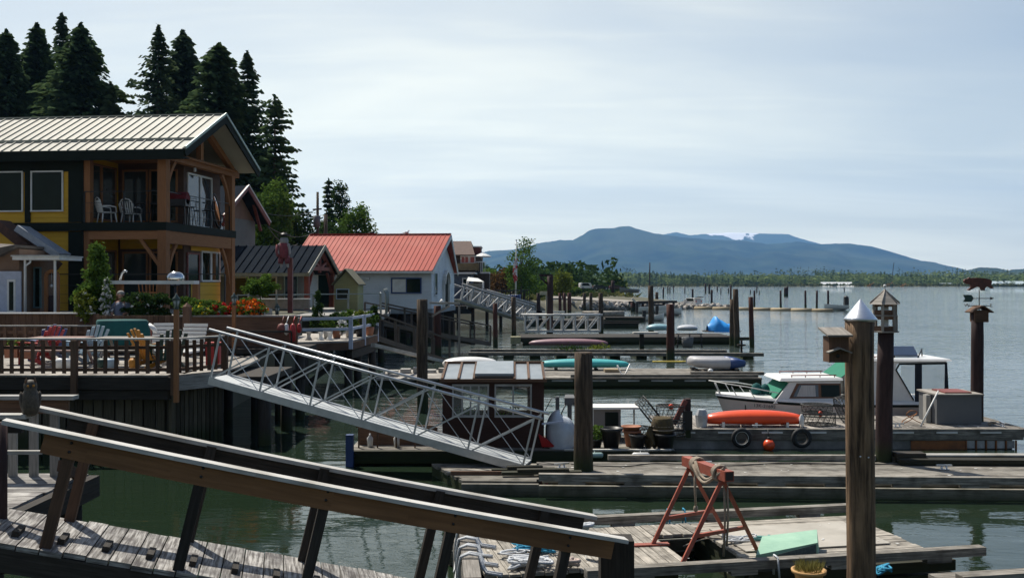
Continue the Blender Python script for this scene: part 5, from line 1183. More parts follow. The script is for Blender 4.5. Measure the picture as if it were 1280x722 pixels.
# teal covered umbrella / tarp
t = thing('covered_table', 'large dark teal cover draped over a patio table behind the sun deck railing', 'covered table', P(148, 425, 28.4)); m = MB(); c = P(148, 398, 28.4)
def cover(u, v):
    a = u*2*math.pi; r = .15+v*.85; zt = c.z-.02-(.02*v if v < .55 else (v-.55)*1.55)
    f = 1+.10*math.sin(a*7)*max(0, v-.5)+.05*math.sin(a*3+1)
    sx_ = .70*min(1, v*1.9)*f+(.12*max(0, v-.5)); return V((c.x+math.cos(a)*sx_+.12*v, 28.4+math.sin(a)*sx_*.7, zt))
m.grid(cover, 42, 12); m.build('cover', tealcloth, t)
for i in (-1, 1):
    for j in (-1, 1): q = MB(); q.bb(c.x+i*.4-.03, c.x+i*.4+.03, 28.4+j*.3-.03, 28.4+j*.3+.03, DZ, c.z-.1); q.build('leg', fencewood, t)
m = MB(); c = P(190, 411, 27.0); m.lathe([(0, .0), (.16, .02), (.17, .05), (0, .09)], (0, 0, 0), 12, ax=Matrix.Rotation(.9, 3, 'Y')); 
m.v = [(x+c.x, y+c.y, z+c.z) for x, y, z in m.v]; t = thing('garden_torch', 'pole with a small tilted pale disc behind the white lounger', 'garden ornament', (c.x, c.y, DZ)); m.build('disc', whiteplas, t)
m = MB(); m.tube([(c.x, c.y, DZ), (c.x-.02, c.y, c.z)], .02, 6); m.build('pole', redtrim, t)
def planterbox(label, px0, px1, y0, y1, Y, mat, plant=None, seed=5):
    A = P(px0, y1, Y); B = P(px1, y0, Y); t = thing('plant_box', label, 'plant box', (A.x, Y, DZ)); m = MB(); m.bb(A.x, B.x, Y-.15, Y+.15, max(DZ, A.z-.12), B.z); m.build('box', mat, t)
    q = random.Random(seed); f = MB()
    for k in range(130): f.rleaf((q.uniform(A.x, B.x), Y+q.uniform(-.12, .12), B.z+q.random()*.16), .035, .6, .1)
    f.build('foliage', plant or leafg, t)
planterbox('terracotta plant box low on the left of the sun deck', 9, 25, 432, 441, 26, terra); planterbox('second terracotta plant box right of the first, on the sun deck', 28, 42, 434, 442, 26, terra, leafd, 6)
def picnic(label, px, Y, mat):
    c = P(px, 440, Y); t = thing('picnic_table', label, 'table', (c.x, Y, DZ)); m = MB(); 
    for k in range(5): m.beam((c.x-.7, Y-.3+k*.14, DZ+.72), (c.x+.7, Y-.3+k*.14, DZ+.72), .13, .035)
    m.build('table_top', mat, t)
    for s in (-1, 1):
        m = MB(); m.beam((c.x-.7, Y+s*.7, DZ+.43), (c.x+.7, Y+s*.7, DZ+.43), .26, .035); m.build('bench', mat, t)
        m = MB(); m.beam((c.x+s*.5, Y-.65, DZ+.02), (c.x+s*.5, Y-.1, DZ+.7), .08, .04, V((1, 0, 0))); m.beam((c.x+s*.5, Y+.65, DZ+.02), (c.x+s*.5, Y+.1, DZ+.7), .08, .04, V((1, 0, 0))); m.build('leg', mat, t)
picnic('weathered picnic table between the red chair and the light blue chair', 78, 25.6, wood('red_grey_wood', (.35, .25, .22), (.2, .12, .1)))
picnic('picnic table with grey top left of the yellow chair', 160, 25.6, greywood)
for i, (px, col, lab) in enumerate(((76, whiteplas, 'white round pot under the picnic table'), (83, whiteplas, 'white bag shaped pot right of the round white pot'), (137, lightblue, 'pale blue watering can on the middle of the sun deck'), (128, dkgreen, 'dark green pot beside the light blue chair'), (168, yelm, 'yellow bucket left of the yellow chair'))):
    c = P(px, 452, 24.6); m = MB(); m.lathe([(.08, 0), (.13, .06), (.14, .2), (.1, .27), (.08, .26), (.08, .2), (0, .2)], (c.x, 24.6, DZ), 12); one('garden_pot', lab, 'pot', m, col)
# red box seen through the gangway
m = MB(); c = P(267, 440, 25.2); m.bb(c.x-.17, c.x+.17, 25.1, 25.4, c.z-.32, c.z+.2); m.bb(c.x-.19, c.x+.19, 25.08, 25.42, c.z+.203, c.z+.25); one('fire_box', 'red metal box on the deck edge behind the head of the gangway', 'box', m, redm, bev=.01)
t = thing('side_landing', 'small dark timber landing behind the head of the gangway', 'landing', (-6.5, 25, 0)); m = MB(); m.bb(-7.2, -6.0, 24.6, 27.5, 1.55, 1.7); m.build('deck_board', darkwood, t)
for x, y in ((-6.1, 24.8), (-6.1, 27.2)): m = MB(); m.tube([(x, y, 1.55), (x, y, -1.2)], .16, 8); m.build('pile', darkwood, t)
# ornamental bits hanging at the planter's right (red cloths)
for i, (px, w_, h_, col, lab) in enumerate(((366, .10, .55, redm, 'red life jacket hanging under the right end of the planter'), (352, .14, .3, redtrim, 'rust red basket hanging left of the red life jacket'), (358, .08, .35, whiteplas, 'white float hanging beside the red life jacket'), (374, .07, .3, redm, 'smaller red float hanging right of the life jacket'))):
    c = P(px, 404, 29.3); m = MB(); m.lathe([(.02, h_), (w_*.7, h_*.9), (w_, h_*.5), (w_*.8, .05), (0, 0)], (c.x, 29.3, c.z-h_), 10); m.tube([(c.x, 29.3, c.z), (c.x+.02, 29.5, c.z+.2)], .012, 4); one('hanging_float', lab, 'float', m, col)
t = thing('under_planter_frame', 'dark timber posts and beams carrying the planter edge over the water', 'pier frame', (-8, 29.6, 0)); m = MB(); m.bb(-9.2, -6.0, 29.2, 29.5, 1.2, 1.45); m.build('beam', darkwood, t)
for x in (-9, -8.3, -7.5, -6.8, -6.2): m = MB(); m.tube([(x, 29.4, 1.95 if x > -7 else 1.2), (x, 29.4, -1.2)], .14, 8); m.build('pile', darkwood, t)
m = MB(); m.bb(-9.2, -6.1, 29.1, 31.4, 1.95, 2.08); m.build('deck_board', darkwood, t)
for (y, z) in ((29.2, 2.5), ): m = MB(); rail(m, [(-9.0, 29.15), (-6.4, 29.15)], 2.08, .5, 0, cables=1, top=(.06, .06), posts=.9); m.build('railing', darkwood, t)

# ---- deck with blue-white rails
t = thing('plant_deck', 'small timber deck of potted shrubs with blue white two bar railing', 'deck', (-6.6, 37, 0)); 
C1 = (-7.6, 34.9); C2 = (-5.75, 35.9); C3 = (-5.45, 40.6); DZ2 = 1.93
m = MB(); xy(m, [C1, C2, C3, (-9.4, 41)], DZ2-.06, DZ2); m.build('deck_board', greywood, t)
m = MB(); m.beam((C1[0], C1[1], DZ2-.2), (C2[0], C2[1], DZ2-.2), .1, .26); m.beam((C2[0], C2[1], DZ2-.2), (C3[0], C3[1], DZ2-.2), .1, .26); m.build('fascia', fencewood, t)
m = MB(); m.beam((C2[0]-.1, C2[1]+.2, DZ2-.52), (C3[0]-.1, C3[1], DZ2-.52), .2, .3); m.build('beam', darkwood, t)
for (x, y) in ((C2[0]-.15, C2[1]+.35), (C2[0]-.1, C2[1]+2.2), (-5.6, 40.2), (-7.3, 35.3)): m = MB(); m.tube([(x, y, DZ2-.3), (x, y, -1.2)], .15, 8); m.build('pile', darkwood, t)
m = MB(); m.beam((C2[0]-.2, C2[1]+.4, DZ2-.5), (C2[0]-1.8, C2[1]-.3, .2), .14, .16); m.build('cross_brace', darkwood, t)
for a, b in ((C1, C2), (C2, C3)):
    for z in (.42, .80): m = MB(); m.beam((a[0], a[1], DZ2+z), (b[0], b[1], DZ2+z), .04, .10); m.build('rail', bluewhite, t)
for f, (x, y) in enumerate((C2, (C2[0]+.15, C2[1]+2.2), C3)): fpost(t, x, y-.06, DZ2-.3, DZ2+.86, .13, bluewhite)
shrub('conical_shrub', 'dark green cone shaped shrub on the deck with blue white rails', 397, 398, 37.6, 1.35, .32, leafd, 50, 50, .04, 31, 1, zb=DZ2+.3)
for i, (px, Y, h, r, mt, lab) in enumerate(((421, 37.5, .55, .32, leafd, 'rounded dark shrub right of the cone shaped shrub'), (437, 38, .65, .34, leafg, 'mid green shrub in the middle of the railed plant deck'), (450, 38.6, .6, .32, leafy, 'bright yellow green shrub near the corner of the plant deck'), (462, 39.4, .55, .3, leafg, 'shrub at the far right of the plant deck'), (410, 37, .4, .25, leafg, 'small shrub beside the cone shaped shrub'), (468, 40.2, .75, .22, leafd, 'round topped dark shrub at the deck end by the steel fence'))):
    shrub('potted_shrub', lab, px, 405, Y, h, r, mt, 34, 36, .045, 50+i, zb=DZ2+.35)
    c = P(px, 405, Y); m = MB(); m.lathe([(.13, 0), (.19, .33), (.17, .34), (.15, .28), (0, .28)], (c.x, Y, DZ2), 12); one('plant_pot', 'pot under the '+lab.replace('shrub at', 'bush at'), 'pot', m, [terra, capwood, blackplas][i % 3])
c = P(427, 396, 36.6)
shrub('white_flowers', 'white flowers between the dark and mid green shrubs on the plant deck', 427, 402, 36.6, .5, .2, leafg, 14, 20, .035, 61, 0, flw, 40, .05, 'flowers', zb=DZ2+.2)
for px, lab in ((386, 'pale chunky pot at the left end of the plant deck'), (401, 'small cream pedestal under the railing of the plant deck'), (412, 'second cream pedestal right of the first under the railing'), (462, 'pale jar near the far post of the plant deck')):
    c = P(px, 418, 36.2 if px < 440 else 39.5); m = MB(); m.lathe([(.14, 0), (.11, .05), (.06, .14), (.08, .24), (.11, .28), (0, .28)], (c.x, c.y, DZ2), 10); one('garden_pedestal', lab, 'pedestal', m, whitep if px != 386 else capwood)

# ================================================================ aluminium gangway
def gangway_truss(name, label, A, B, wid, h, npan, mat, deckm, rt=.022, post_lean=True, chord=.16, side=1, braces=2, cat='gangway'):
    """A upper end near chord, B lower end near chord (deck level); wid to +perp"""
    A = V(A); B = V(B); d = (B-A); L_ = d.length; dn = d.normalized(); pr = V((-dn.y, dn.x, 0)).normalized()
    up = dn.cross(pr); up = up if up.z > 0 else -up
    if not post_lean: up = Z
    t = thing(name, label, cat, A)
    m = MB(); m.beam(A-up*.0+pr*wid*.5-up*.02, B+pr*wid*.5-up*.02, wid-.06, .04, up); m.build('deck_plate', deckm, t)
    for s in (0, 1):
        o = pr*wid*s
        m = MB(); m.beam(A+o-up*chord*.35, B+o-up*chord*.35, .06, chord, up); m.build('side_beam', mat, t)
        m = MB(); m.tube([A+o+up*h-dn*.25, B+o+up*h+dn*.15], rt*1.6, 8); m.build('handrail', mat, t)
        for k in range(npan+1):
            p = A.lerp(B, (k+.02)/(npan+.04))+o; m = MB(); m.beam(p, p+up*h*.97, rt*2, rt*2, dn); m.build('post', mat, t)
        for k in range(npan):
            p = A.lerp(B, (k+.06)/npan)+o; q = A.lerp(B, (k+.97)/npan)+o
            m = MB(); m.beam(p+up*.02, q+up*h*.92, rt*1.5, rt*1.7, up); m.build('brace', mat, t)
            if braces > 1: m = MB(); m.beam(p+up*h*.9, q+up*.02, rt*.9, rt*.6, up); m.build('tie', mat, t)
    return t
GA = P(262, 472, 21.8); GB = W(655, 582, .30)
gangway_truss('aluminium_gangway', 'silver aluminium gangway with crossed bracing sloping down to the float', GA, GB, .78, 1.02, 6, alu, mk('grip_plate', (.5, .52, .52), (.36, .38, .38), rough=.6, metal=.3, sc_=30, bump=.3), rt=.018)

# ================================================================ foreground ramp at left bottom
def ramp():
    A = V((-4.4, 8.7, 2.8)); B = V((1.13, 9.95, 1.45)); d = (B-A).normalized(); pr = V((-d.y, d.x, 0)).normalized(); up = d.cross(pr); up = up if up.z > 0 else -up
    L_ = (B-A).length
    t = thing('wooden_ramp', 'weathered wooden ramp with brown side boards sloping down to the float in the foreground', 'ramp', (-1.5, 9.5, 1.2))
    H = 1.0
    for s, o in (('near', V((0, 0, 0))), ('far', pr*1.02)):
        sag = [A+o+(B-A)*f-up*(.035*math.sin(math.pi*f)) for f in [k/8 for k in range(9)]]
        m = MB(); r_ = R.random()
        for p, q in zip(sag, sag[1:]): m.beam(p-d*.001, q+d*.001, .145, .038, up, r=r_)
        m.build('cap_rail', capwood, t)
        m = MB(); dz = up*(-.112)
        off = pr*(-.0) 
        for p, q in zip(sag, sag[1:]): m.beam(p+dz+off+(d*.35 if p is sag[0] else V((0, 0, 0))), q+dz+off-(d*.12 if q is sag[-1] else V((0, 0, 0))), .04, .185 if s == 'near' else .22, up, r=.5)
        m.build('side_board', brownwood if s == 'near' else darkwood, t)
        for k in range(5):
            f = (.10, .295, .49, .70, .90)[k]; p = A+(B-A)*f+o+pr*(.045 if s == 'near' else -.045)
            q = p-up*(H+.24); m = MB(); m.beam(p-up*.03, q-(pr*.05 if s == 'near' else pr*(-.05)), .09, .095, d); m.build('post', darkwood if k else fencewood, t, bev=.006)
    for f in (.10, .295, .49, .70, .90):
        for e in (-.07, -.15):
            p = A+(B-A)*f-pr*.024+up*e; m = MB(); m.lathe([(.0, 0), (.014, 0), (.012, .01), (0, .012)], p, 8, ax=pr.to_track_quat('-Z', 'Y').to_matrix()); m.build('bolt', black, t)
    # deck
    D0 = A-up*H-pr*.06+d*.0; m = MB(); n = 34; wp = L_*1.12/n
    for k in range(n):
        a = D0+d*(k*wp+.004)-d*.02; b = a+d*(wp-.012); j = R.uniform(-.025, .025); zt = up*R.uniform(-.004, .004)
        bt = [a+pr*(-.02+j), b+pr*(-.02+j), b+pr*(1.15+j), a+pr*(1.15+j)]
        m.hexa([q-up*.045+zt for q in bt], [q+zt for q in bt])
    m.build('deck_plank', rampwood, t, bev=.004)
    for o in (.02, 1.1):
        m = MB(); m.beam(D0+pr*o-up*.15, D0+pr*o+d*L_*1.1-up*.15, .09, .2, up); m.build('stringer', darkwood, t)
    for k in range(1, n-1, 2):
        if k > 24: break
        c = D0+d*((k+.5)*wp)+pr*.32+up*.025; m = MB(); m.beam(c-pr*.11, c+pr*.13, .06, .05, up); m.build('cleat', darkwood, t, bev=.004)
    m = MB(); m.beam(B-d*.1-up*.30, B-d*.1+pr*1.0-up*.30, .05, .42, up); 
ramp()
m = MB(); c = P(764, 698, 10.35); m.bb(c.x-.12, c.x+.22, 10.2, 10.5, .45, c.z+.22); one('mooring_block', 'dark upright timber block on the float under the end of the brown ramp rail', 'block', m, darkwood, bev=.01)

def near_landing():
    z = 1.78
    t = thing('wooden_landing', 'old plank landing at the head of the foreground ramp', 'landing', (-5.5, 10, 0)); m = MB(); k = 0
    y = 9.55
    while y < 11.6:
        j = R.uniform(-.02, .02); m.hexa([(-8, y, z-.05), (-4.95+(y-9.6)*.0+j, y, z-.05), (-4.95+j, y+.175, z-.05), (-8, y+.175, z-.05)], [(-8, y, z), (-4.95+j, y, z), (-4.95+j, y+.175, z), (-8, y+.175, z)]); y += .18
    m.build('deck_plank', rampwood, t, bev=.004)
    m = MB(); m.bb(-8, -4.93, 9.42, 9.53, z-.32, z-.005); m.build('fascia', greywood, t); m = MB(); m.bb(-8, -4.93, 11.62, 11.7, z-.3, z-.005); m.build('fascia', greywood, t)
    m = MB(); m.bb(-4.92, -4.8, 9.4, 11.7, z-.26, z-.02); m.build('edge_beam', darkwood, t)
    for x, y in ((-5.0, 9.62), (-5.05, 11.5), (-6.6, 9.6), (-6.6, 11.5)): m = MB(); m.tube([(x, y, z-.06), (x, y, -1.2)], .13, 8); m.build('pile', darkwood, t)
    m = MB(); m.beam((-5.0, 9.5, .9), (-6.2, 9.5, -.4), .1, .14, V((0, 1, 0))); m.build('cross_brace', greywood, t)
    # near rail stub (owl on it)
    t2 = thing('landing_railing', 'short pale capped railing with the owl on its end at the left edge', 'railing', (-5, 9.6, z))
    e = P(36, 517, 9.55); m = MB(); m.beam((-8, 9.55, e.z-.02), (e.x, 9.55, e.z-.02), .15, .04); m.build('cap_rail', capwood, t2)
    m = MB(); m.beam((-8, 9.55, e.z-.11), (e.x-.06, 9.55, e.z-.11), .04, .14); m.build('side_board', darkwood, t2)
    m = MB(); m.beam((-5.0, 9.6, 2.38), (P(52, 555, 9.6).x, 9.6, 2.38), .05, .035); m.build('lower_rail', capwood, t2)
    c = P(3, 600, 9.35); m = MB(); m.tube([(c.x, 9.35, 1.3), (c.x, 9.35, e.z-.05)], .045, 10); m.build('post', purpile, t2)
    t3 = thing('landing_railing', 'far pale capped railing with pickets at the left edge behind the owl', 'railing', (-5, 11.6, z))
    e = P(95, 494, 11.5); m = MB(); m.beam((-9, 11.5, e.z-.02), (e.x, 11.5, e.z-.02), .16, .045); m.build('cap_rail', capwood, t3)
    m = MB(); m.beam((-9, 11.5, e.z-.13), (e.x-.08, 11.5, e.z-.13), .04, .15); m.build('side_board', fencewood, t3)
    m = MB(); x = -8.9
    while x < e.x-.2: m.bb(x, x+.10, 11.52, 11.55, z, e.z-.2); x += .24
    m.build('picket', greywood, t3)
    m = MB(); m.beam((-4.95, 11.6, 1.75), (-4.95, 11.0, 2.0), .05, .12); m.build('kick_board', fencewood, t3)
near_landing()
# owl decoy
def owl():
    c = P(38, 519, 9.55); t = thing('owl_decoy', 'brown plastic owl decoy standing on the end of the pale railing', 'owl decoy', c); s = .83
    M_ = Matrix.Translation(c) @ Matrix.Rotation(.5, 4, 'Z') @ Matrix.Diagonal((s, s, s, 1))
    b = MB(M_); b.lathe([(.05, 0), (.085, .03), (.098, .12), (.096, .2), (.078, .27), (.066, .295), (.072, .32), (.07, .36), (.05, .395), (.02, .41), (0, .412)], (0, 0, 0), 18)
    b.build('body', mk('owl_brown', (.10, .08, .055), (.035, .028, .02), rough=.7, sc_=45, bump=.6, bd=.004), t)
    for i in (-1, 1):
        q = MB(M_); q.lathe([(.02, 0), (.014, .03), (.0, .07)], (i*.045, -.02, .375), 6); q.build('ear_tuft', fencewood, t)
        q = MB(M_); q.ball((i*.028, -.064, .345), .015, .008, .015, 8); q.build('eye', yelm, t)
        q = MB(M_ @ Matrix.Translation((i*.085, .02, .16)) @ Matrix.Rotation(i*.12, 4, 'Y')); q.ball((0, 0, 0), .03, .06, .12, 10); q.build('wing', mk('owl_wing', (.07, .055, .04), rough=.8, sc_=30, bump=.5), t)
    q = MB(M_); q.lathe([(.012, .03), (0, 0)], (0, -.075, .31), 6); q.build('beak', black, t)
    q = MB(M_); q.ball((0, .075, .05), .04, .03, .09, 8); q.build('tail', fencewood, t)
owl()
# ================================================================ pilings
def piling(label, px, ytop, ybase, wpx, mat=None, lean=0.0, group='pilings standing among the floats', z=0, capm=None, name='piling', Y=None):
    if Y is None: b = W(px, ybase, z)
    else: b = P(px, ybase, Y)
    Y = b.y; r = wpx/2/F*Y; ll = R.uniform(-.07, .07) if Y > 24 else 0; top = P(px+lean, ytop, Y); n = 12; pts = []; rad = []
    for k in range(7):
        f = k/6; p = V((b.x, Y, -1.4)).lerp(top+V((ll, 0, 0)), f); pts.append(p+V((R.uniform(-.03, .03)*r*2, 0, 0))); rad.append(r*(1.08-.12*f)*R.uniform(.97, 1.03))
    m = MB(); m.tube(pts, rad, n)
    return one(name, label, 'piling', m, mat or pilewood, group)
# near big piling with a metal cone
m = MB(); c = P(1075.5, 398, 11.5); pts = []; rad = []
for k in range(15):
    f = k/14; pts.append(V((c.x+.012*math.sin(f*5), 11.5, -1.4+(c.z+1.4)*f))); rad.append(.165-.008*f+R.uniform(-.003, .003))
m.tube(pts, rad, 28); pt_ = m
t = thing('cone_topped_piling', 'thick cracked wooden piling with a shiny metal cone cap in the foreground', 'piling', (c.x, 11.5, -1.4)); m.build('pole', nearpile, t)
m = MB(); m.lathe([(.150, -.04), (.182, -.015), (.184, 0.0), (.172, .012), (.003, .225)], c, 32); m.build('cone_cap', galv, t)
for (dz, a_) in ((-1.55, -1.9), (-1.56, -1.35)):
    m = MB(); m.ball((c.x+math.cos(a_)*.165, 11.5+math.sin(a_)*.165, c.z+dz), .011, n=8); m.build('bolt', galv, t)
# bird box on its side
b = P(1044, 452, 11.3); b.x += .01; t = thing('bird_box', 'weathered wooden bird box with a slanted roof fixed to the cone topped piling', 'bird box', b); zt = P(1044, 420, 11.3).z
m = MB(); m.bb(b.x-.11, b.x+.11, 11.2, 11.42, b.z, zt); m.build('box', fencewood, t, bev=.003)
m = MB(); m.ext([(b.x-.15, 11.12, zt+.003), (b.x+.13, 11.12, zt+.003), (b.x+.13, 11.48, zt+.075), (b.x-.15, 11.48, zt+.075)], (0, 0, .02)); m.build('roof', greywood, t)
m = MB()
for s in (-1, 1): m.beam((b.x-.015, 11.15, b.z+.165), (b.x-.015+s*.13, 11.15, b.z+.115), .10, .014)
m.build('porch_roof', greywood, t)
m = MB(); m.lathe([(.0, 0), (.022, 0), (.022, .004), (0, .004)], (b.x-.015, 11.197, b.z+.075), 12, ax=Matrix.Rotation(math.pi/2, 3, 'X')); m.build('entrance_hole', black, t)
# birdhouse piling
DK = .28
def birdhouse():
    Y = 20.9; c = P(1106, 415, Y); t0 = piling('dark purple brown piling carrying the two storey birdhouse', 1103.5, 415, 580, 20, purpile, 3.5, None, Y=Y)
    t = thing('birdhouse', 'two storey wooden birdhouse with a pointed six sided roof on a dark piling', 'birdhouse', c); z = c.z
    f = MB(); f.lathe([(.30, 0), (.30, .025)], c, 6, sm=False); f.build('floor', greywood, t)
    f = MB(); f.lathe([(.27, .335), (.27, .36)], c, 6, sm=False); f.build('middle_floor', greywood, t)
    for k in range(6):
        a = k*math.pi/3
        for z0, z1, r_ in ((.026, .334, .235), (.361, .60, .225)):
            q = MB(); q.box((c.x+math.cos(a)*r_, Y+math.sin(a)*r_, z+(z0+z1)/2), .05, .05, z1-z0, a); q.build('post', greywood, t)
            a2 = a+math.pi/6; q = MB(); w_ = r_*.5; q.box((c.x+math.cos(a2)*r_*.86, Y+math.sin(a2)*r_*.86, z+z0+.05), .02, r_*.95, .09, a2); q.build('panel', fencewood, t); q = MB(); q.box((c.x+math.cos(a2)*r_*.86, Y+math.sin(a2)*r_*.86, z+z1-.035), .02, r_*.95, .065, a2); q.build('panel', fencewood, t)
    f = MB(); f.lathe([(.08, .03), (.08, .59)], c, 6, sm=False); f.build('core', whitep, t)
    f = MB(); f.lathe([(.33, .58), (.30, .605), (.02, .87), (.0, .88)], c, 6, sm=False)
    for k in range(6):
        a = k*math.pi/3; f.tube([(c.x+math.cos(a)*.31, Y+math.sin(a)*.31, z+.612), (c.x, Y, z+.885)], .013, 5)
    f.build('roof', greywood, t)
    f = MB(); f.tube([c+V((0, 0, .86)), c+V((0, 0, .94))], .012, 6); f.ball(c+V((0, 0, .96)), .035, n=8); f.build('finial', whitep, t)
birdhouse()
# weathervane piling
def vane():
    Y = 25.6; piling('dark piling behind the grey box carrying the pig weathervane', 1221, 388, 530, 15, purpile, 3, None, Y=Y); c = P(1224, 387, Y)
    t = thing('corbel_box', 'small gabled wooden nest box crowning the dark weathervane piling', 'nest box', c+V((0, 0, -.3)))
    m = MB(); m.box((c.x, Y, c.z-.16), .34, .3, .3); m.build('box', fencewood, t)
    for s in (-1, 1):
        m = MB(); m.beam((c.x+s*.02, Y, c.z+.10), (c.x+s*.27, Y, c.z-.06), .42, .03); m.build('roof', fencewood, t)
    t = thing('weathervane', 'rusty pig weathervane with arrow and compass letters on the nest box', 'weathervane', c); zc = c.z
    m = MB(); m.tube([(c.x, Y, zc-.05), (c.x, Y, zc+.52)], .012, 6); m.build('spindle', black, t)
    m = MB(); m.tube([(c.x-.28, Y, zc+.10), (c.x+.28, Y, zc+.10)], .01, 5); m.tube([(c.x, Y-.28, zc+.10), (c.x, Y+.28, zc+.10)], .01, 5); m.build('compass_arm', black, t)
    for dx, ch in ((-.31, 'W'), (.31, 'E')):
        cu = bpy.data.curves.new('letter', 'FONT'); cu.body = ch; cu.size = .14; cu.extrude = .006; cu.align_x = 'CENTER'; cu.align_y = 'CENTER'
        o = bpy.data.objects.new('n', cu); COL.objects.link(o); me = bpy.data.meshes.new_from_object(o.evaluated_get(bpy.context.evaluated_depsgraph_get())); bpy.data.objects.remove(o); me.materials.clear(); me.materials.append(black)
        o = bpy.data.objects.new('compass_letter', me); COL.objects.link(o); o.parent = t; o.location = (dx, 0, .11); o.rotation_euler = (math.pi/2, 0, 0)
    m = MB(); m.tube([(c.x-.2, Y, zc+.29), (c.x+.30, Y, zc+.29)], .011, 5); m.build('arrow_shaft', black, t)
    m = MB(); m.ext([(c.x-.42, Y-.008, zc+.20), (c.x-.20, Y-.008, zc+.20), (c.x-.14, Y-.008, zc+.29), (c.x-.20, Y-.008, zc+.38), (c.x-.42, Y-.008, zc+.38), (c.x-.36, Y-.008, zc+.29)], (0, .016, 0)); m.build('arrow_tail', dkgreen, t)
    m = MB(); m.ext([(c.x+.38, Y-.008, zc+.29), (c.x+.28, Y-.008, zc+.33), (c.x+.28, Y-.008, zc+.25)], (0, .016, 0)); m.build('arrow_head', black, t)
    pig = [(-.40, .80), (-.37, .86), (-.30, .87), (-.27, .91), (-.22, .88), (-.05, .90), (.12, .88), (.26, .85), (.31, .78), (.29, .66), (.36, .58), (.31, .56), (.23, .62), (.17, .62), (.12, .55), (.14, .50), (.05, .50), (.02, .60), (-.08, .62), (-.16, .56), (-.26, .50), (-.31, .52), (-.22, .60), (-.22, .68), (-.30, .70), (-.38, .74)]
    m = MB(); m.ext([(c.x+x, Y-.04, zc+.08+z*.82) for x, z in pig][::-1], (0, .08, 0))
    m = m.build('pig', mk('rusty_sheet', (.15, .045, .03), (.05, .02, .018), rough=.7, sc_=14, bump=.3), t)
vane()
# mid and far pilings
Lb = [
 (729.5, 440, 583, 24, None, 0, 'thick flat topped piling standing at the float before the grey bin', 19.9),
 (528.5, 374, 515, 14, None, 0, 'tall flat topped piling left of the glass roofed shed', None),
 (547.5, 382, 447, 9, redpile, 0, 'red brown piling with a pointed white cap by the wooden walkways', None),
 (619.5, 379, 434, 6, redpile, 0, 'thin dark piling below the white gangway', None),
 (643, 371, 424, 6, None, 0, 'piling at the foot of the white gangway', None),
 (687, 345, 424, 8, purpile, 0, 'tall piling with a bracket arm at the top', None),
 (673.5, 366, 402, 5, purpile, 0, 'short dark piling left of the bracket arm piling', None),
 (751.5, 366, 418, 6, None, 0, 'piling right of the white truss gangway', None),
 (814.5, 357, 418, 7, None, 0, 'tall piling left of the aqua boat', None),
 (838.5, 380, 452, 10, redpile, 0, 'thick red brown piling in front of the white dinghy', None),
 (915, 374, 432, 6, None, -1, 'leaning piling touching the taller one by the blue tarp boat', None),
 (922.5, 361, 434, 7, None, -2, 'tallest piling beside the blue tarp boat', None),
 (940.5, 371, 434, 6, redpile, -1, 'slightly bowed red brown piling at the right end of the log float', None),
 (700, 366, 394, 4, redpile, 0, 'thin red piling below the yellow green tree', None), (706, 366, 396, 4, redpile, 0, 'second thin red piling just right of the first below the yellow green tree', None), (712, 366, 394, 5, redpile, 0, 'third red piling below the yellow green tree, nearest the bank', None),
 (731, 366, 390, 4, None, 0, 'dark piling below the white van', None), (739, 366, 391, 4, None, 0, 'dark piling just right of the one below the white van', None),
 (793, 376, 389, 4, redpile, 0, 'short piling at the left end of the timber pier by the riprap', None), (798, 376, 389, 3, redpile, 0, 'thin short piling in the timber pier by the riprap', None),
 (821, 365, 382, 4, None, 0, 'short dark piling left of the launching ramp car', None),
]
for (px, yt, yb, w_, mt, ln, lab, Y) in Lb:
    o_ = piling(lab, px, yt, yb, w_, mt, ln, Y=Y)
    if px == 547.5: RB = o_
for px, yt, yb, w_ in ((866, 361, 377, 2.4), (889.5, 362, 381, 2.6), (913.5, 356, 383, 2.4), (943, 363, 381, 2.4), (835, 358, 366, 1.6), (829, 359, 371, 2), (837.5, 359, 366, 1.5), (842, 357, 365, 1.3), (882, 354, 366, 2.2), (886.5, 355, 366, 2.4), (896.5, 358, 364, 1.6), (901, 360, 367, 1.3), (910.5, 360, 366, 1.6), (856, 358, 366, 1.3), (938, 362, 367, 1.4), (946, 357, 365, 1.6), (790, 363, 367, 1.3), (782, 363, 368, 1.1), (813, 362, 366, 1.3), (949, 363, 368, 1.2), (1055.5, 359, 364.5, 1.2)):
    piling('thin dark piling standing far out in the open water', px, yt, yb, w_, purpile, 0, 'thin distant pilings in open water')
for i, px in enumerate((976, 1007, 1021, 1035.5)):
    piling('slim dark piling along the long log boom far out', px, 363, 384.5, 2.6, purpile, 0, 'slim pilings along the log boom')
piling('thick pair of dark stumps beyond the log boom', 981.5, 359, 370, 3.4, purpile, 0, 'stumps beyond the log boom'); piling('thick pair of dark stumps beyond the log boom', 984, 358, 370, 2.4, purpile, 0, 'stumps beyond the log boom')
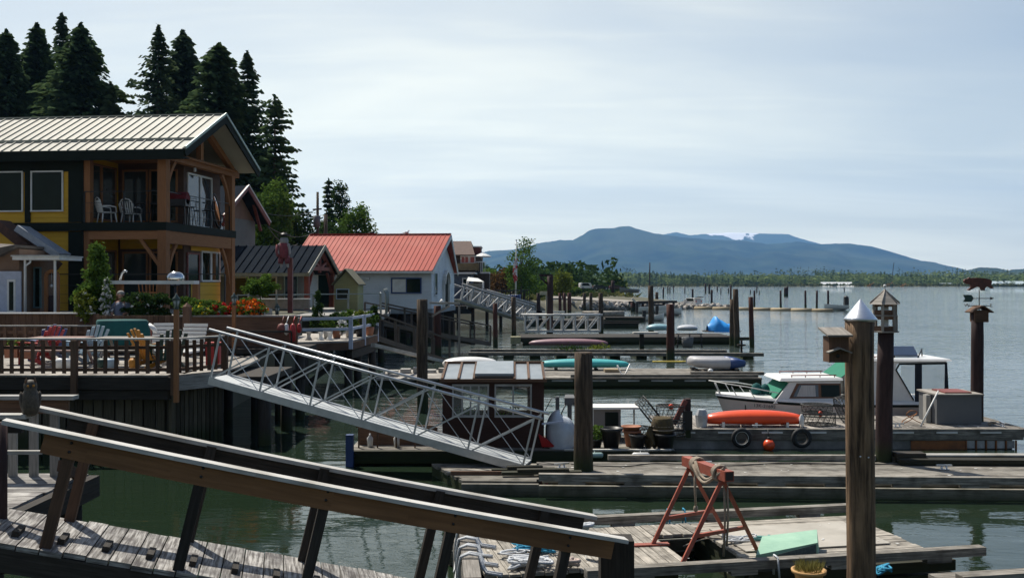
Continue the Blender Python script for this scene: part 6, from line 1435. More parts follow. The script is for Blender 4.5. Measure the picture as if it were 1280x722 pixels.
# log boom
m = MB(); A = W(868, 384, .25); B = W(1042, 387, .25)
for k in range(7):
    a = A.lerp(B, k/7+.003); b = A.lerp(B, (k+1)/7-.003); m.tube([(a.x, a.y, .08), (b.x, b.y, .08)], .32, 10)
one('log_boom', 'long pale log boom floating far out with slim pilings', 'log boom', m, wood('pale_log', (.42, .34, .22), (.25, .2, .13)))
def hullmesh(mb, A, B, wid, h, z0, sheer=.1, n=14, top=None, full=.5):
    """simple boat shell from stern A to bow B"""
    A = V(A); B = V(B); d = B-A; pr = V((-d.y, d.x, 0)).normalized()
    def fn(u, v):
        s = u; w = wid*.5*(min(1, (1-s)**.5*1.25)) if s > full else wid*.5*(.86+.14*s/full)
        a = -math.pi/2+math.pi*v; zz = -math.cos(a)
        return A+d*s+pr*(math.sin(a)*w)+V((0, 0, z0+h*(1+zz*1.0)+sheer*s*s*(1 if zz > -.99 else .4)))
    mb.grid(fn, n, 10)
# far white boat at boom end
A = W(1039, 388, 0); B = W(1056, 387.5, 0); t = thing('motor_boat', 'small white boat with a dark outboard at the end of the log boom', 'boat', A); m = MB(); hullmesh(m, (B.x, B.y, 0), (A.x-1, A.y, 0), 1.7, .75, 0, .2); m.grid(lambda u, v: V((B.x+(A.x-B.x)*u, B.y+(v-.5)*1.3*(1-u*.8), .72+.1*u)), 4, 2); m.build('hull', whiteplas, t); m = MB(); m.bb(B.x-.1, B.x+.5, B.y-.3, B.y+.3, .2, 1.7); m.ball((B.x+.2, B.y, 1.8), .4, .4, .3, 8); m.build('outboard_motor', black, t)

# ================================================================ timber floats
def timber_float(name, label, corners, z, th, nb, mat, along=True, fmat=None, cat='float', face=.16, legs=0):
    """corners near-left, near-right, far-right, far-left (x,y)"""
    c = [V((x, y, z)) for x, y in corners]; t = thing(name, label, cat, (c[0].x, c[0].y, 0)); m = MB()
    for k in range(nb):
        f0 = k/nb; f1 = (k+1)/nb
        if along: a, b, cc, d = c[0].lerp(c[3], f0), c[1].lerp(c[2], f0), c[1].lerp(c[2], f1), c[0].lerp(c[3], f1); g = (d-a).normalized()*.008
        else: a, b, cc, d = c[0].lerp(c[1], f0), c[0].lerp(c[1], f1), c[3].lerp(c[2], f1), c[3].lerp(c[2], f0); g = (b-a).normalized()*.008
        j = R.uniform(-.05, .05); e = ((b-a) if along else (d-a)).normalized()*j; dz = V((0, 0, R.uniform(-.008, .006)))
        if along: q = [a+g+e, b+g+e, cc-g+e, d-g+e]
        else: q = [a+g+e, b-g+e, cc-g+e, d+g+e]
        m.hexa([p-V((0, 0, th))+dz for p in q], [p+dz for p in q])
    m.build('deck_board', mat, t)
    m = MB(); cc = sum(c, V((0, 0, 0)))/4; q = [cc+(p-cc)*.97 for p in c]
    m.hexa([(p.x, p.y, -.25) for p in q], [(p.x, p.y, z-th-.004) for p in q]); m.build('float_log', fmat or darkwood, t)
    return t
def bullrail(root, a, b, z, w=.13, h=.12, n=4, mat=dockwood, blk=.1, bl=.35):
    a = V((a[0], a[1], z)); b = V((b[0], b[1], z)); m = MB(); m.beam(a+V((0, 0, blk+h/2)), b+V((0, 0, blk+h/2)), w, h); m.build('bull_rail', mat, root, bev=.006)
    d = (b-a).normalized(); L_ = (b-a).length
    for k in range(n):
        p = a+d*(L_*(k+.5)/n-bl/2); q = MB(); q.beam(p+V((0, 0, blk/2)), p+d*bl+V((0, 0, blk/2)), w*.9, blk-.002); q.build('rail_block', mat, root)

# --- nearest float with the saw horse
O = V((-.65, 12.0, 0)); FA = math.radians(11.5); FM = rz(FA, O); FZ = .45
t = thing('near_float', 'weathered plank float in the foreground with raised timber edges', 'float', O, FA)
m = MB(FM)
def run(x0, x1, y0, y1, w, along):
    if along:
        y = y0
        while y < y1-.02: ww = min(w, y1-y); m.bb(x0+R.uniform(-.02, .02), x1+R.uniform(-.02, .02), y+.006, y+ww-.006, FZ-.04+R.uniform(-.004, .004), FZ+R.uniform(-.005, .005)); y += w
    else:
        x = x0
        while x < x1-.02: ww = min(w, x1-x); m.bb(x+.006, x+ww-.006, y0+R.uniform(-.02, .02), y1+R.uniform(-.02, .02), FZ-.04+R.uniform(-.004, .004), FZ+R.uniform(-.005, .005)); x += w
run(.35, 3.0, .12, 2.15, .15, False); run(3.0, 3.75, 1.55, 2.15, .15, False); run(3.75, 6.35, .1, 2.1, .16, True)
m.build('deck_board', wood('float_plank', (.42, .385, .33), (.17, .155, .13), dirt=(.10, .09, .075), damt=.7, dsc=4.5, rnd=.3, lo=.35, hi=.6), t, bev=.003)
m = MB(FM); m.bb(3.9, 6.0, .45, 1.7, FZ+.008, FZ+.022, .5); m.build('plywood_sheet', mk('pale_plywood', (.42, .39, .34), (.33, .31, .27), sc_=1.4, rough=.9, dirt=(.22, .2, .17), dsc=2, damt=.5), t)
for (a, b, n) in (((2.05, 2.3), (6.5, 2.3), 3), ((1.5, -.30), (6.85, -.30), 4)):
    p = FM @ V((a[0], a[1], 0)); q = FM @ V((b[0], b[1], 0)); bullrail(t, (p.x, p.y), (q.x, q.y), FZ-.04, .15, .11, n, dockwood, .06)
p = FM @ V((.42, 2.1, 0)); q = FM @ V((.1, -.5, 0)); bullrail(t, (p.x, p.y), (q.x, q.y), FZ-.04, .2, .1, 3, greywood, .11)
m = MB(FM); m.bb(.25, .33, -.4, 2.15, -.1, FZ-.06); m.build('side_board', greywood, t)
for z in (.3, .12, -.05): 
    m = MB(FM); m.bb(.2, 6.4, 2.2, 2.34, z-.08, z+.06); m.build('edge_beam', dockwood, t); m = MB(FM); m.bb(3.75, 6.6, -.1, .04, z-.08, z+.06); m.build('edge_beam', darkwood, t)
m = MB(FM); m.bb(.5, 2.9, .3, 2.0, -.2, FZ-.06); m.bb(3.8, 6.2, .3, 2.0, -.2, FZ-.06) ; m.build('float_log', darkwood, t)
p = FM @ V((6.6, .4, 0)); 
m = MB(); m.beam((5.3, 11.9, .48), (8.4, 12.5, .48), .16, .12); m.beam((5.2, 12.2, .35), (8.4, 12.8, .35), .5, .1); one('float_edge', 'edge of another grey float at the bottom right corner of the photo', 'float', m, dockwood)
# sawhorse
def sawhorse():
    z = FZ; t = thing('steel_trestle', 'rust red steel trestle standing on the near float with rope round its beam', 'trestle', (2.6, 13.3, z))
    f1, f2, g1, g2 = V((2.12, 12.6, z)), V((3.25, 13.3, z)), V((1.9, 13.6, z)), V((3.03, 14.3, z)); a1 = P(903, 592, 12.95); a2 = P(862, 577, 13.95)
    d = (a1-a2).normalized()
    m = MB(); m.beam(a1+d*.2, a2-d*.12, .13, .13); m.build('beam', rusty, t, bev=.008)
    m = MB(); e = a1+d*.2; 
    m.beam(e-d*.001, e+d*.003, .1, .1); m.build('beam_hollow', black, t)
    for a, (p, q) in ((a1-V((0, 0, .07)), (f1, f2)), (a2-V((0, 0, .07)), (g1, g2))):
        for s in (p, q): m = MB(); m.beam(a, s, .05, .05, V((0, 1, 0))); m.build('leg', rusty, t)
        k = .66; m = MB(); m.beam(a.lerp(p, k), a.lerp(q, k), .045, .045); m.build('cross_bar', rusty, t)
        for s in (p,): m = MB(); m.box((s.x-.02, s.y, z+.012), .5, .12, .02, .15); m.build('foot_plate', rusty, t)
    # rope coils round the beam
    rp = thing('beam_rope', 'thick beige rope wound round the trestle beam and hanging down', 'rope', (a2.x, a2.y, z)); m = MB()
    dr = d
    def coil(c, n, r=.095, step=.03):
        pts = []; sdv = dr.cross(Z).normalized()
        for k in range(n*12):
            an = k/12*2*math.pi; pts.append(c+dr*(step*k/12)+sdv*math.cos(an)*r+V((0, 0, math.sin(an)*r)))
        return pts
    m.tube(coil(a2+dr*.22, 4), .02, 6); m.tube(coil(a1+dr*(-.12), 3), .02, 6)
    sw = [a2.lerp(a1, .25)+V((-.08, -.12, .03))]+[a2.lerp(a1, .25+.5*k/8)+V((-.05, -.13, -.08-.09*math.sin(math.pi*k/8))) for k in range(1, 8)]+[a1+V((-.02, -.1, .05))]
    m.tube(sw, .021, 6); m.tube([p+V((.02, -.03, .05)) for p in sw], .02, 6)
    b0 = a2+dr*.2+V((-.03, -.12, 0)); m.tube([b0, b0+V((0, 0, -.3)), b0+V((.01, 0, -.55))], .016, 6); m.ball(b0+V((.01, 0, -.58)), .035, .035, .05, 8)
    b1 = a1+V((.02, .02, 0)); m.tube([b1, (b1.x+.02, b1.y, 1.0), (b1.x, b1.y, z+.02)], .015, 6); m.tube([b1+V((.04, 0, 0)), (b1.x+.06, b1.y, 1.0), (b1.x+.04, b1.y, z+.15)], .014, 6)
    m.build('rope_coil', ropem, rp)
sawhorse()
# ropes on float
def ropepile(name, label, px, py, sx_, sy_, mat, n, r, seed, z=FZ, hh=.05):
    q = random.Random(seed); c = W(px, py, z); m = MB(); pts = []
    for k in range(n*10):
        a = k*.63+q.uniform(-.15, .15); rr = .55+.45*math.sin(k*.37+seed); pts.append(V((c.x+math.cos(a+.3*math.sin(k*.9))*sx_*rr+q.uniform(-.03, .03)*sx_*3, c.y+(math.sin(a*1.07)*rr+.4*math.sin(k*.53))*sy_, z+r+.01+hh*abs(math.sin(k*.21)))))
    m.tube(pts, r, 6); return one(name, label, 'rope', m, mat)
ropepile('blue_rope', 'bright blue rope heap on the near float beneath the ramp rails', 668, 689, .30, .16, ropeb, 13, .015, 2, hh=.07)
ropepile('white_rope', 'white rope bundle lying behind the ramp post on the near float', 663, 709, .30, .15, ropew, 12, .019, 3, hh=.08)
ropepile('pink_white_rope', 'pinkish white rope coil right of the ramp post', 712, 711, .12, .10, mk('pale_pink_rope', (.6, .48, .42), rough=.9), 8, .022, 4, hh=.09)
ropepile('thin_grey_rope', 'thin pale rope loops in front of the blue rope', 646, 695, .24, .16, ropew, 3, .013, 5)
ropepile('tangled_line', 'tangled dark and white line behind the pale green box', 925, 678, .26, .16, ropew, 6, .010, 6)
ropepile('teal_line', 'teal line tangle beside the pale green box', 958, 676, .25, .10, mk('teal_rope', (.12, .35, .33), rough=.9), 5, .010, 8)
ropepile('turquoise_rope', 'turquoise rope heap just right of the cone topped piling', 1104, 716, .14, .14, ropeb, 6, .014, 9, FZ+.1)
m = MB(); c = FM @ V((.33, 1.4, FZ+.17))
for k in range(4):
    b = FM @ V((.34-.05*k, 1.5-.42*k, FZ+.19)); w1 = R.uniform(-.05, .05); pts = [b+V((-.15, 0, -.42+w1)), b+V((-.145, .02+w1, -.15)), b+V((-.12, .03, .0)), b+V((-.02, .03+w1, .035)), b+V((.11, w1, .02)), b+V((.15, -.05, -.10)), b+V((.2, -.1+w1, -.165)), b+V((.35+w1, -.16, -.17))]
    m.tube(pts, .018, 7); m.tube([p+V((.01, .035+w1*.5, .004)) for p in pts], .018, 7)
    if k < 3: e = FM @ V((.34-.05*(k+1), 1.5-.42*(k+1), FZ+.19)); m.tube([b+V((-.13, 0, -.33)), (b+e)/2+V((-.17, 0, -.48)), e+V((-.13, 0, -.33))], .014, 6)
one('mooring_line', 'white mooring line looped over the left timber edge of the near float', 'rope', m, ropew)
m = MB(); b = FM @ V((3.95, -.3, FZ+.15)); m.tube([b+V((0, .1, -.25)), b+V((0, .08, 0)), b+V((0, -.09, .01)), b+V((.02, -.1, -.25))], .014, 6); one('white_line', 'single white line looped over the front timber edge below the green box', 'rope', m, ropew)
m = MB()
for dx in (0, .25): b = FM @ V((3.5+dx, 2.3, FZ+.17)); m.tube([b+V((0, .1, -.3)), b+V((0, .08, 0)), b+V((0, -.09, .01)), b+V((.02, -.11, -.35))], .012, 6)
one('teal_mooring_line', 'pair of teal lines over the rear timber edge behind the trestle', 'rope', m, ropeb)
ropepile('white_bundle', 'white bundled cloth on the end of the ramp beside the dark block', 731, 664, .10, .06, ropew, 5, .022, 12, 1.05-.45+.5)
m = MB(); c = W(742, 700, FZ); m.grid(lambda u, v: V((c.x-.1+.22*u, c.y+.12*v, FZ+.01+.32*(math.sin(u*3.1)**.6)*(1-.5*v)+.03*math.sin(u*17+v*9))), 14, 8); one('white_bag', 'crumpled white plastic bag under the end of the ramp rail', 'bag', m, whiteplas)
# pale green box / hatch
t = thing('green_cushion_box', 'pale green fabric covered wedge box lying on the near float', 'box', W(983, 697, FZ)); m = MB()
b = [W(943, 703, FZ), W(1022, 697, FZ), W(1024, 686, FZ), W(955, 687, FZ)]; tp = [b[0]+V((.02, 0, .10)), b[1]+V((0, 0, .20)), b[2]+V((0, .1, .24)), b[3]+V((0, .1, .16))]
m.hexa(b, tp); m.build('body', palegreen, t, bev=.012)
m = MB(); m.ext([b[0]+V((.25, -.006, .01)), b[1]+V((-.02, -.006, .01)), b[1]+V((-.02, -.006, .18)), b[0]+V((.3, -.006, .11))], (0, .004, 0)); m.build('shaded_side', mk('shade_grey_fleck', (.10, .13, .13), (.04, .06, .06), sc_=30, rough=.9), t)  # dark sheet paints the shade on the front side of the box
# flower pot at the bottom
c = P(1011, 711, 11.6); t = thing('flower_pot', 'yellow terracotta pot with dry grassy plant at the bottom edge', 'flower pot', (c.x, 11.6, c.z-.26)); m = MB(); m.lathe([(.12, -.24), (.165, -.04), (.195, -.035), (.2, .0), (.175, .0), (.165, -.03), (0, -.04)], c, 24); m.build('pot', mk('yellow_terracotta', (.55, .33, .13), (.42, .24, .09), rough=.8, sc_=6), t)
m = MB(); q = random.Random(4)
for k in range(420):
    a = q.random()*6.28; r_ = q.random()*.14; h = q.uniform(.03, .14); dx = math.cos(a)*.05*q.random(); m.leaf((c.x+math.cos(a)*r_+dx, 11.6+math.sin(a)*r_, c.z+h*.5-.02), (dx, math.sin(a)*.02, h*.6), (.004, 0, 0), q.random())
m.build('plant', grassm, t)
m = MB(); m.bb(c.x-.4, c.x+.4, 11.4, 11.8, c.z-.3, c.z-.245); m.bb(c.x-.35, c.x-.25, 11.45, 11.75, -.5, c.z-.301); m.bb(c.x+.25, c.x+.35, 11.45, 11.75, -.5, c.z-.301); one('pot_shelf', 'small timber shelf under the yellow flower pot', 'shelf', m, dockwood)

# --- long middle float
YN, YF = 18.75, 20.85
t = timber_float('long_float', 'long weathered plank float running across the middle of the photo', [(.55, YN+.25), (14, YN-.35), (14, YF), (.55, YF)], DK, .06, 9, dockwood, fmat=darkwood)
bullrail(t, (.5, YN+.02), (14, YN-.55), DK-.04, .14, .13, 11, dockwood, .07, .5); bullrail(t, (2.0, YF+.1), (14, YF+.1), DK-.03, .14, .1, 9, dockwood, .06, .4)
m = MB(); m.beam((.5, YN+.12, .1), (14, YN-.45, .1), .1, .2); m.build('edge_beam', dockwood, t)
t = timber_float('low_float', 'broken low plank float left of the long float where the gangway lands', [(-.9, 19.0), (.5, 18.95), (.5, 20.9), (-1.7, 20.9)], DK-.03, .06, 9, dockwood)
m = MB(); m.beam((-.95, 18.93, .1), (.5, 18.88, .1), .12, .24); m.build('edge_beam', dockwood, t)
m = MB(); m.bb(-1.2, .4, 19.6, 19.66, DK-.03, DK+.04); m.build('loose_board', fencewood, t)
for (x0, x1, y, lab) in ((-.4, .85, 19.75, 'dark loose board lying across the joint of the two floats'), (-.2, 1.35, 19.45, 'second loose board nearer the front at the joint of the floats')):
    m = MB(); m.beam((x0, y, DK+.04), (x1, y+.1, DK+.04), .18, .05); m.beam((x0+.3, y+.02, DK+.09), (x1-.25, y+.1, DK+.09), .15, .045); one('loose_board', lab, 'board', m, darkwood)
m = MB(); m.beam((3.1, 19.1, DK+.05), (8, 19.0, DK+.05), .12, .05); one('loose_plank', 'long loose plank lying along the float behind the trestle', 'plank', m, dockwood)
t = thing('gangplank', 'dark bundle of long planks lying on the right end of the long float', 'plank', W(1200, 578, DK)); A = W(1125, 581, DK); m = MB(); m.beam((A.x, 20.6, DK+.07), (14, 20.4, DK+.07), .3, .1); m.build('lower_plank', darkwood, t)
m = MB(); m.beam((A.x+.55, 20.9, DK+.14), (14, 20.85, DK+.14), .25, .035); m.build('upper_plank', capwood, t); m = MB(); m.beam((A.x, 20.8, DK+.16), (A.x+.6, 20.8, DK+.16), .3, .1); m.build('end_block', darkwood, t)

# --- concrete float with the boat (BF) and garden float (GF)
BZ = .48
t = thing('concrete_float', 'long concrete sided float carrying the kayak and the grey box', 'float', (8, 25, 0))
m = MB(); m.bb(3.65, 12.05, 24.20, 26.7, -.2, BZ-.27); m.build('concrete_block', concrete, t)
m = MB(); m.bb(3.6, 12.3, 24.15, 24.29, BZ-.26, BZ-.0); m.bb(12.31, 12.42, 24.2, 26.7, BZ-.2, BZ); m.build('edge_beam', dockwood, t)
m = MB(); x = 3.62
while x < 12.3: m.bb(x+.006, x+.174, 24.3, 26.75, BZ-.05, BZ-.01+R.uniform(-.004, .004)); x += .18
m.build('deck_board', greywood, t)
for x in [3.9+1.05*k for k in range(8)]: m = MB(); m.bb(x, x+.5, 24.12, 24.149, BZ-.1, BZ-.06); m.build('edge_slot', whitep, t)
m = MB(); m.bb(9.6, 10.9, 24.165, 24.197, .0, BZ-.28); m.build('rusty_panel', rustband, t); m = MB()
for k in range(5): m.bb(10.95+k*.24, 11.13+k*.24, 24.17, 24.197, .02, BZ-.28)
m.build('foam_panel', foamw, t); m = MB()
for k in range(6): m.bb(10.91+k*.24, 10.94+k*.24, 24.15, 24.198, -.1, BZ-.275)
m.build('rusty_strap', rustband, t)
for px, lab in ((927, 'black tyre fender with a white inner ring under the orange kayak'), (1002, 'black tyre fender hanging right of the orange buoy')):
    c = P(px, 547, 24.0); t2 = thing('tyre_fender', lab, 'tyre', c, group='tyre fenders on the concrete float'); m = MB(); ax = Matrix.Rotation(math.pi/2, 3, 'X'); m.ring(c, .185, .06, ax, 28, 10); m.build('tyre', rubber, t2)
    m = MB(); m.ring(c+V((0, -.045, 0)), .155, .008, ax, 28, 5); m.build('bead_ring', whitep if px == 927 else greybox, t2); m = MB(); m.tube([c+V((0, 0, .2)), c+V((0, .1, .30))], .01, 5); m.build('rope', ropem, t2)
c = W(959, 561, 0); t2 = thing('buoy', 'round orange buoy hanging at the waterline between the tyres', 'buoy', c); m = MB(); m.ball((c.x, 24.0, .12), .145, n=20); m.build('float_ball', orangep, t2); m = MB(); m.lathe([(.05, 0), (.03, .07), (0, .07)], (c.x, 24.0, .25), 10); m.tube([(c.x, 24.0, .3), (c.x, 24.1, .48)], .012, 5); m.build('eye', rubber, t2)
# garden float
t = thing('garden_float', 'low dark float carrying the shed and the flower pots', 'float', (0, 23, 0)); m = MB(); y = 22.15
while y < 24.3: m.bb(-3.6, 3.6, y, y+.16, .24, .30+R.uniform(-.004, .004)); y += .17
m.build('deck_board', dockwood, t); m = MB(); m.bb(-3.6, 3.6, 22.0, 22.14, .05, .31); m.build('edge_beam', darkwood, t); m = MB(); m.bb(-3.5, 3.5, 22.2, 24.2, -.2, .235); m.build('float_log', darkwood, t)
m = MB(); m.bb(1.15, 3.5, 22.03, 22.13, .315, .345); m.build('kerb_board', capwood, t)
for i, (px0, px1, mt) in enumerate(((733, 754, mk('pale_aqua', (.4, .55, .52), rough=.4, bump=0)), (790, 812, whiteplas))):
    A = P(px0, 568.5, 21.93); B = P(px1, 568.5, 21.93); m = MB(); m.tube([A, A.lerp(B, .1), A.lerp(B, .9), B], [.03, .06, .06, .03], 12); m.tube([A.lerp(B, .5), A.lerp(B, .5)+V((0, .12, .1))], .01, 4); one('fender', ['pale aqua cylindrical fender on the garden float edge behind the piling', 'white cylindrical fender on the garden float edge below the clay pots'][i], 'fender', m, mt, 'cylinder fenders on the garden float')
# shed with glass roof
def shed():
    Y = 22.55; x0, x1 = P(553, 0, Y).x, P(680, 0, Y).x; ze = P(0, 475, Y).z; zr = P(0, 455, 24.1).z; y1 = 24.1
    t = thing('float_shed', 'dark brown shed with a glazed roof and white framed windows on the float', 'shed', (x0, Y, .3)); w = MB()
    dk = wood('dark_brown_board', (.055, .028, .022), (.035, .018, .014), rnd=.15, bump=.2)
    wins = [(x0+.25, x0+1.02), (x0+1.2, x0+1.98)]; z0, z1 = 1.02, ze-.12
    w.bb(x0, x1, Y, Y+.05, .3, z0); w.bb(x0, x1, Y, Y+.05, z1, ze)
    for a, b in ((x0, wins[0][0]), (wins[0][1], wins[1][0]), (wins[1][1], x1)): w.bb(a, b, Y, Y+.05, z0+.001, z1-.001)
    w.build('front_wall', dk, t)
    w = MB(); w.bb(x0, x1, y1-.05, y1, .3, .95); w.bb(x0, x0+.35, y1-.05, y1, .951, zr-.03); w.bb(x1-.35, x1, y1-.05, y1, .951, zr-.03); w.bb(x0+.351, x1-.351, y1-.05, y1, zr-.2, zr-.03); w.build('back_wall', dk, t)
    for x in (x0, x1-.05):
        w = MB(); w.hexa([(x, Y+.051, .3), (x+.05, Y+.051, .3), (x+.05, y1-.051, .3), (x, y1-.051, .3)], [(x, Y+.051, ze-.01), (x+.05, Y+.051, ze-.01), (x+.05, y1-.051, zr-.03), (x, y1-.051, zr-.03)]); w.build('side_wall', dk, t)
    clear = bpy.data.materials.new('clear_glass'); clear.use_nodes = True; n = clear.node_tree; n.nodes.remove(n.nodes['Principled BSDF']); tr = n.nodes.new('ShaderNodeBsdfTransparent'); gl = n.nodes.new('ShaderNodeBsdfGlossy'); gl.inputs['Roughness'].default_value = .04; tr.inputs[0].default_value = (.78, .82, .8, 1); mx = n.nodes.new('ShaderNodeMixShader'); mx.inputs[0].default_value = .12; n.links.new(tr.outputs[0], mx.inputs[1]); n.links.new(gl.outputs[0], mx.inputs[2]); n.links.new(mx.outputs[0], n.nodes['Material Output'].inputs[0])
    frm = mk('grey_white_frame', (.38, .38, .37), rough=.6)
    for i, (a, b) in enumerate(wins):
        f = MB(); f.bb(a-.03, b+.03, Y-.03, Y-.002, z1-.01, z1+.035); f.bb(a-.03, b+.03, Y-.035, Y-.002, z0-.04, z0+.01)
        for x in (a-.03, b-.01, (a+b)/2-.02) + ((a+.18, a+.55) if i == 0 else ()): f.bb(x, x+.035, Y-.03, Y+.04, z0+.011, z1-.011)
        o = f.build('window', frm, t); g = MB(); g.quad([(a, Y+.02, z0), (b, Y+.02, z0), (b, Y+.02, z1), (a, Y+.02, z1)]); g.build('pane', clear, o)
    rf = MB(); sl_ = (zr-ze)/(y1-Y)
    rp = mk('polycarbonate', (.28, .31, .33), (.2, .23, .25), rough=.3, spec=.3, sc_=3, bump=0)
    rf.hexa([(x0-.04, Y-.1, ze+.0), (x1+.04, Y-.1, ze+.0), (x1+.04, y1+.05, zr), (x0-.04, y1+.05, zr)], [(x0-.04, Y-.1, ze+.015), (x1+.04, Y-.1, ze+.015), (x1+.04, y1+.05, zr+.015), (x0-.04, y1+.05, zr+.015)]); rf.build('roof_pane', rp, t)
    fr = MB()
    for f in (0, .16, .31, .71, .85, 1): x = x0+(x1-x0)*f; fr.beam((x, Y-.11, ze+.04), (x, y1+.06, zr+.04), .05, .045)
    fr.beam((x0-.06, Y-.12, ze+.005), (x1+.06, Y-.12, ze+.005), .04, .07); fr.beam((x0-.06, y1+.05, zr+.04), (x1+.06, y1+.05, zr+.04), .06, .05); fr.build('roof_frame', fencewood, t)
    v = MB(); xa, xb = x0+(x1-x0)*.32, x0+(x1-x0)*.70; v.hexa([(xa, Y+.02, ze+.10), (xb, Y+.02, ze+.10), (xb, y1, zr+.05), (xa, y1, zr+.05)], [(xa, Y+.02, ze+.15), (xb, Y+.02, ze+.15), (xb, y1, zr+.08), (xa, y1, zr+.08)]); v.build('roof_vent', rp, t)
    v = MB(); v.bb(xa, xb, Y-.06, Y-.02, ze+.035, ze+.09); v.build('vent_gap', black, t)
    q = random.Random(3)
    for i, x in enumerate((x0+.45, x0+1.45)):
        s = thing('seedling_tray', ['tray of green seedlings behind the left window of the shed', 'tray of green seedlings behind the right window of the shed'][i], 'plant tray', (x, 23, .9)); g = MB(); g.bb(x-.3, x+.3, 22.9, 23.2, .86, .94); g.build('tray', blackplas, s); g = MB()
        for k in range(160): g.rleaf((x+q.uniform(-.28, .28), 23.05+q.uniform(-.14, .14), .95+q.random()*.2), .03, .6, .1)
        g.build('foliage', leafg, s)
    g = MB(); g.bb(x0+.1, x1-.1, 22.85, 23.25, .82, .857); one('shed_bench', 'potting bench inside the glazed roof shed', 'bench', g, greywood)
shed()
# things left of / under the gangway on the garden float
for i, (px, yt, yb, mt, w_, lab) in enumerate(((437, 543, 573, bluem, .12, 'dark blue post at the left end of the garden float'),)):
    c = P(px, yb, 21.9); m = MB(); m.bb(c.x-.08, c.x+.08, 21.85, 22.0, .0, P(px, yt, 21.9).z); one('blue_post', lab, 'post', m, mt)
t = thing('float_crate_row', 'row of low dark timber crates on the left end of the garden float', 'crates', (-2.8, 22.6, .3)); m = MB()
for k in range(5): 
    x = -3.45+k*.42; m.bb(x, x+.03, 22.5, 22.55, .3, .75)
m.bb(-3.5, -1.7, 22.5, 22.56, .76, .80); m.bb(-3.5, -1.7, 22.9, 22.95, .3, .7); m.build('crate_frame', fencewood, t)
for i, x in enumerate((-3.2, -2.6)): m = MB(); m.lathe([(.06, 0), (.07, .2), (.02, .26), (.02, .3), (0, .3)], (x, 22.65, .3), 10); one('white_bottle', ['white bottle among the crates on the garden float, left one', 'white bottle among the crates on the garden float, right one'][i], 'bottle', m, whiteplas)
# tarp covered dinghy by the shed
t = thing('covered_dinghy', 'small boat bundled in a grey blue tarpaulin right of the shed', 'boat', P(699, 564, 22.8)); c = P(700, 543, 22.8)
def tarp(u, v):
    a = u*2*math.pi; rr = v; w = 0.34*(1+.08*math.sin(a*3+1)+.06*math.sin(a*8)*v)
    zt = .30+.72*(1-rr**3.2)+.05*math.sin(a*5)*rr*(1-rr)+(.10*math.cos(a)*-1)*(1-rr)
    return V((c.x+math.cos(a)*w*min(1, rr*1.25), 22.85+math.sin(a)*.55*min(1, rr*1.25), zt))
m = MB(); m.grid(tarp, 40, 14); m.build('tarpaulin', greytarp, t)
m = MB(); m.hexa([(c.x-.42, 22.4, .34), (c.x-.1, 22.35, .34), (c.x-.1, 22.6, .34), (c.x-.42, 22.6, .34)], [(c.x-.5, 22.35, .62), (c.x-.3, 22.33, .50), (c.x-.3, 22.6, .5), (c.x-.5, 22.6, .62)]); m.build('red_bow', redm, t)
m = MB(); m.beam((c.x-.42, 22.36, .86), (c.x+.05, 22.30, .92), .1, .03); m.build('gunwale', bluewhite, t)
# shore power pedestal
c = P(712, 530, 24.0); t = thing('power_pedestal', 'grey shore power pedestal with hanging black cables behind the tarpaulin', 'pedestal', (c.x, 24, .3)); m = MB(); m.bb(c.x-.05, c.x+.05, 23.95, 24.05, .3, 1.15); m.build('post', greybox, t)
m = MB(); m.hexa([(c.x-.12, 23.9, 1.08), (c.x+.12, 23.9, 1.08), (c.x+.12, 24.1, 1.08), (c.x-.12, 24.1, 1.08)], [(c.x-.13, 23.9, 1.26), (c.x+.13, 23.9, 1.26), (c.x+.1, 24.1, 1.32), (c.x-.1, 24.1, 1.32)]); m.build('meter_box', greybox, t)
m = MB(); m.tube([(c.x-.1, 23.9, 1.1), (c.x-.2, 23.88, .9), (c.x-.15, 23.88, .7), (c.x-.05, 23.9, .6)], .015, 5); m.tube([(c.x+.1, 23.9, 1.15), (c.x+.2, 23.88, .95), (c.x+.2, 23.88, .6), (c.x+.12, 23.9, .4)], .015, 5); m.build('cable', black, t)
c = P(697, 525, 24.0); m = MB(); m.bb(c.x-.05, c.x+.04, 23.95, 24.05, .3, 1.28); m.tube([(c.x-.02, 23.93, 1.24), (c.x-.15, 23.93, 1.25), (c.x-.3, 23.93, .95)], .012, 5); one('thin_post', 'thin grey post with a looping cable left of the power pedestal', 'post', m, greybox)
# grey bin / fish table
t = thing('fish_bin', 'grey brown lidded cabinet with a white top edge behind the pots', 'cabinet', P(765, 545, 23.6)); a, b = P(742, 0, 23.6), P(776, 0, 23.6); b2 = P(798, 0, 23.6)
m = MB(); m.bb(a.x, b.x, 23.6, 24.2, .3, P(0, 511, 23.6).z); m.build('cabinet', mk('taupe_panel', (.20, .18, .17), (.16, .145, .135), rough=.6, sc_=2), t); z = P(0, 511, 23.6).z
m = MB(); m.bb(a.x-.04, b2.x, 23.5, 24.25, z+.003, z+.05); m.build('top_rim', whitep, t); m = MB(); m.bb(a.x+.27, a.x+.58, 23.585, 23.598, .45, z-.07); m.build('door', darktrim, t)
m = MB(); m.bb(a.x-.02, a.x+.0-.003, 23.57, 23.6, .3, z); m.bb(b2.x-.06, b2.x-.02, 24.1, 24.15, .3, z); m.build('leg', whitep, t)
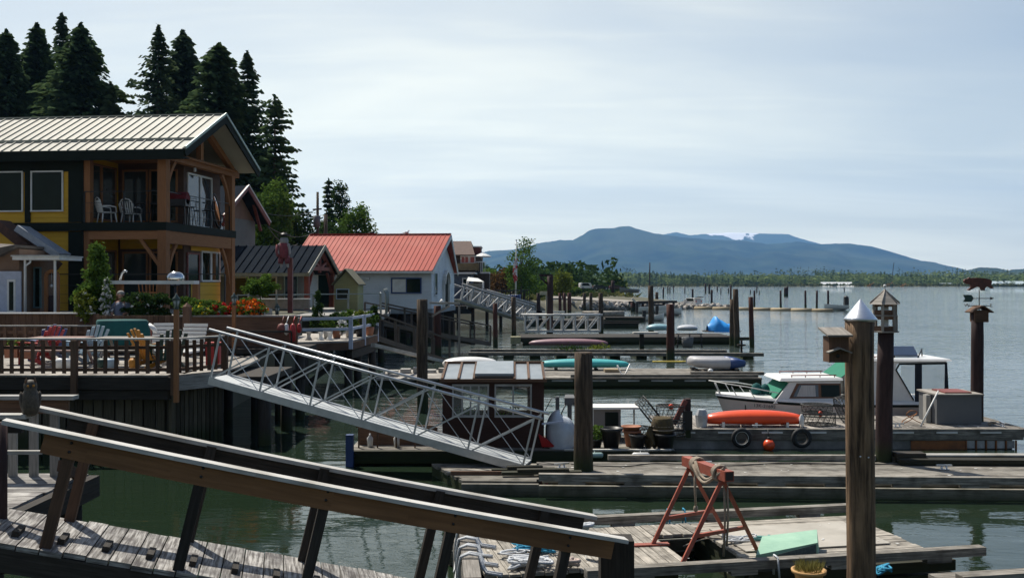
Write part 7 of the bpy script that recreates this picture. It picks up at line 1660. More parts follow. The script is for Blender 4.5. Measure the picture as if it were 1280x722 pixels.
# pots
def pot(label, px, yt, Y, r, h, mat, plant=None, seed=1, cat='flower pot', z=.3, ph=.25):
    c = P(px, 0, Y); t = thing('flower_pot', label, cat, (c.x, Y, z), group='pots on the garden float'); m = MB(); m.lathe([(r*.68, 0), (r*.95, h*.85), (r*1.06, h*.86), (r*1.06, h), (r*.95, h), (r*.92, h*.86), (0, h*.85)], (c.x, Y, z), 22); m.build('pot', mat, t)
    if plant:
        q = random.Random(seed); f = MB()
        for k in range(500):
            a = q.random()*6.28; rr = r*1.1*q.random()**.5; f.rleaf((c.x+math.cos(a)*rr, Y+math.sin(a)*rr, z+h+q.random()*ph), .035, .4, 0)
        f.build('plant', plant, t)
pot('tall black pot with a white rim left of the clay pots', 764, 540, 22.45, .235, .46, blackplas); pot('squat black pot in front of the clay pots', 797, 545, 22.4, .19, .32, blackplas)
pot('black pot under the brown netting', 831, 546, 22.4, .24, .34, blackplas); pot('clay pot behind the squat black pot', 790, 535, 22.75, .2, .36, terra); pot('upper clay pot stacked on the other clay pot', 789, 532, 22.75, .215, .14, terra, z=.62)
pot('small green leafy plant in a dark pot beside the thick piling', 745, 545, 22.5, .15, .2, blackplas, leafg, 3, ph=.3)
# netting basket heap
t = thing('net_heap', 'brown rope basket with netting piled on the black pot', 'basket', P(827, 540, 22.5)); c = P(828, 0, 22.5); m = MB()
m.lathe([(.22, .64), (.26, .72), (.25, .86), (.21, .96), (.19, .99), (.15, .95), (0, .93)], (c.x, 22.5, 0), 20); m.build('basket', netm, t)
m = MB(); q = random.Random(9); m.grid(lambda u, v: V((c.x-.46+.32*u+.05*math.sin(v*5), 22.35+.1*math.sin(u*9), .32+.62*v*(.4+.6*u)+.05*math.sin(u*13+v*7))), 16, 12); m.build('net', netm, t)
m = MB(); 
for k in range(3): m.ring((c.x, 22.5, .72+.08*k), .262-.02*k, .014, None, 24, 6)
m.build('rope_hoop', ropem, t)
# crab traps
def crabtrap(label, px, yb, Y, r, h, tilt=0, z=.3, float_=None):
    c = P(px, 0, Y); t = thing('crab_trap', label, 'crab trap', (c.x, Y, z), group='wire crab traps on the floats'); m = MB(); ax = Matrix.Rotation(tilt, 3, 'Y')
    o = V((c.x, Y, z+r*abs(math.sin(tilt))))
    for zz in (0, h): m.ring(o+ax @ V((0, 0, zz)), r, .014, ax, 20, 5)
    m.build('frame', wiremat, t); m = MB()
    for k in range(1, 4): m.ring(o+ax @ V((0, 0, h*k/4)), r*.99, .005, ax, 20, 4)
    for k in range(18):
        a = k*math.pi/9; a2 = a+.35; m.tube([o+ax @ V((math.cos(a)*r, math.sin(a)*r, 0)), o+ax @ V((math.cos(a2)*r, math.sin(a2)*r, h))], .005, 4, False); m.tube([o+ax @ V((math.cos(a2)*r, math.sin(a2)*r, 0)), o+ax @ V((math.cos(a)*r, math.sin(a)*r, h))], .005, 4, False)
    for k in range(-4, 5):
        x = k*r/4.6; w_ = math.sqrt(max(0, r*r-x*x))
        for zz in (0, h): m.tube([o+ax @ V((x, -w_, zz)), o+ax @ V((x, w_, zz))], .005, 4, False); m.tube([o+ax @ V((-w_, x, zz)), o+ax @ V((w_, x, zz))], .005, 4, False)
    m.build('mesh', wiremat, t)
    if float_: m = MB(); m.lathe([(.0, 0), (.05, .03), (.055, .12), (0, .15)], o+V((0, -.1, h*.7)), 10); m.build('float', orangep, t)
crabtrap('round wire crab trap lying behind the clay pots', 793, 530, 23.6, .4, .3); crabtrap('wire crab trap leaning up behind the first one', 806, 520, 24.0, .38, .25, .9, .55); crabtrap('tall wire trap with a small orange float beside the netting', 838, 520, 24.0, .34, .32, 0, .75, True); crabtrap('lower wire trap under the tall trap', 838, 530, 24.0, .36, .32, 0, .38)
crabtrap('round crab trap with an orange float right of the kayak', 1024, 532, 25.0, .40, .28, 0, BZ, True); crabtrap('crab trap stacked on the round one right of the kayak', 1021, 520, 25.0, .38, .2, 0, BZ+.29); crabtrap('pale crab trap leaning against the big piling', 1050, 532, 25.2, .34, .3, 1.2, BZ)
# hoist
t = thing('hand_winch', 'dark red brown timber hoist with a sloping arm at the joint of the floats', 'hoist', P(856, 535, 23.9)); A = P(842, 530, 23.9); B = P(857, 500, 23.9); m = MB(); m.beam(A, B, .10, .11); m.build('arm', redtrim, t)
c = P(860, 533, 24.0); m = MB(); m.bb(c.x-.07, c.x+.06, 23.95, 24.1, .3, P(0, 498, 24).z); m.build('upright', purpile, t); m = MB(); m.bb(c.x-.14, c.x+.08, 23.85, 23.94, .5, .95); m.build('housing', black, t)
# plastic jug
c = P(877, 534, 24.6); t = thing('plastic_jug', 'translucent white plastic sheet bucket at the left end of the kayak', 'bucket', (c.x, 24.6, BZ)); m = MB(); m.lathe([(.13, 0), (.16, .28), (.10, .42), (.0, .42)], (c.x, 24.6, BZ), 8, sm=False); m.build('bucket', mk('milky_plastic', (.55, .58, .6), rough=.3, bump=0), t)
# kayak
def kayak(name, label, A, B, w_, h, mat, z, cat='kayak', cock=True, n=26, flip=False, sag=0.04):
    A = V(A); B = V(B); t = thing(name, label, cat, (A+B)/2); d = B-A; pr = V((-d.y, d.x, 0)).normalized(); m = MB()
    def fn(u, v):
        s = math.sin(math.pi*min(1, max(0, u)))**.33*.98+.02; a = 2*math.pi*v
        x = math.cos(a)*w_/2*s; zz = math.sin(a)*h/2*(s*.8+.2); zz = zz if zz < 0 else zz*.75
        if flip: zz = -zz
        rise = (abs(u-.5)*2)**2.6*h*.28
        return A+d*u+pr*x+V((0, 0, z+h*.5+zz+(rise if not flip else -rise*.4)))
    m.grid(fn, n, 16); m.build('hull', mat, t)
    if cock: m = MB(); c = (A+B)/2; ax = Matrix.Rotation(math.atan2(d.y, d.x), 3, 'Z') @ Matrix.Diagonal((1.7, .8, 1)); m.ring(V((c.x, c.y, z+h*.86)), w_*.33, .02, ax, 20, 6); m.build('cockpit_rim', black, t)
    return t
A = P(880, 524, 24.75); B = P(1004, 524, 24.75)
kt = kayak('orange_kayak', 'bright orange red kayak lying on low white stands on the concrete float', (A.x, 24.75, 0), (B.x, 24.7, 0), .62, .42, orangep, P(0, 533, 24.75).z, cock=False, flip=True)
for px in (904, 945, 984): c = P(px, 533, 24.5); m = MB(); m.bb(c.x-.03, c.x+.03, 24.45, 24.5, BZ, BZ+.12); m.bb(c.x-.03, c.x+.03, 24.5, 25.1, BZ, BZ+.03); one('kayak_stand', {904: 'white stand under the left end of the orange kayak', 945: 'white stand under the middle of the orange kayak', 984: 'white stand under the right end of the orange kayak'}[px], 'stand', m, whiteplas)
m = MB(); a = P(930, 531, 24.6); m.tube([(a.x-.6, 24.55, BZ+.06), (a.x+1.1, 24.6, BZ+.07)], .018, 6); one('kayak_paddle', 'thin pale paddle lying under the orange kayak', 'paddle', m, whiteplas)
c = P(1002, 533, 24.5); m = MB(); m.lathe([(.03, 0), (.06, .03), (.065, .24), (.03, .29), (.03, .31), (0, .31)], (c.x, 24.5, BZ), 12); one('white_fender', 'white upright fender at the right end of the orange kayak', 'fender', m, whiteplas)
# grey box and pole
t = thing('deck_box', 'large grey plywood storage box with a brown lid at the float end', 'storage box', P(1200, 533, 25)); a, b = P(1171, 0, 25).x, P(1227, 0, 25).x; z1 = P(0, 494, 25).z; m = MB(); m.bb(a, b, 25, 26.1, BZ, z1); m.build('box', greybox, t, bev=.006)
m = MB(); m.bb(a-.04, b+.04, 24.95, 26.15, z1+.003, z1+.04); m.build('lid', greywood, t); m = MB(); m.bb(a+.25, b-.2, 25.1, 25.9, z1+.043, z1+.075); m.build('lid_board', redtrim, t); m = MB(); m.bb(a-.14, a-.02, 25.3, 25.5, BZ, z1-.02); m.build('side_post', capwood, t)
A = P(1150, 534, 24.6); B = P(1173, 488, 24.9); m = MB(); m.tube([A, B], [.022, .018], 6); one('white_pole', 'thin white pole leaning against the grey storage box', 'pole', m, whitep)
ropepile('loose_cable', 'thin orange brown line loops on the float behind the leaning pole', 1140, 531, .3, .2, mk('brown_line', (.35, .15, .06), rough=.9), 2, .012, 21, BZ, .35)
ropepile('coiled_line', 'grey coil of line at the right end of the concrete float', 1240, 531, .12, .1, ropem, 5, .016, 22, BZ)
ropepile('thin_line', 'scrap of pale line on the float edge beside the tyre', 945, 534.5, .15, .05, ropew, 2, .012, 23, BZ)
# ================================================================ cabin boat
def cabin_boat():
    yc = 28.35; hb = 1.12; xb = 5.75; xs = 12.45; L_ = xs-xb
    t = thing('cabin_boat', 'white cabin boat with green canvas windows and a tall rear wheelhouse moored behind the kayak', 'boat', (9, yc, 0))
    zs = lambda s: .75+.13*max(0, 1-s*1.6)**1.6       # sheer height, s 0 bow .. 1 stern
    hw = lambda s: hb*(math.sin(min(1, s/.42)*math.pi/2)**.8)*(1-.08*max(0, s-.5))
    xo = lambda s, z: xb+L_*s+(.45*(1-(z+.25)/(zs(0)+.25)))*(1-min(1, s*4))   # raked bow
    m = MB(); nu = 34
    def side(sg):
        def fn(u, v):
            s = u; zt = zs(s)-.13; z = -.25+(zt+.25)*v; w = hw(s)*(.62+.38*v**.6) if s > .02 else hw(s)*v
            return V((xo(s, z), yc+sg*w, z))
        return fn
    m.grid(side(-1), nu, 8); m.grid(side(1), nu, 8)
    m.hexa([(xs, yc-hw(1), -.2), (xs+.02, yc-hw(1), -.2), (xs+.02, yc+hw(1), -.2), (xs, yc+hw(1), -.2)], [(xs, yc-hw(1), .45), (xs+.02, yc-hw(1), .45), (xs+.02, yc+hw(1), .45), (xs, yc+hw(1), .45)])
    m.build('hull', hullm, t)
    m = MB()
    for sg in (-1, 1): m.grid(lambda u, v: V((xo(u, zs(u)-.13+.07*v), yc+sg*(hw(u)+.015), zs(u)-.13+.07*v)), nu, 1)
    m.build('rub_stripe', darktrim, t)
    m = MB()
    for sg in (-1, 1): m.grid(lambda u, v: V((xo(u, zs(u)), yc+sg*(hw(u)+.012-.05*v*v), zs(u)-.06+.07*v)), nu, 2)
    m.grid(lambda u, v: V((xo(u, zs(u)), yc+(v*2-1)*hw(u)*.97, zs(u)-.0+.05*math.cos((v-.5)*3))), nu, 8)
    m.build('deck', whiteplas, t)
    m = MB()      # forward cabin: trunk walls with window openings filled by panes
    x0, x1 = 7.55, 9.05; yw = .82; zd, zr = .70, 1.28
    def cab(name, xa, xf, xb_, zt0, ztb, zb, wb, wt, mat):
        q = MB(); q.hexa([(xa, yc-wb, zb), (xb_, yc-wb, zb), (xb_, yc+wb, zb), (xa, yc+wb, zb)], [(xf, yc-wt, zt0), (xb_, yc-wt, ztb), (xb_, yc+wt, ztb), (xf, yc+wt, zt0)]); return q.build(name, mat, t)
    cab('forward_cabin', 7.15, 7.62, 9.0, 1.28, 1.3, zd, .90, .80, whiteplas)
    m = MB(); m.hexa([(7.16-.015, yc-.80, zd+.10), (7.17, yc-.80, zd+.08), (7.17, yc+.80, zd+.08), (7.16-.015, yc+.80, zd+.10)], [(7.595-.02, yc-.74, 1.25), (7.61, yc-.74, 1.25), (7.61, yc+.74, 1.25), (7.575, yc+.74, 1.25)]); m.build('windscreen_cover', greencanvas, t)
    m = MB()
    def sidepoly(pts, dy, mat, name, th=.01):
        q = MB(); q.ext([(x, y-dy, z) for x, y, z in pts], (0, th, 0)); q.build(name, mat, t)
    ys = lambda z: yc-(.90-.10*(z-zd)/(1.3-zd))
    teak = mk('teak_frame', (.16, .07, .03), rough=.5)
    P4 = lambda a, b, c, d: [(a[0], ys(a[1]), a[1]), (b[0], ys(b[1]), b[1]), (c[0], ys(c[1]), c[1]), (d[0], ys(d[1]), d[1])]
    sidepoly(P4((7.58, .84), (9.0, .84), (9.0, 1.24), (7.80, 1.24)), .012, teak, 'window_frame')
    sidepoly(P4((7.68, .88), (8.38, .88), (8.38, 1.20), (7.86, 1.20)), .024, skyglass, 'window')
    sidepoly(P4((8.46, .88), (8.96, .88), (8.96, 1.20), (8.46, 1.20)), .024, glass, 'window')
    sidepoly(P4((7.78, .89), (8.3, .89), (8.3, 1.19), (7.92, 1.19)), .028, mk('curtain_cloth', (.5, .5, .48), (.34, .34, .33), sc_=3, st=(14, 1, 1), rough=.9), 'curtain', .003)
    m = MB(); m.hexa([(7.32, yc-.88, 1.305), (9.05, yc-.88, 1.325), (9.05, yc+.88, 1.325), (7.32, yc+.88, 1.305)], [(7.38, yc-.82, 1.38), (9.05, yc-.82, 1.39), (9.05, yc+.82, 1.39), (7.38, yc+.82, 1.38)]); m.build('forward_cabin_roof', whiteplas, t, bev=.015)
    for sg in (-1, 1):
        m = MB(); y = yc+sg*.62; m.tube([(7.7, y, 1.44), (8.95, y, 1.45)], .015, 6)
        for x in (7.72, 8.1, 8.5, 8.9): m.tube([(x, y, 1.38), (x, y, 1.45)], .012, 5)
        m.build('grab_rail', redtrim, t)
    # wheelhouse
    wz = 1.86; xw0, xw1 = 9.3, 11.9
    m = MB(); m.hexa([(xw0-.28, yc-.8, 1.40), (xw0-.26, yc-.8, 1.395), (xw0-.26, yc+.8, 1.395), (xw0-.28, yc+.8, 1.40)], [(xw0+.27, yc-.8, wz-.03), (xw0+.30, yc-.8, wz-.03), (xw0+.30, yc+.8, wz-.03), (xw0+.27, yc+.8, wz-.03)]); m.build('wheelhouse_screen_cover', greencanvas, t)
    for sg in (-1, 1):
        m = MB(); y = yc+sg*.95; m.ext([(xw0-.2, y, .62), (11.3, y, .602), (10.95, y, .78), (10.45, y, 1.62), (10.5, y, 1.78), (11.85, y, 1.80), (11.85, y, wz), (xw0+.35, y, wz), (xw0, y, 1.3)], (0, .03*sg*-1, 0))
        m.hexa([(11.3, y-.015, .10), (12.4, y-.015, .10), (12.4, y+.015, .10), (11.3, y+.015, .10)], [(11.3, y-.015, .6), (12.4, y-.015, .58), (12.4, y+.015, .58), (11.3, y+.015, .6)])
        m.build('wheelhouse_side', whiteplas, t)
    m = MB(); y = yc-.955
    m.beam((10.95, y, .80), (10.47, y, 1.62), .03, .05, V((0, 1, 0))); m.beam((10.47, y, 1.62), (10.55, y, 1.76), .03, .05, V((0, 1, 0))); m.beam((10.55, y, 1.78), (11.86, y, 1.80), .03, .05); m.build('canopy_edge', darktrim, t)
    m = MB(); m.ext([(10.98, y-.02, .75), (11.17, y-.02, .75), (11.17, y-.02, 1.77), (10.98, y-.02, 1.77)], (0, .02, 0)); m.ext([(11.78, y-.02, .62), (11.92, y-.02, .62), (11.86, y-.02, 1.79), (11.8, y-.02, 1.79)], (0, .02, 0)); m.ext([(11.13, y-.02, .60), (11.79, y-.02, .60), (11.79, y-.02, .78), (11.13, y-.02, .95)], (0, .02, 0)); m.build('canopy_canvas', mk('navy_canvas', (.012, .018, .03), rough=.9), t)
    vy = bpy.data.materials.new('clear_vinyl'); vy.use_nodes = True; n_ = vy.node_tree; n_.nodes.remove(n_.nodes['Principled BSDF']); t_ = n_.nodes.new('ShaderNodeBsdfTransparent'); g_ = n_.nodes.new('ShaderNodeBsdfDiffuse'); g_.inputs[0].default_value = (.5, .52, .48, 1); x_ = n_.nodes.new('ShaderNodeMixShader'); x_.inputs[0].default_value = .42; n_.links.new(t_.outputs[0], x_.inputs[1]); n_.links.new(g_.outputs[0], x_.inputs[2]); n_.links.new(x_.outputs[0], n_.nodes['Material Output'].inputs[0])
    q = MB(); q.quad([(11.12, y-.01, .9), (11.8, y-.01, .78), (11.8, y-.01, 1.78), (11.12, y-.01, 1.77)]); q.build('vinyl_pane', vy, t); q = MB(); q.quad([(10.6, y-.005, 1.4), (10.97, y-.005, .85), (10.97, y-.005, 1.77), (10.6, y-.005, 1.74)]); q.build('vinyl_pane', vy, t)
    m = MB(); m.bb(xw0+.2, 11.5, yc-.7, yc+.7, .62, .75); m.bb(xw0+.3, xw0+.5, yc-.8, yc+.8, .75, 1.35); m.build('console', greybox, t)
    m = MB(); m.hexa([(xw0+.12, yc-1.0, wz+.003), (11.98, yc-1.0, wz+.003), (11.98, yc+1.0, wz+.003), (xw0+.12, yc+1.0, wz+.003)], [(xw0+.18, yc-.95, wz+.06), (11.95, yc-.95, wz+.055), (11.95, yc+.95, wz+.055), (xw0+.18, yc+.95, wz+.06)]); m.build('wheelhouse_roof', whiteplas, t, bev=.015)
    m = MB(); m.tube([(xw0+.5, yc-.8, wz+.11), (10.3, yc-.8, wz+.11)], .013, 6); 
    for x in (xw0+.55, 9.95, 10.25): m.tube([(x, yc-.8, wz+.06), (x, yc-.8, wz+.11)], .011, 5)
    m.build('grab_rail', redtrim, t)
    m = MB(); m.ext([(10.55, yc-.5, wz+.10), (11.25, yc-.5, wz+.10), (11.45, yc+.3, wz+.30), (10.8, yc+.3, wz+.30)], (0, 0, .03)); m.build('solar_panel', mk('solar_cells', (.01, .015, .035), rough=.2), t)
    m = MB(); m.tube([(11.25, yc-.5, wz+.06), (11.6, yc+.1, wz+.26), (11.65, yc+.2, wz+.06)], .018, 6); m.tube([(10.6, yc-.5, wz+.06), (10.6, yc-.5, wz+.1)], .018, 6); m.build('panel_bracket', black, t)
    # bow pulpit and anchor gear
    m = MB(); rl = [(5.55, yc, 1.24), (6.0, yc-.35, 1.18), (6.5, yc-.62, 1.12), (7.3, yc-.85, .98)]
    for sg in (-1, 1): m.tube([(x, yc+(y-yc)*sg, z) for x, y, z in rl], .014, 6)
    for x, y, z in ((5.72, .1, 1.19), (6.1, .42, 1.12), (6.55, .64, 1.03)):
        for sg in (-1, 1): m.tube([(x, yc+y*sg, z), (x+.14, yc+y*sg*.95, zs((x-xb)/L_))], .012, 5)
    m.build('bow_rail', whitep, t)
    m = MB(); m.ball((6.85, yc-.2, 1.0), .16, .12, .2, 10); m.ball((7.1, yc-.15, .98), .14, .12, .19, 10); m.build('stowed_cover', tealcloth, t)
    m = MB(); m.bb(6.9, 7.1, yc-.4, yc+.4, .79, .88); m.build('hatch', mk('pale_green_gelcoat', (.35, .48, .44), rough=.4), t)
    # registration number
    cu = bpy.data.curves.new('hull_number', 'FONT'); cu.body = '13K-21692'; cu.size = .125; cu.extrude = .002; cu.space_character = 1.08
    o = bpy.data.objects.new('n', cu); COL.objects.link(o); dg = bpy.context.evaluated_depsgraph_get(); me = bpy.data.meshes.new_from_object(o.evaluated_get(dg)); bpy.data.objects.remove(o)
    me.materials.clear(); me.materials.append(black); o = bpy.data.objects.new('hull_number', me); COL.objects.link(o); o.parent = t
    s0, s1 = .135, .22; x0 = xb+L_*s0; x1 = xb+L_*s1; y0 = yc-hw(s0)*.985; y1 = yc-hw(s1)*.985; z0 = zs(s0)-.255
    dv = V((x1-x0, y1-y0, zs(s1)-zs(s0))).normalized(); nrm = V((dv.y, -dv.x, 0)).normalized(); upv = nrm.cross(dv)
    if upv.z < 0: upv = -upv
    M4 = Matrix(((dv.x, upv.x, nrm.x, x0), (dv.y, upv.y, nrm.y, y0-.035), (dv.z, upv.z, nrm.z, z0), (0, 0, 0, 1)))
    me.transform(Matrix.Translation(-V((9, yc, 0))) @ M4)
    m = MB(); a = V((xo(.085, .3), yc-hw(.085)-.02, .75)); m.tube([a, a+V((.02, -.03, -.6))], .015, 5); b = V((8.35, yc-hb-.03, .6)); m.tube([b, b+V((0, -.02, -.4))], .015, 5); m.build('mooring_line', purpile, t)
cabin_boat()

# ================================================================ floats and craft further out
def rect(px0, px1, yn, z, depth, skew=0):
    a = W(px0, yn, z); b = W(px1, yn+skew, z); return [(a.x, a.y), (b.x, b.y), (b.x, b.y+depth), (a.x, a.y+depth)]
c = rect(548, 951, 472, .40, 4.3, 0)
t = timber_float('plank_float', 'broad old plank float carrying the teal kayak and the grey inflatable', c, .40, .08, 8, dockwood)
m = MB(); m.beam((c[0][0], c[0][1]-.08, .24), (c[1][0], c[1][1]-.08, .24), .12, .26); m.build('edge_beam', darkwood, t); m = MB(); m.beam((c[0][0]+5, c[0][1]+.05, .47), (c[1][0]-.1, c[1][1]+.05, .47), .14, .1); m.build('bull_rail', dockwood, t)
m = MB(); m.beam((c[1][0]-2.5, c[1][1]+.9, .5), (c[1][0]+.3, c[1][1]+.8, .5), .3, .12); one('end_beam', 'extra timber beam lying on the right end of the broad plank float', 'beam', m, dockwood)
for k in range(6): m = MB(); x = 1.5+k*1.25; m.bb(x, x+.8, c[0][1]-.155, c[0][1]-.143, .28, .33); m.build('edge_slot', capwood, t)
def K(px0, px1, yb, Y, w_, h, mat, name, label, z=.45, cat='kayak', flip=False, cock=False, dy=0):
    A = P(px0, 0, Y); B = P(px1, 0, Y); return kayak(name, label, (A.x, Y, 0), (B.x, Y+dy, 0), w_, h, mat, z, cat, cock, 24, flip)
K(670, 787, 458, 41.5, .75, .42, teal, 'teal_kayak', 'long pale teal kayak upside down on the broad plank float', .44, flip=True)
m = MB()
for px in (695, 745): c_ = P(px, 0, 41.5); m = MB(); m.bb(c_.x-.06, c_.x+.06, 41.1, 41.9, .40, .47); one('kayak_block', 'low block under the %s part of the teal kayak' % ('left' if px == 695 else 'right'), 'block', m, darkwood)
K(553, 622, 455, 41.8, .95, .5, whiteplas, 'white_rowboat', 'white upturned rowing boat behind the glass roofed shed', .42, 'boat', True)
m = MB(); c_ = P(768, 0, 40.5); m.bb(c_.x-.4, c_.x+.25, 40.3, 40.9, .41, .52); one('flat_box', 'flat tan box on the plank float just right of the teal kayak', 'box', m, mk('tan_box', (.4, .3, .18), rough=.9))
# inflatable
def dinghy(label, px0, px1, Y, z, mat, endmat, h=.42, w_=1.3):
    A = P(px0, 0, Y).x; B = P(px1, 0, Y).x; t = thing('inflatable_dinghy', label, 'dinghy', ((A+B)/2, Y, z)); r = h/2
    for s in (-1, 1):
        m = MB(); m.tube([(B, Y+s*w_*.35, z+r), (B-.6, Y+s*w_*.4, z+r), (A+.8, Y+s*w_*.4, z+r), (A+.25, Y+s*w_*.25, z+r+.04), (A, Y+s*.02, z+r+.08)], [r*.55, r, r, r*.95, r*.8], 12); m.build('tube', mat, t)
        m = MB(); m.tube([(B+.02, Y+s*w_*.36, z+r), (B-.3, Y+s*w_*.39, z+r), (B-.62, Y+s*w_*.4, z+r)], [r*.57, r*.9, r*1.03], 12); m.build('tube_end', endmat, t)
    m = MB(); m.bb(A+.5, B-.4, Y-w_*.3, Y+w_*.3, z+.03, z+.1); m.build('floor', greybox, t); m = MB(); m.ring((A+.45, Y-w_*.25-r*.9, z+r), .12, .02, Matrix.Rotation(math.pi/2, 3, 'X'), 12, 5); m.build('grab_handle', black, t)
dinghy('grey inflatable dinghy with dark blue tube ends at the right of the plank float', 862, 927, 41.5, .48, mk('grey_rubber', (.42, .42, .43), (.36, .36, .37), rough=.5, bump=0), bluem, .45)
for k, (px, dx) in enumerate(((868, 0), (918, 0))): c_ = P(px, 0, 41.5); m = MB(); m.bb(c_.x-.08, c_.x+.08, 40.9, 42.1, .40, .475); one('dinghy_chock', 'dark chock under the %s of the grey inflatable' % ('bow' if k == 0 else 'stern'), 'block', m, darkwood)
# odd bits on the plank float
for i, (px, Y, mt, lab) in enumerate(((778, 39, whiteplas, 'white bent chair like frame on the edge of the plank float'), (888, 39.5, whiteplas, 'small white ball on the plank float below the inflatable'))):
    c_ = P(px, 0, Y); m = MB()
    if i == 0: m.tube([(c_.x-.2, Y, .8), (c_.x-.05, Y, .45), (c_.x+.12, Y, .45), (c_.x+.3, Y, .85)], .03, 5)
    else: m.ball((c_.x, Y, .52), .11, n=10)
    one('bent_pipe' if i == 0 else 'white_ball', lab, 'frame' if i == 0 else 'float', m, mt)
ropepile('yellow_line', 'yellow line scraps beside the thick red brown piling', 842, 454, .9, .25, mk('yellow_rope', (.5, .4, .08), rough=.9), 3, .03, 31, .41)
# log float D5
c = rect(586, 954, 441, .30, 1.1, 1)
t = thing('log_float', 'long narrow float of two log rails reaching out to the right end pilings', 'float', (c[0][0], c[0][1], 0))
for dy, w_, x1 in ((0, .34, 0), (2.4, .30, -1.4)):
    m = MB(); m.beam((c[0][0], c[0][1]+dy, .26), (c[1][0]+x1, c[1][1]+dy, .26), w_, .17); m.build('log_rail', dockwood, t)
for k in range(11):
    x = c[0][0]+(c[1][0]-c[0][0])*(k+.3)/11; m = MB(); m.bb(x, x+.55, c[0][1]-.25, c[0][1]+2.5, -.15, .165); m.build('cross_log', darkwood, t)
K(661, 760, 432, 57.3, .9, .46, mauve, 'mauve_canoe', 'long mauve canoe lying upturned along the log float', .35, 'canoe', True)
q_ = random.Random(2); m = MB(); c_ = P(712, 0, 56)
for k in range(500): m.rleaf((c_.x+q_.gauss(0, .4), 55.3+q_.gauss(0, .25), .2+abs(q_.gauss(0, .14))), .08, .5, .3)
WP = one('seaweed_pile', 'dark weed heap hanging on the log float in front of the mauve canoe', 'weed', m, leafd); WP['kind'] = 'stuff'
m = MB(); c_ = P(747, 0, 56.8)
for k in range(150): m.rleaf((c_.x+q_.gauss(0, .35), 56.2+q_.gauss(0, .3), .3+abs(q_.gauss(0, .12))), .08, .5, .3)
WP = one('seaweed_pile', 'smaller weed heap with a yellow scrap at the right tip of the mauve canoe', 'weed', m, leafy); WP['kind'] = 'stuff'
t = thing('fish_cage', 'dark cage like frame on the log float right of the red brown piling', 'cage', P(862, 434, 57)); c_ = P(862, 0, 57); m = MB()
for x in (-.7, 0, .7): m.tube([(c_.x+x, 57, .3), (c_.x+x*.9, 57, 1.1)], .04, 5)
for z in (.5, .8, 1.1): m.tube([(c_.x-.75, 57, z), (c_.x+.75, 57, z)], .03, 5)
m.build('frame', black, t); m = MB(); m.lathe([(.3, .3), (.34, .9), (.0, .95)], (c_.x-.1, 57.1, 0), 10); m.build('bucket', greybox, t)
t = thing('small_table_stage', 'little pale topped stage on one leg beyond the log float', 'stage', P(811, 425, 60)); c_ = P(811, 0, 60); m = MB(); m.bb(c_.x-.95, c_.x+.55, 59.7, 60.3, .95, 1.05); m.build('stage_top', capwood, t); m = MB(); m.bb(c_.x-.55, c_.x-.3, 59.9, 60.1, -.5, .947); m.build('leg', darkwood, t)
m = MB(); m.bb(c[1][0]-1.1, c[1][0]-1.0, c[1][1]+.3, c[1][1]+.4, .1, 1.0); m.bb(c[1][0]-1.25, c[1][0]-.85, c[1][1]+.25, c[1][1]+.45, .7, .78); one('cleat_post', 'small post with a cross bar near the tip of the log float', 'post', m, darkwood)
# D6
c = rect(650, 917, 422.5, .45, 4.2, -1)
t = timber_float('dark_float', 'long dark float with the white truss gangway and the blue tarped boat', c, .5, .12, 5, darkwood, fmat=darkwood)
m = MB(); m.beam((c[0][0], c[0][1]-.1, .35), (c[1][0], c[1][1]-.1, .35), .14, .3); m.build('edge_beam', darkwood, t); m = MB(); m.beam((c[1][0], c[1][1]+1.2, .3), (c[1][0]+1.5, c[1][1]+1.2, .3), .3, .2); m.build('end_log', darkwood, t)
m = MB(); a = P(644, 0, c[0][1]); m.bb(a.x-.3, a.x+.35, c[0][1]-.3, c[0][1]+.6, .1, .55); one('pale_block', 'pale yellow block at the left end of the dark float', 'block', m, mk('yellow_grey', (.35, .33, .2), rough=.9))
A = P(656.5, 0, 70); B = P(751, 0, 70)
gangway_truss('truss_gangway', 'white truss sided gangway lying level on the dark float', (A.x, 70, .66), (B.x, 70.2, .66), 1.3, 1.08, 6, mk('white_grey_alu', (.62, .63, .62), rough=.5), capwood, .045, True, .14, braces=1)
t = K(808, 838, 415, 71.5, 1.0, .55, mk('aqua_paint', (.30, .52, .58), rough=.4, bump=0), 'aqua_boat', 'small aqua and white upturned boat on the dark float', .52, 'boat', True)
K(846, 872, 415, 71.8, 1.1, .5, greytarp, 'grey_dinghy', 'small grey white dinghy between the aqua boat and the blue tarp', .5, 'dinghy', True)
t = thing('tarped_boat', 'boat covered by a bright blue tarpaulin at the end of the dark float', 'boat', P(902, 415, 72)); x0, x1 = P(884, 0, 72).x, P(922, 0, 72).x; m = MB()
m.grid(lambda u, v: V((x0+(x1-x0)*u, 72+(v-.5)*1.9*math.sin(math.pi*min(.97, max(.06, u)))**.4, .48+(.32+.75*math.exp(-((u-.28)/.22)**2)+.25*math.exp(-((u-.65)/.2)**2))*math.sin(math.pi*v)**.5+.05*math.sin(u*23+v*5)*math.sin(math.pi*v))), 40, 14); m.build('tarpaulin', bluetarp, t)
m = MB(); m.bb(x0-.25, x1+.1, 71.3, 72.7, .503, .56); m.build('pallet', darkwood, t)
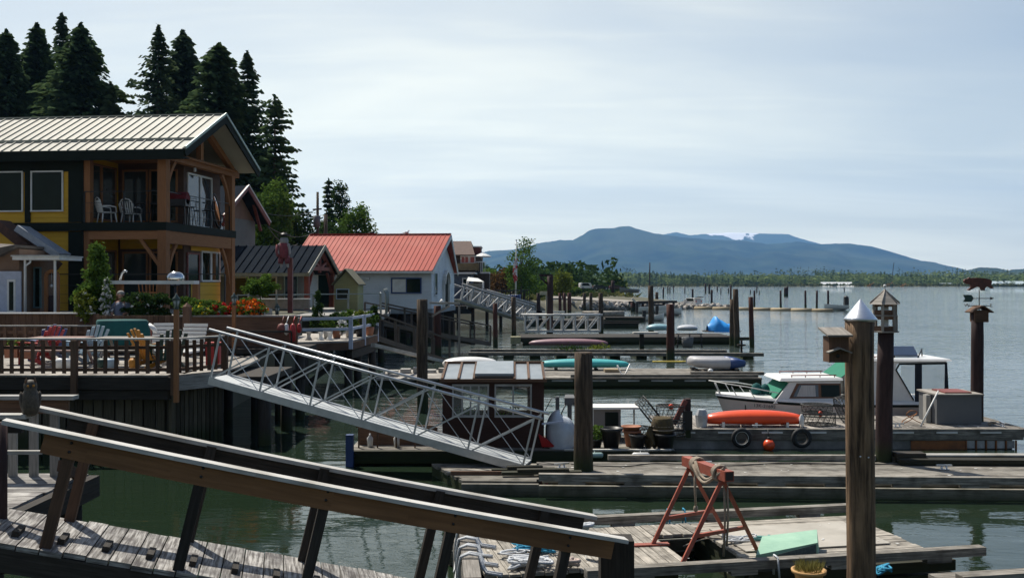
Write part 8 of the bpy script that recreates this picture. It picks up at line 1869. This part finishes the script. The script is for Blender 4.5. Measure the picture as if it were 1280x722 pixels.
# D7, D8 small floats near the bank
c = rect(690, 800, 404, .45, 3, 0); t = timber_float('bank_float', 'low float of white edged boards beneath the riprap', c, .5, .1, 4, darkwood)
m = MB(); m.beam((c[0][0], c[0][1]-.1, .6), (c[1][0], c[1][1]-.1, .6), .2, .16); m.build('bull_rail', darkwood, t)
c = rect(716, 806, 397, .45, 3, 0); t = timber_float('bank_float', 'second low float nearer the riprap with a pipe along it', c, .5, .1, 3, darkwood)
m = MB(); m.tube([(c[0][0]+1, c[0][1]+.6, .85), (c[1][0]-2, c[1][1]+.6, .85)], .28, 8); m.build('log', dockwood, t)
def skiff(label, px0, px1, ybase, mat, w_=1.8, h=.8):
    a = W(px0, ybase, 0); b = W(px1, ybase, 0); t = thing('skiff', label, 'boat', ((a.x+b.x)/2, a.y, 0), group='white skiffs off the launching ramp'); m = MB(); hullmesh(m, (a.x, a.y, 0), (b.x, b.y, 0), w_, h, -.1, .35); m.build('hull', mat, t)
    m = MB(); m.grid(lambda u, v: V((a.x+(b.x-a.x)*u, a.y+(v-.5)*w_*.8*(1-u**2.5), h-.15+.35*u*u)), 8, 2); m.build('deck', greybox, t); m = MB(); m.bb(a.x-.25, a.x+.1, a.y-.2, a.y+.2, .0, h+.5); m.build('outboard_motor', black, t)
skiff('long white skiff moored beyond the floats left of the tall piling', 797, 843, 391, whiteplas, 2.0, .9); skiff('white skiff closest to the launching ramp car', 822, 852, 394, whiteplas, 1.7, .7); skiff('low white dinghy at the end of the bank float', 806, 830, 401, whiteplas, 1.6, .6)
for i, (px, y_, z, lab) in enumerate(((735, 397, 1.0, 'pale tan covered bundle on the bank float'), (745, 396, 1.0, 'second pale tan bundle right of the first on the bank float'))):
    c_ = P(px, y_, 98); m = MB(); m.ball((c_.x, 98, c_.z), .75, .5, .4, 12); m.bb(c_.x-.9, c_.x+.9, 97.6, 98.6, .5, c_.z-.2); one('covered_bundle', lab, 'bundle', m, mk('tan_canvas', (.42, .36, .28), rough=.9))
for i, (px, lab) in enumerate(((680, 'jumble of white deck chairs left of the bracket piling'), (697, 'white crates beside the bracket piling'), (669, 'white bollard and buoys at the foot of the white gangway'))):
    c_ = P(px, 398, 80); t = thing('white_crate', lab, 'crate', c_); m = MB()
    for k in range(4): x = c_.x-.6+k*.35; m.bb(x, x+.06, 79.8, 79.9, c_.z-.1, c_.z+.55)
    m.bb(c_.x-.62, c_.x+.55, 79.75, 79.95, c_.z+.5, c_.z+.6); m.bb(c_.x-.62, c_.x+.55, 79.75, 79.95, c_.z+.05, c_.z+.15); m.build('slat', whiteplas, t); m = MB(); m.bb(c_.x-.65, c_.x+.6, 79.76, 80.6, c_.z-.2, c_.z-.1); m.build('base', greybox, t)
c = rect(655, 756, 401, .45, 5, 0); t = timber_float('bank_float', 'dark float with white crates behind the truss gangway', c, .5, .1, 4, darkwood)
# bracket arm on the tall piling
A = P(687, 345, 71); t = thing('bracket_arm', 'triangular dark bracket arm on top of the tall piling', 'bracket', A); m = MB(); m.beam(P(674, 344, 71), P(691, 344, 71), .15, .16); m.beam(P(676, 347, 71), P(687, 358, 71), .12, .12); m.build('arm', purpile, t)
m = MB(); a = P(683, 366, 78); m.bb(a.x-.5, a.x+.5, 78, 78.3, a.z-.15, a.z+.12); m.tube([(a.x, 78.1, .4), (a.x, 78.1, a.z-.15)], .07, 6); one('yellow_marker', 'pale yellow board on a thin post left of the bracket piling', 'sign', m, mk('pale_yellow', (.55, .5, .35), rough=.8))
# white gangways on the left bank
A = P(577, 369, 78); B = P(662, 388, 84)
wa = mk('white_grey_steel', (.30, .32, .34), rough=.5)
gangway_truss('white_gangway', 'long white railed gangway sloping down beyond the canopy tent', (A.x, 78, A.z-.3), (B.x, 82, .9), 1.5, 1.15, 8, wa, capwood, .05, True, .15, braces=1)
gangway_truss('white_gangway', 'second white railed gangway just above and behind the long one', (P(601, 0, 86).x, 86, 2.3), (P(668, 0, 88).x, 88, .9), 1.3, 1.2, 7, wa, capwood, .055, False, .15, braces=0)
# old brown timber walkways down from the blue building
ww = wood('silver_brown_wood', (.12, .105, .09), (.06, .05, .042))
def walkway(label, pa, Ya, za, pb, Yb, zb, wid, mat, n=5):
    a = P(pa, 0, Ya); b = P(pb, 0, Yb); a.z = za; b.z = zb; d = (b-a).normalized(); pr = V((-d.y, d.x, 0)).normalized(); t = thing('timber_walkway', label, 'walkway', a)
    m = MB(); L_ = (b-a).length; k = 0
    while k < L_: p = a+d*k; m.beam(p, p+pr*wid, .22, .04, d.cross(pr)); k += .25
    m.build('deck_board', mat, t)
    for s in (0, 1):
        o = pr*wid*s; m = MB(); m.beam(a+o+V((0, 0, -.12)), b+o+V((0, 0, -.12)), .12, .2); m.build('stringer', mat, t); m = MB(); m.beam(a+o+V((0, 0, .95)), b+o+V((0, 0, .95)), .12, .07); m.build('handrail', mat, t); pass
        for i in range(n+1): p = a.lerp(b, i/n)+o; m = MB(); m.bb(p.x-.05, p.x+.05, p.y-.05, p.y+.05, p.z-.15, p.z+.92); m.build('post', mat, t)
walkway('old timber walkway sloping right below the blue building', 476, 52, 2.0, 613, 58, .55, 1.3, ww)
walkway('nearer timber walkway with pale rails leading down behind the flat topped piling', 470, 43, 1.75, 562, 46, .45, 1.1, ww, 4)
m = MB(); m.beam(P(466, 431, 36), W(556, 452, .4), .14, .14); one('slanting_beam', 'pale grey beam slanting from the plant deck down to the float', 'beam', m, greywood)
c = rect(470, 556, 474, .35, 4, 0); t = timber_float('stub_float', 'small plank float at the foot of the slanting beam behind the flat topped piling', c, .38, .07, 6, greywood)
m = MB(); c_ = P(525, 0, 40)
for k in range(5): m.bb(c_.x-1.3+k*.5, c_.x-.9+k*.5, 40+.1*k, 40.4+.1*k, .39, .50+.05*(k % 3))
one('board_pile', 'pile of pale offcuts and boards on the small float', 'board pile', m, capwood)
# timber frame with white bar by the red-brown piling
t = thing('timber_gallows', 'wooden frame with a pale top bar and brace beside the red brown piling', 'frame', P(570, 440, 47)); m = MB(); m.beam(P(537, 378.5, 47), P(575, 379, 47), .12, .1); m.build('top_bar', capwood, t)
m = MB(); a = P(574, 380, 47); m.bb(a.x-.05, a.x+.05, 46.95, 47.05, -.8, a.z-.05); m.build('post', greywood, t); m = MB(); m.beam(P(562, 382, 47), P(540, 395, 47), .1, .1); m.build('brace', greywood, t)
m = MB(); m.lathe([(.24, 0), (.02, .3), (0, .3)], P(547.5, 382, 50.8)+V((0, -50.8+W(547.5, 447, 0).y, 0)), 14); m.build('cap', whitep, RB)
# pier of timber by the riprap and second vans
t = thing('timber_pier', 'short dark timber pier with slanting braces beside the riprap', 'pier', P(805, 388, 138)); m = MB(); a = P(790, 378, 138); b = P(842, 377, 146); m.beam(a, b, 1.2, .35); m.build('deck_board', darkwood, t)
for f in (0, .25, .5, .75, 1): p = a.lerp(b, f); m = MB(); m.tube([(p.x, p.y, p.z), (p.x, p.y, -.8)], .18, 6); m.build('pile', redpile, t)
m = MB(); m.beam(P(790, 373, 137.5), P(799, 382, 137.5), .3, .25); m.build('brace', capwood, t); m = MB(); m.bb(P(812, 0, 139).x, P(828, 0, 139).x, 139, 139.3, .2, a.z-.2); m.build('panel', mk('dark_board', (.05, .055, .06), rough=.9), t)
def car(name, label, X, Y, z, a, body, L_=4.6, w_=1.85, h=1.7, van=False, cat='car', boot=False):
    t = thing(name, label, cat, (0, 0, 0)); m = MB(); hh = h
    pr = [(-L_/2, .45), (-L_/2+.05, .95), (-L_/2+(.15 if van else .35), hh*.95), (-L_/2+.7, hh), (.35 if not van else 1.0, hh), (1.15 if not van else 1.6, 1.05), (L_/2-.15, .92), (L_/2, .5), (L_/2-.05, .32), (-L_/2+.05, .32)]
    m.ext([(x, -w_/2, z_) for x, z_ in pr], (0, w_, 0)); m.build('body', body, t, bev=.06)
    for s in (-1, 1):
        m = MB(); m.ext([(-L_/2+.5, s*(w_/2+.004), 1.05), (.9, s*(w_/2+.004), 1.05), (.32, s*(w_/2+.004), hh-.12), (-L_/2+.72, s*(w_/2+.004), hh-.12)], (0, s*.01, 0)); m.build('side_window', glass, t)
        for x in (-L_/2+.9, L_/2-.9):
            m = MB(); ax = Matrix.Rotation(math.pi/2, 3, 'X'); m.lathe([(.16, -.11), (.34, -.11), (.36, 0), (.34, .11), (.16, .11)], (x, s*(w_/2-.08), .36), 18, ax=ax); w = m.build('wheel', rubber, t); m = MB(); m.lathe([(0, -.12), (.2, -.115), (.2, .115), (0, .12)], (x, s*(w_/2-.08), .36), 14, ax=ax); m.build('rim', alu, w)
        m = MB(); m.ball((L_/2-.12, s*(w_/2-.25), .78), .09, .14, .08, 8); m.build('headlight', skyglass, t); m = MB(); m.bb(-L_/2-.01, -L_/2+.08, s*(w_/2-.2)-.08, s*(w_/2-.2)+.08, .85, 1.2); m.build('tail_light', redm, t)
    m = MB(); m.ext([(.42, -w_/2+.1, hh-.1), (.42, w_/2-.1, hh-.1), (1.12, w_/2-.1, 1.08), (1.12, -w_/2+.1, 1.08)], (.03, 0, .03)); m.build('windscreen', glass, t)
    if boot:
        m = MB(); m.beam((-L_/2+.5, 0, hh+.02), (-L_/2-.6, 0, hh+.25), w_*.9, .06, V((1, 0, 5))); m.build('tailgate', black, t)
        for s in (-1, 1): m = MB(); m.beam((.2, s*(w_/2+.05), .95), (.5, s*(w_/2+.75), .95), .06, .8); m.build('door', body, t)
    t.location = (X, Y, z); t.rotation_euler = (0, 0, a); ROOT[t.name] = rz(a, (X, Y, z)); return t
c_ = W(862, 382, .25); car('parked_car', 'white estate car with open tailgate at the water end of the launching ramp', c_.x, 161, .22, math.pi*.68, whiteplas, boot=True, h=1.7).scale = (.78,)*3
car('parked_van', 'small white van parked on the bank above the pilings', P(733, 0, 205).x, 205, P(733, 360, 205).z-.2, .3, whiteplas, 4.8, 1.9, 2.0, True, 'van').scale = (.65,)*3
car('parked_car', 'dark car parked right of the white van on the bank', P(751, 0, 200).x, 200, P(751, 361, 200).z-.2, .1, mk('dark_car_paint', (.02, .03, .025), rough=.3), h=1.4).scale = (.7,)*3
car('parked_car', 'dark reddish car beside the post on the bank above the riprap', P(771, 0, 195).x, 195, P(771, 361, 195).z-.2, 0, mk('maroon_car_paint', (.07, .03, .02), rough=.3), h=1.4).scale = (.65,)*3
# trailer with mast boat near the ramp
c_ = P(786, 362, 185); m = MB(); hullmesh(m, (c_.x+1.9, 185, 0), (c_.x-1.6, 186, 0), 1.4, .7, c_.z-.6, .4); one('trailer_boat', 'dark blue and white boat on a trailer on top of the bank', 'boat', m, mk('slate_hull', (.2, .24, .28), rough=.5))
c_ = P(766, 359, 190); m = MB(); m.tube([(c_.x, 190, c_.z-1), (c_.x, 190, c_.z+1.3)], .3, 8); one('ramp_post', 'thick short dark post on the bank above the riprap', 'post', m, purpile)
# osprey platform style stump mast
piling('tallest mast like piling with a small top behind the white skiffs', 812, 328, 372, 1.4, purpile, 0, 'thin distant pilings in open water')

# ================================================================ small dock hardware and clutter
def cleat(label, x, y, z, a=0, s=1.0):
    m = MB(rz(a, (x, y, z))); m.beam((-.13*s, 0, .07*s), (.13*s, 0, .07*s), .03*s, .03*s); m.tube([(-.04*s, 0, 0), (-.04*s, 0, .06*s)], .018*s, 6); m.tube([(.04*s, 0, 0), (.04*s, 0, .06*s)], .018*s, 6); m.bb(-.08*s, .08*s, -.03*s, .03*s, 0, .012*s)
    return one('mooring_cleat', label, 'cleat', m, galv, 'mooring cleats on the floats')
cleat('small metal cleat on the long float left of the thick piling', 1.0, 20.2, DK, .3, 1.2); cleat('metal cleat on the long float straight behind the trestle', 3.9, 20.4, DK, 0, 1.2); cleat('metal cleat on the long float right of the birdhouse piling', 8.6, 20.0, DK, 0, 1.2)
cleat('metal cleat on the concrete float just left of the orange kayak bucket', 4.1, 24.5, BZ, .1, 1.2); cleat('metal cleat on the concrete float between the birdhouse piling and the leaning pole', 9.4, 24.5, BZ, 0, 1.2); cleat('metal cleat at the far right tip of the concrete float', 12.0, 24.6, BZ, 1.4, 1.3)
p = FM @ V((2.3, 1.1, FZ)); cleat('small metal cleat on the planks left of the trestle feet', p.x, p.y, p.z, .5, .9)
def hose(name, label, pts, z, r, mat, cat='hose'):
    m = MB(); P_ = [V((x, y, z+r)) for x, y in pts]; out = []
    for i in range(len(P_)-1):
        a, b, c, d = P_[max(0, i-1)], P_[i], P_[i+1], P_[min(len(P_)-1, i+2)]
        for k in range(6):
            t = k/6; out.append(.5*((2*b)+(c-a)*t+(2*a-5*b+4*c-d)*t*t+(3*b-a-3*c+d)*t**3))
    out.append(P_[-1]); m.tube(out, r, 6); return one(name, label, cat, m, mat)
hose('power_cable', 'black cable snaking along the middle of the long float', [(1.2, 20.5), (2.2, 20.2), (3.0, 20.55), (4.4, 20.3), (5.6, 20.6), (7.2, 20.45), (9.5, 20.6), (13, 20.5)], DK+.012, .014, black, 'cable')
hose('garden_hose', 'green garden hose lying on the concrete float behind the crab traps', [(5.0, 26.2), (6.3, 26.0), (7.6, 26.35), (8.6, 26.0), (9.4, 26.2), (9.1, 25.8), (9.6, 25.6)], BZ, .016, dkgreen)
hose('old_line', 'frayed grey line trailing over the planks between the trestle feet and the green box', [(2.3, 13.5), (2.7, 13.9), (3.2, 13.9), (3.4, 14.3), (3.9, 14.2)], FZ+.005, .009, ropem, 'rope')
# gull droppings on beam tops
m = MB(); q = random.Random(14)
def splat(x, y, z, s):
    n = 7; a0 = q.random()*6; pts = [(x+math.cos(a0+k*6.283/n)*s*q.uniform(.5, 1.1), y+math.sin(a0+k*6.283/n)*s*q.uniform(.4, .8), z) for k in range(n)]
    i = [m.pt(p) for p in pts]; m.face(i, [(0, 0)]*n, .5)
for k in range(34): splat(q.uniform(1.0, 12.5), q.uniform(18.95, 20.7), DK+.016, q.uniform(.02, .05))
for k in range(24): p = FM @ V((q.uniform(.5, 6.2), q.uniform(.2, 2.0), 0)); splat(p.x, p.y, FZ+.028, q.uniform(.012, .03))
for k in range(26): splat(q.uniform(4, 12.2), q.uniform(24.35, 24.9), BZ+.006, q.uniform(.02, .045))
o = m.build('gull_droppings', whitep); o['kind'] = 'stuff'
# ================================================================ light, air, camera
SUN_AZ = math.radians(-36)      # measured from +Y (view direction) towards +X
SUN_EL = math.radians(56)
sd = V((math.sin(SUN_AZ)*math.cos(SUN_EL), math.cos(SUN_AZ)*math.cos(SUN_EL), math.sin(SUN_EL)))
sl = bpy.data.lights.new('sun', 'SUN'); sl.energy = 5.0; sl.angle = math.radians(.55); sl.color = (1, .94, .84)
so = bpy.data.objects.new('sun', sl); COL.objects.link(so); so.rotation_euler = sd.to_track_quat('Z', 'Y').to_euler(); so.location = (0, 0, 60)
w = bpy.data.worlds.new('World'); sc.world = w; w.use_nodes = True; nt = w.node_tree; N = nt.nodes; L = nt.links
bg = N['Background']; sky = N.new('ShaderNodeTexSky'); sky.sky_type = 'NISHITA'; sky.sun_disc = False
sky.sun_elevation = SUN_EL; sky.sun_rotation = SUN_AZ; sky.air_density = 1.0; sky.dust_density = 1.2; sky.ozone_density = 1.0
bg.inputs[1].default_value = .078
tc = N.new('ShaderNodeTexCoord'); sx = N.new('ShaderNodeSeparateXYZ'); L.new(tc.outputs['Generated'], sx.inputs[0])
def math_(op, a, b=None, c=None):
    n = N.new('ShaderNodeMath'); n.operation = op
    for i, v in enumerate((a, b, c)):
        if v is None: continue
        if isinstance(v, (int, float)): n.inputs[i].default_value = v
        else: L.new(v, n.inputs[i])
    return n.outputs[0]
zz = math_('ADD', math_('MAXIMUM', sx.outputs['Z'], 0.0), .12)
cx = math_('DIVIDE', sx.outputs['X'], zz); cy = math_('DIVIDE', sx.outputs['Y'], zz)
cb = N.new('ShaderNodeCombineXYZ'); L.new(cx, cb.inputs[0]); L.new(cy, cb.inputs[1])
def cloud(scale, st, rot, p0, p1, det=6, dist=.5):
    mp = N.new('ShaderNodeMapping'); mp.inputs['Scale'].default_value = st; mp.inputs['Rotation'].default_value = (0, 0, rot); L.new(cb.outputs[0], mp.inputs[0])
    n = N.new('ShaderNodeTexNoise'); n.inputs['Scale'].default_value = scale; n.inputs['Detail'].default_value = det; n.inputs['Distortion'].default_value = dist; n.inputs['Roughness'].default_value = .55
    L.new(mp.outputs[0], n.inputs['Vector'])
    mr = N.new('ShaderNodeMapRange'); mr.interpolation_type = 'SMOOTHSTEP'; L.new(n.outputs['Fac'], mr.inputs[0]); mr.inputs[1].default_value = p0; mr.inputs[2].default_value = p1
    return mr.outputs[0]
c1 = cloud(.45, (1, 1.9, 1), .35, .35, .8, 4); c2 = cloud(1.6, (.5, 2.2, 1), -.3, .45, .85, 8, 1.0)
# thin veil everywhere, more near the horizon and towards the left
veil = math_('MULTIPLY_ADD', math_('POWER', math_('SUBTRACT', 1.0, math_('MAXIMUM', sx.outputs['Z'], 0.0)), 5.5), .32, .33)
tot = math_('MINIMUM', math_('ADD', math_('ADD', math_('MULTIPLY', c1, .28), math_('MULTIPLY', c2, .11)), veil), .92)
mx = N.new('ShaderNodeMix'); mx.data_type = 'RGBA'; L.new(sky.outputs[0], mx.inputs['A'])
# forward-scattering veil: bright towards the sun's side and low down, thin and dim elsewhere
fwd = math_('SMOOTHSTEP' if False else 'MULTIPLY_ADD', sx.outputs['Y'], .5, .5)
low = math_('POWER', math_('SUBTRACT', 1.0, math_('MAXIMUM', sx.outputs['Z'], 0.0)), 2.2)
br = math_('MULTIPLY', math_('MULTIPLY_ADD', math_('POWER', fwd, 3.0), .88, .12), math_('MULTIPLY_ADD', low, .62, .38))
tot = math_('MULTIPLY', tot, math_('MULTIPLY_ADD', fwd, .45, .55))
tot = math_('MULTIPLY', tot, math_('SUBTRACT', 1.0, math_('MULTIPLY', math_('MULTIPLY', math_('MAXIMUM', sx.outputs['X'], 0.0), math_('MAXIMUM', sx.outputs['Z'], 0.0)), 5.5)))
cc = N.new('ShaderNodeMix'); cc.data_type = 'RGBA'; L.new(br, cc.inputs['Factor']); cc.inputs['A'].default_value = (1.0, 1.15, 1.4, 1); cc.inputs['B'].default_value = (25.0, 23.6, 17.6, 1)
L.new(cc.outputs['Result'], mx.inputs['B'])
L.new(tot, mx.inputs['Factor']); L.new(mx.outputs['Result'], bg.inputs[0])
# the air over the river
hz = MB(); hz.bb(-11000, 11000, -40, 14900, -2.8, 1400)
ho = hz.build('haze', forest); ho['kind'] = 'stuff'; ho.data.materials.clear()
hm = bpy.data.materials.new('haze'); hm.use_nodes = True; hn = hm.node_tree; hn.nodes.remove(hn.nodes['Principled BSDF'])
pv = hn.nodes.new('ShaderNodeVolumePrincipled'); pv.inputs['Color'].default_value = (.26, .54, 1.0, 1); pv.inputs['Density'].default_value = 7.4e-5; pv.inputs['Anisotropy'].default_value = .1
hn.links.new(pv.outputs[0], hn.nodes['Material Output'].inputs['Volume']); ho.data.materials.append(hm)
cam = bpy.data.cameras.new('camera'); co = bpy.data.objects.new('camera', cam); COL.objects.link(co); sc.camera = co
co.location = (0, 0, CZ); co.rotation_euler = (math.radians(90), 0, 0)
cam.sensor_width = 36; cam.lens = F/1280*36; cam.shift_y = -(361-HZ)/1280; cam.clip_start = .1; cam.clip_end = 40000
sc.render.engine = 'CYCLES'
try: sc.cycles.use_denoising = True; sc.cycles.denoiser = 'OPENIMAGEDENOISE'
except Exception: pass
sc.cycles.max_bounces = 6; sc.cycles.diffuse_bounces = 3; sc.cycles.glossy_bounces = 3; sc.cycles.transmission_bounces = 4; sc.cycles.volume_bounces = 0; sc.cycles.caustics_reflective = False; sc.cycles.caustics_refractive = False
sc.cycles.sample_clamp_indirect = 6
sc.view_settings.view_transform = 'Standard'; sc.view_settings.look = 'None'; sc.view_settings.exposure = 0.42; sc.view_settings.gamma = 1
sc.view_settings.use_curve_mapping = False
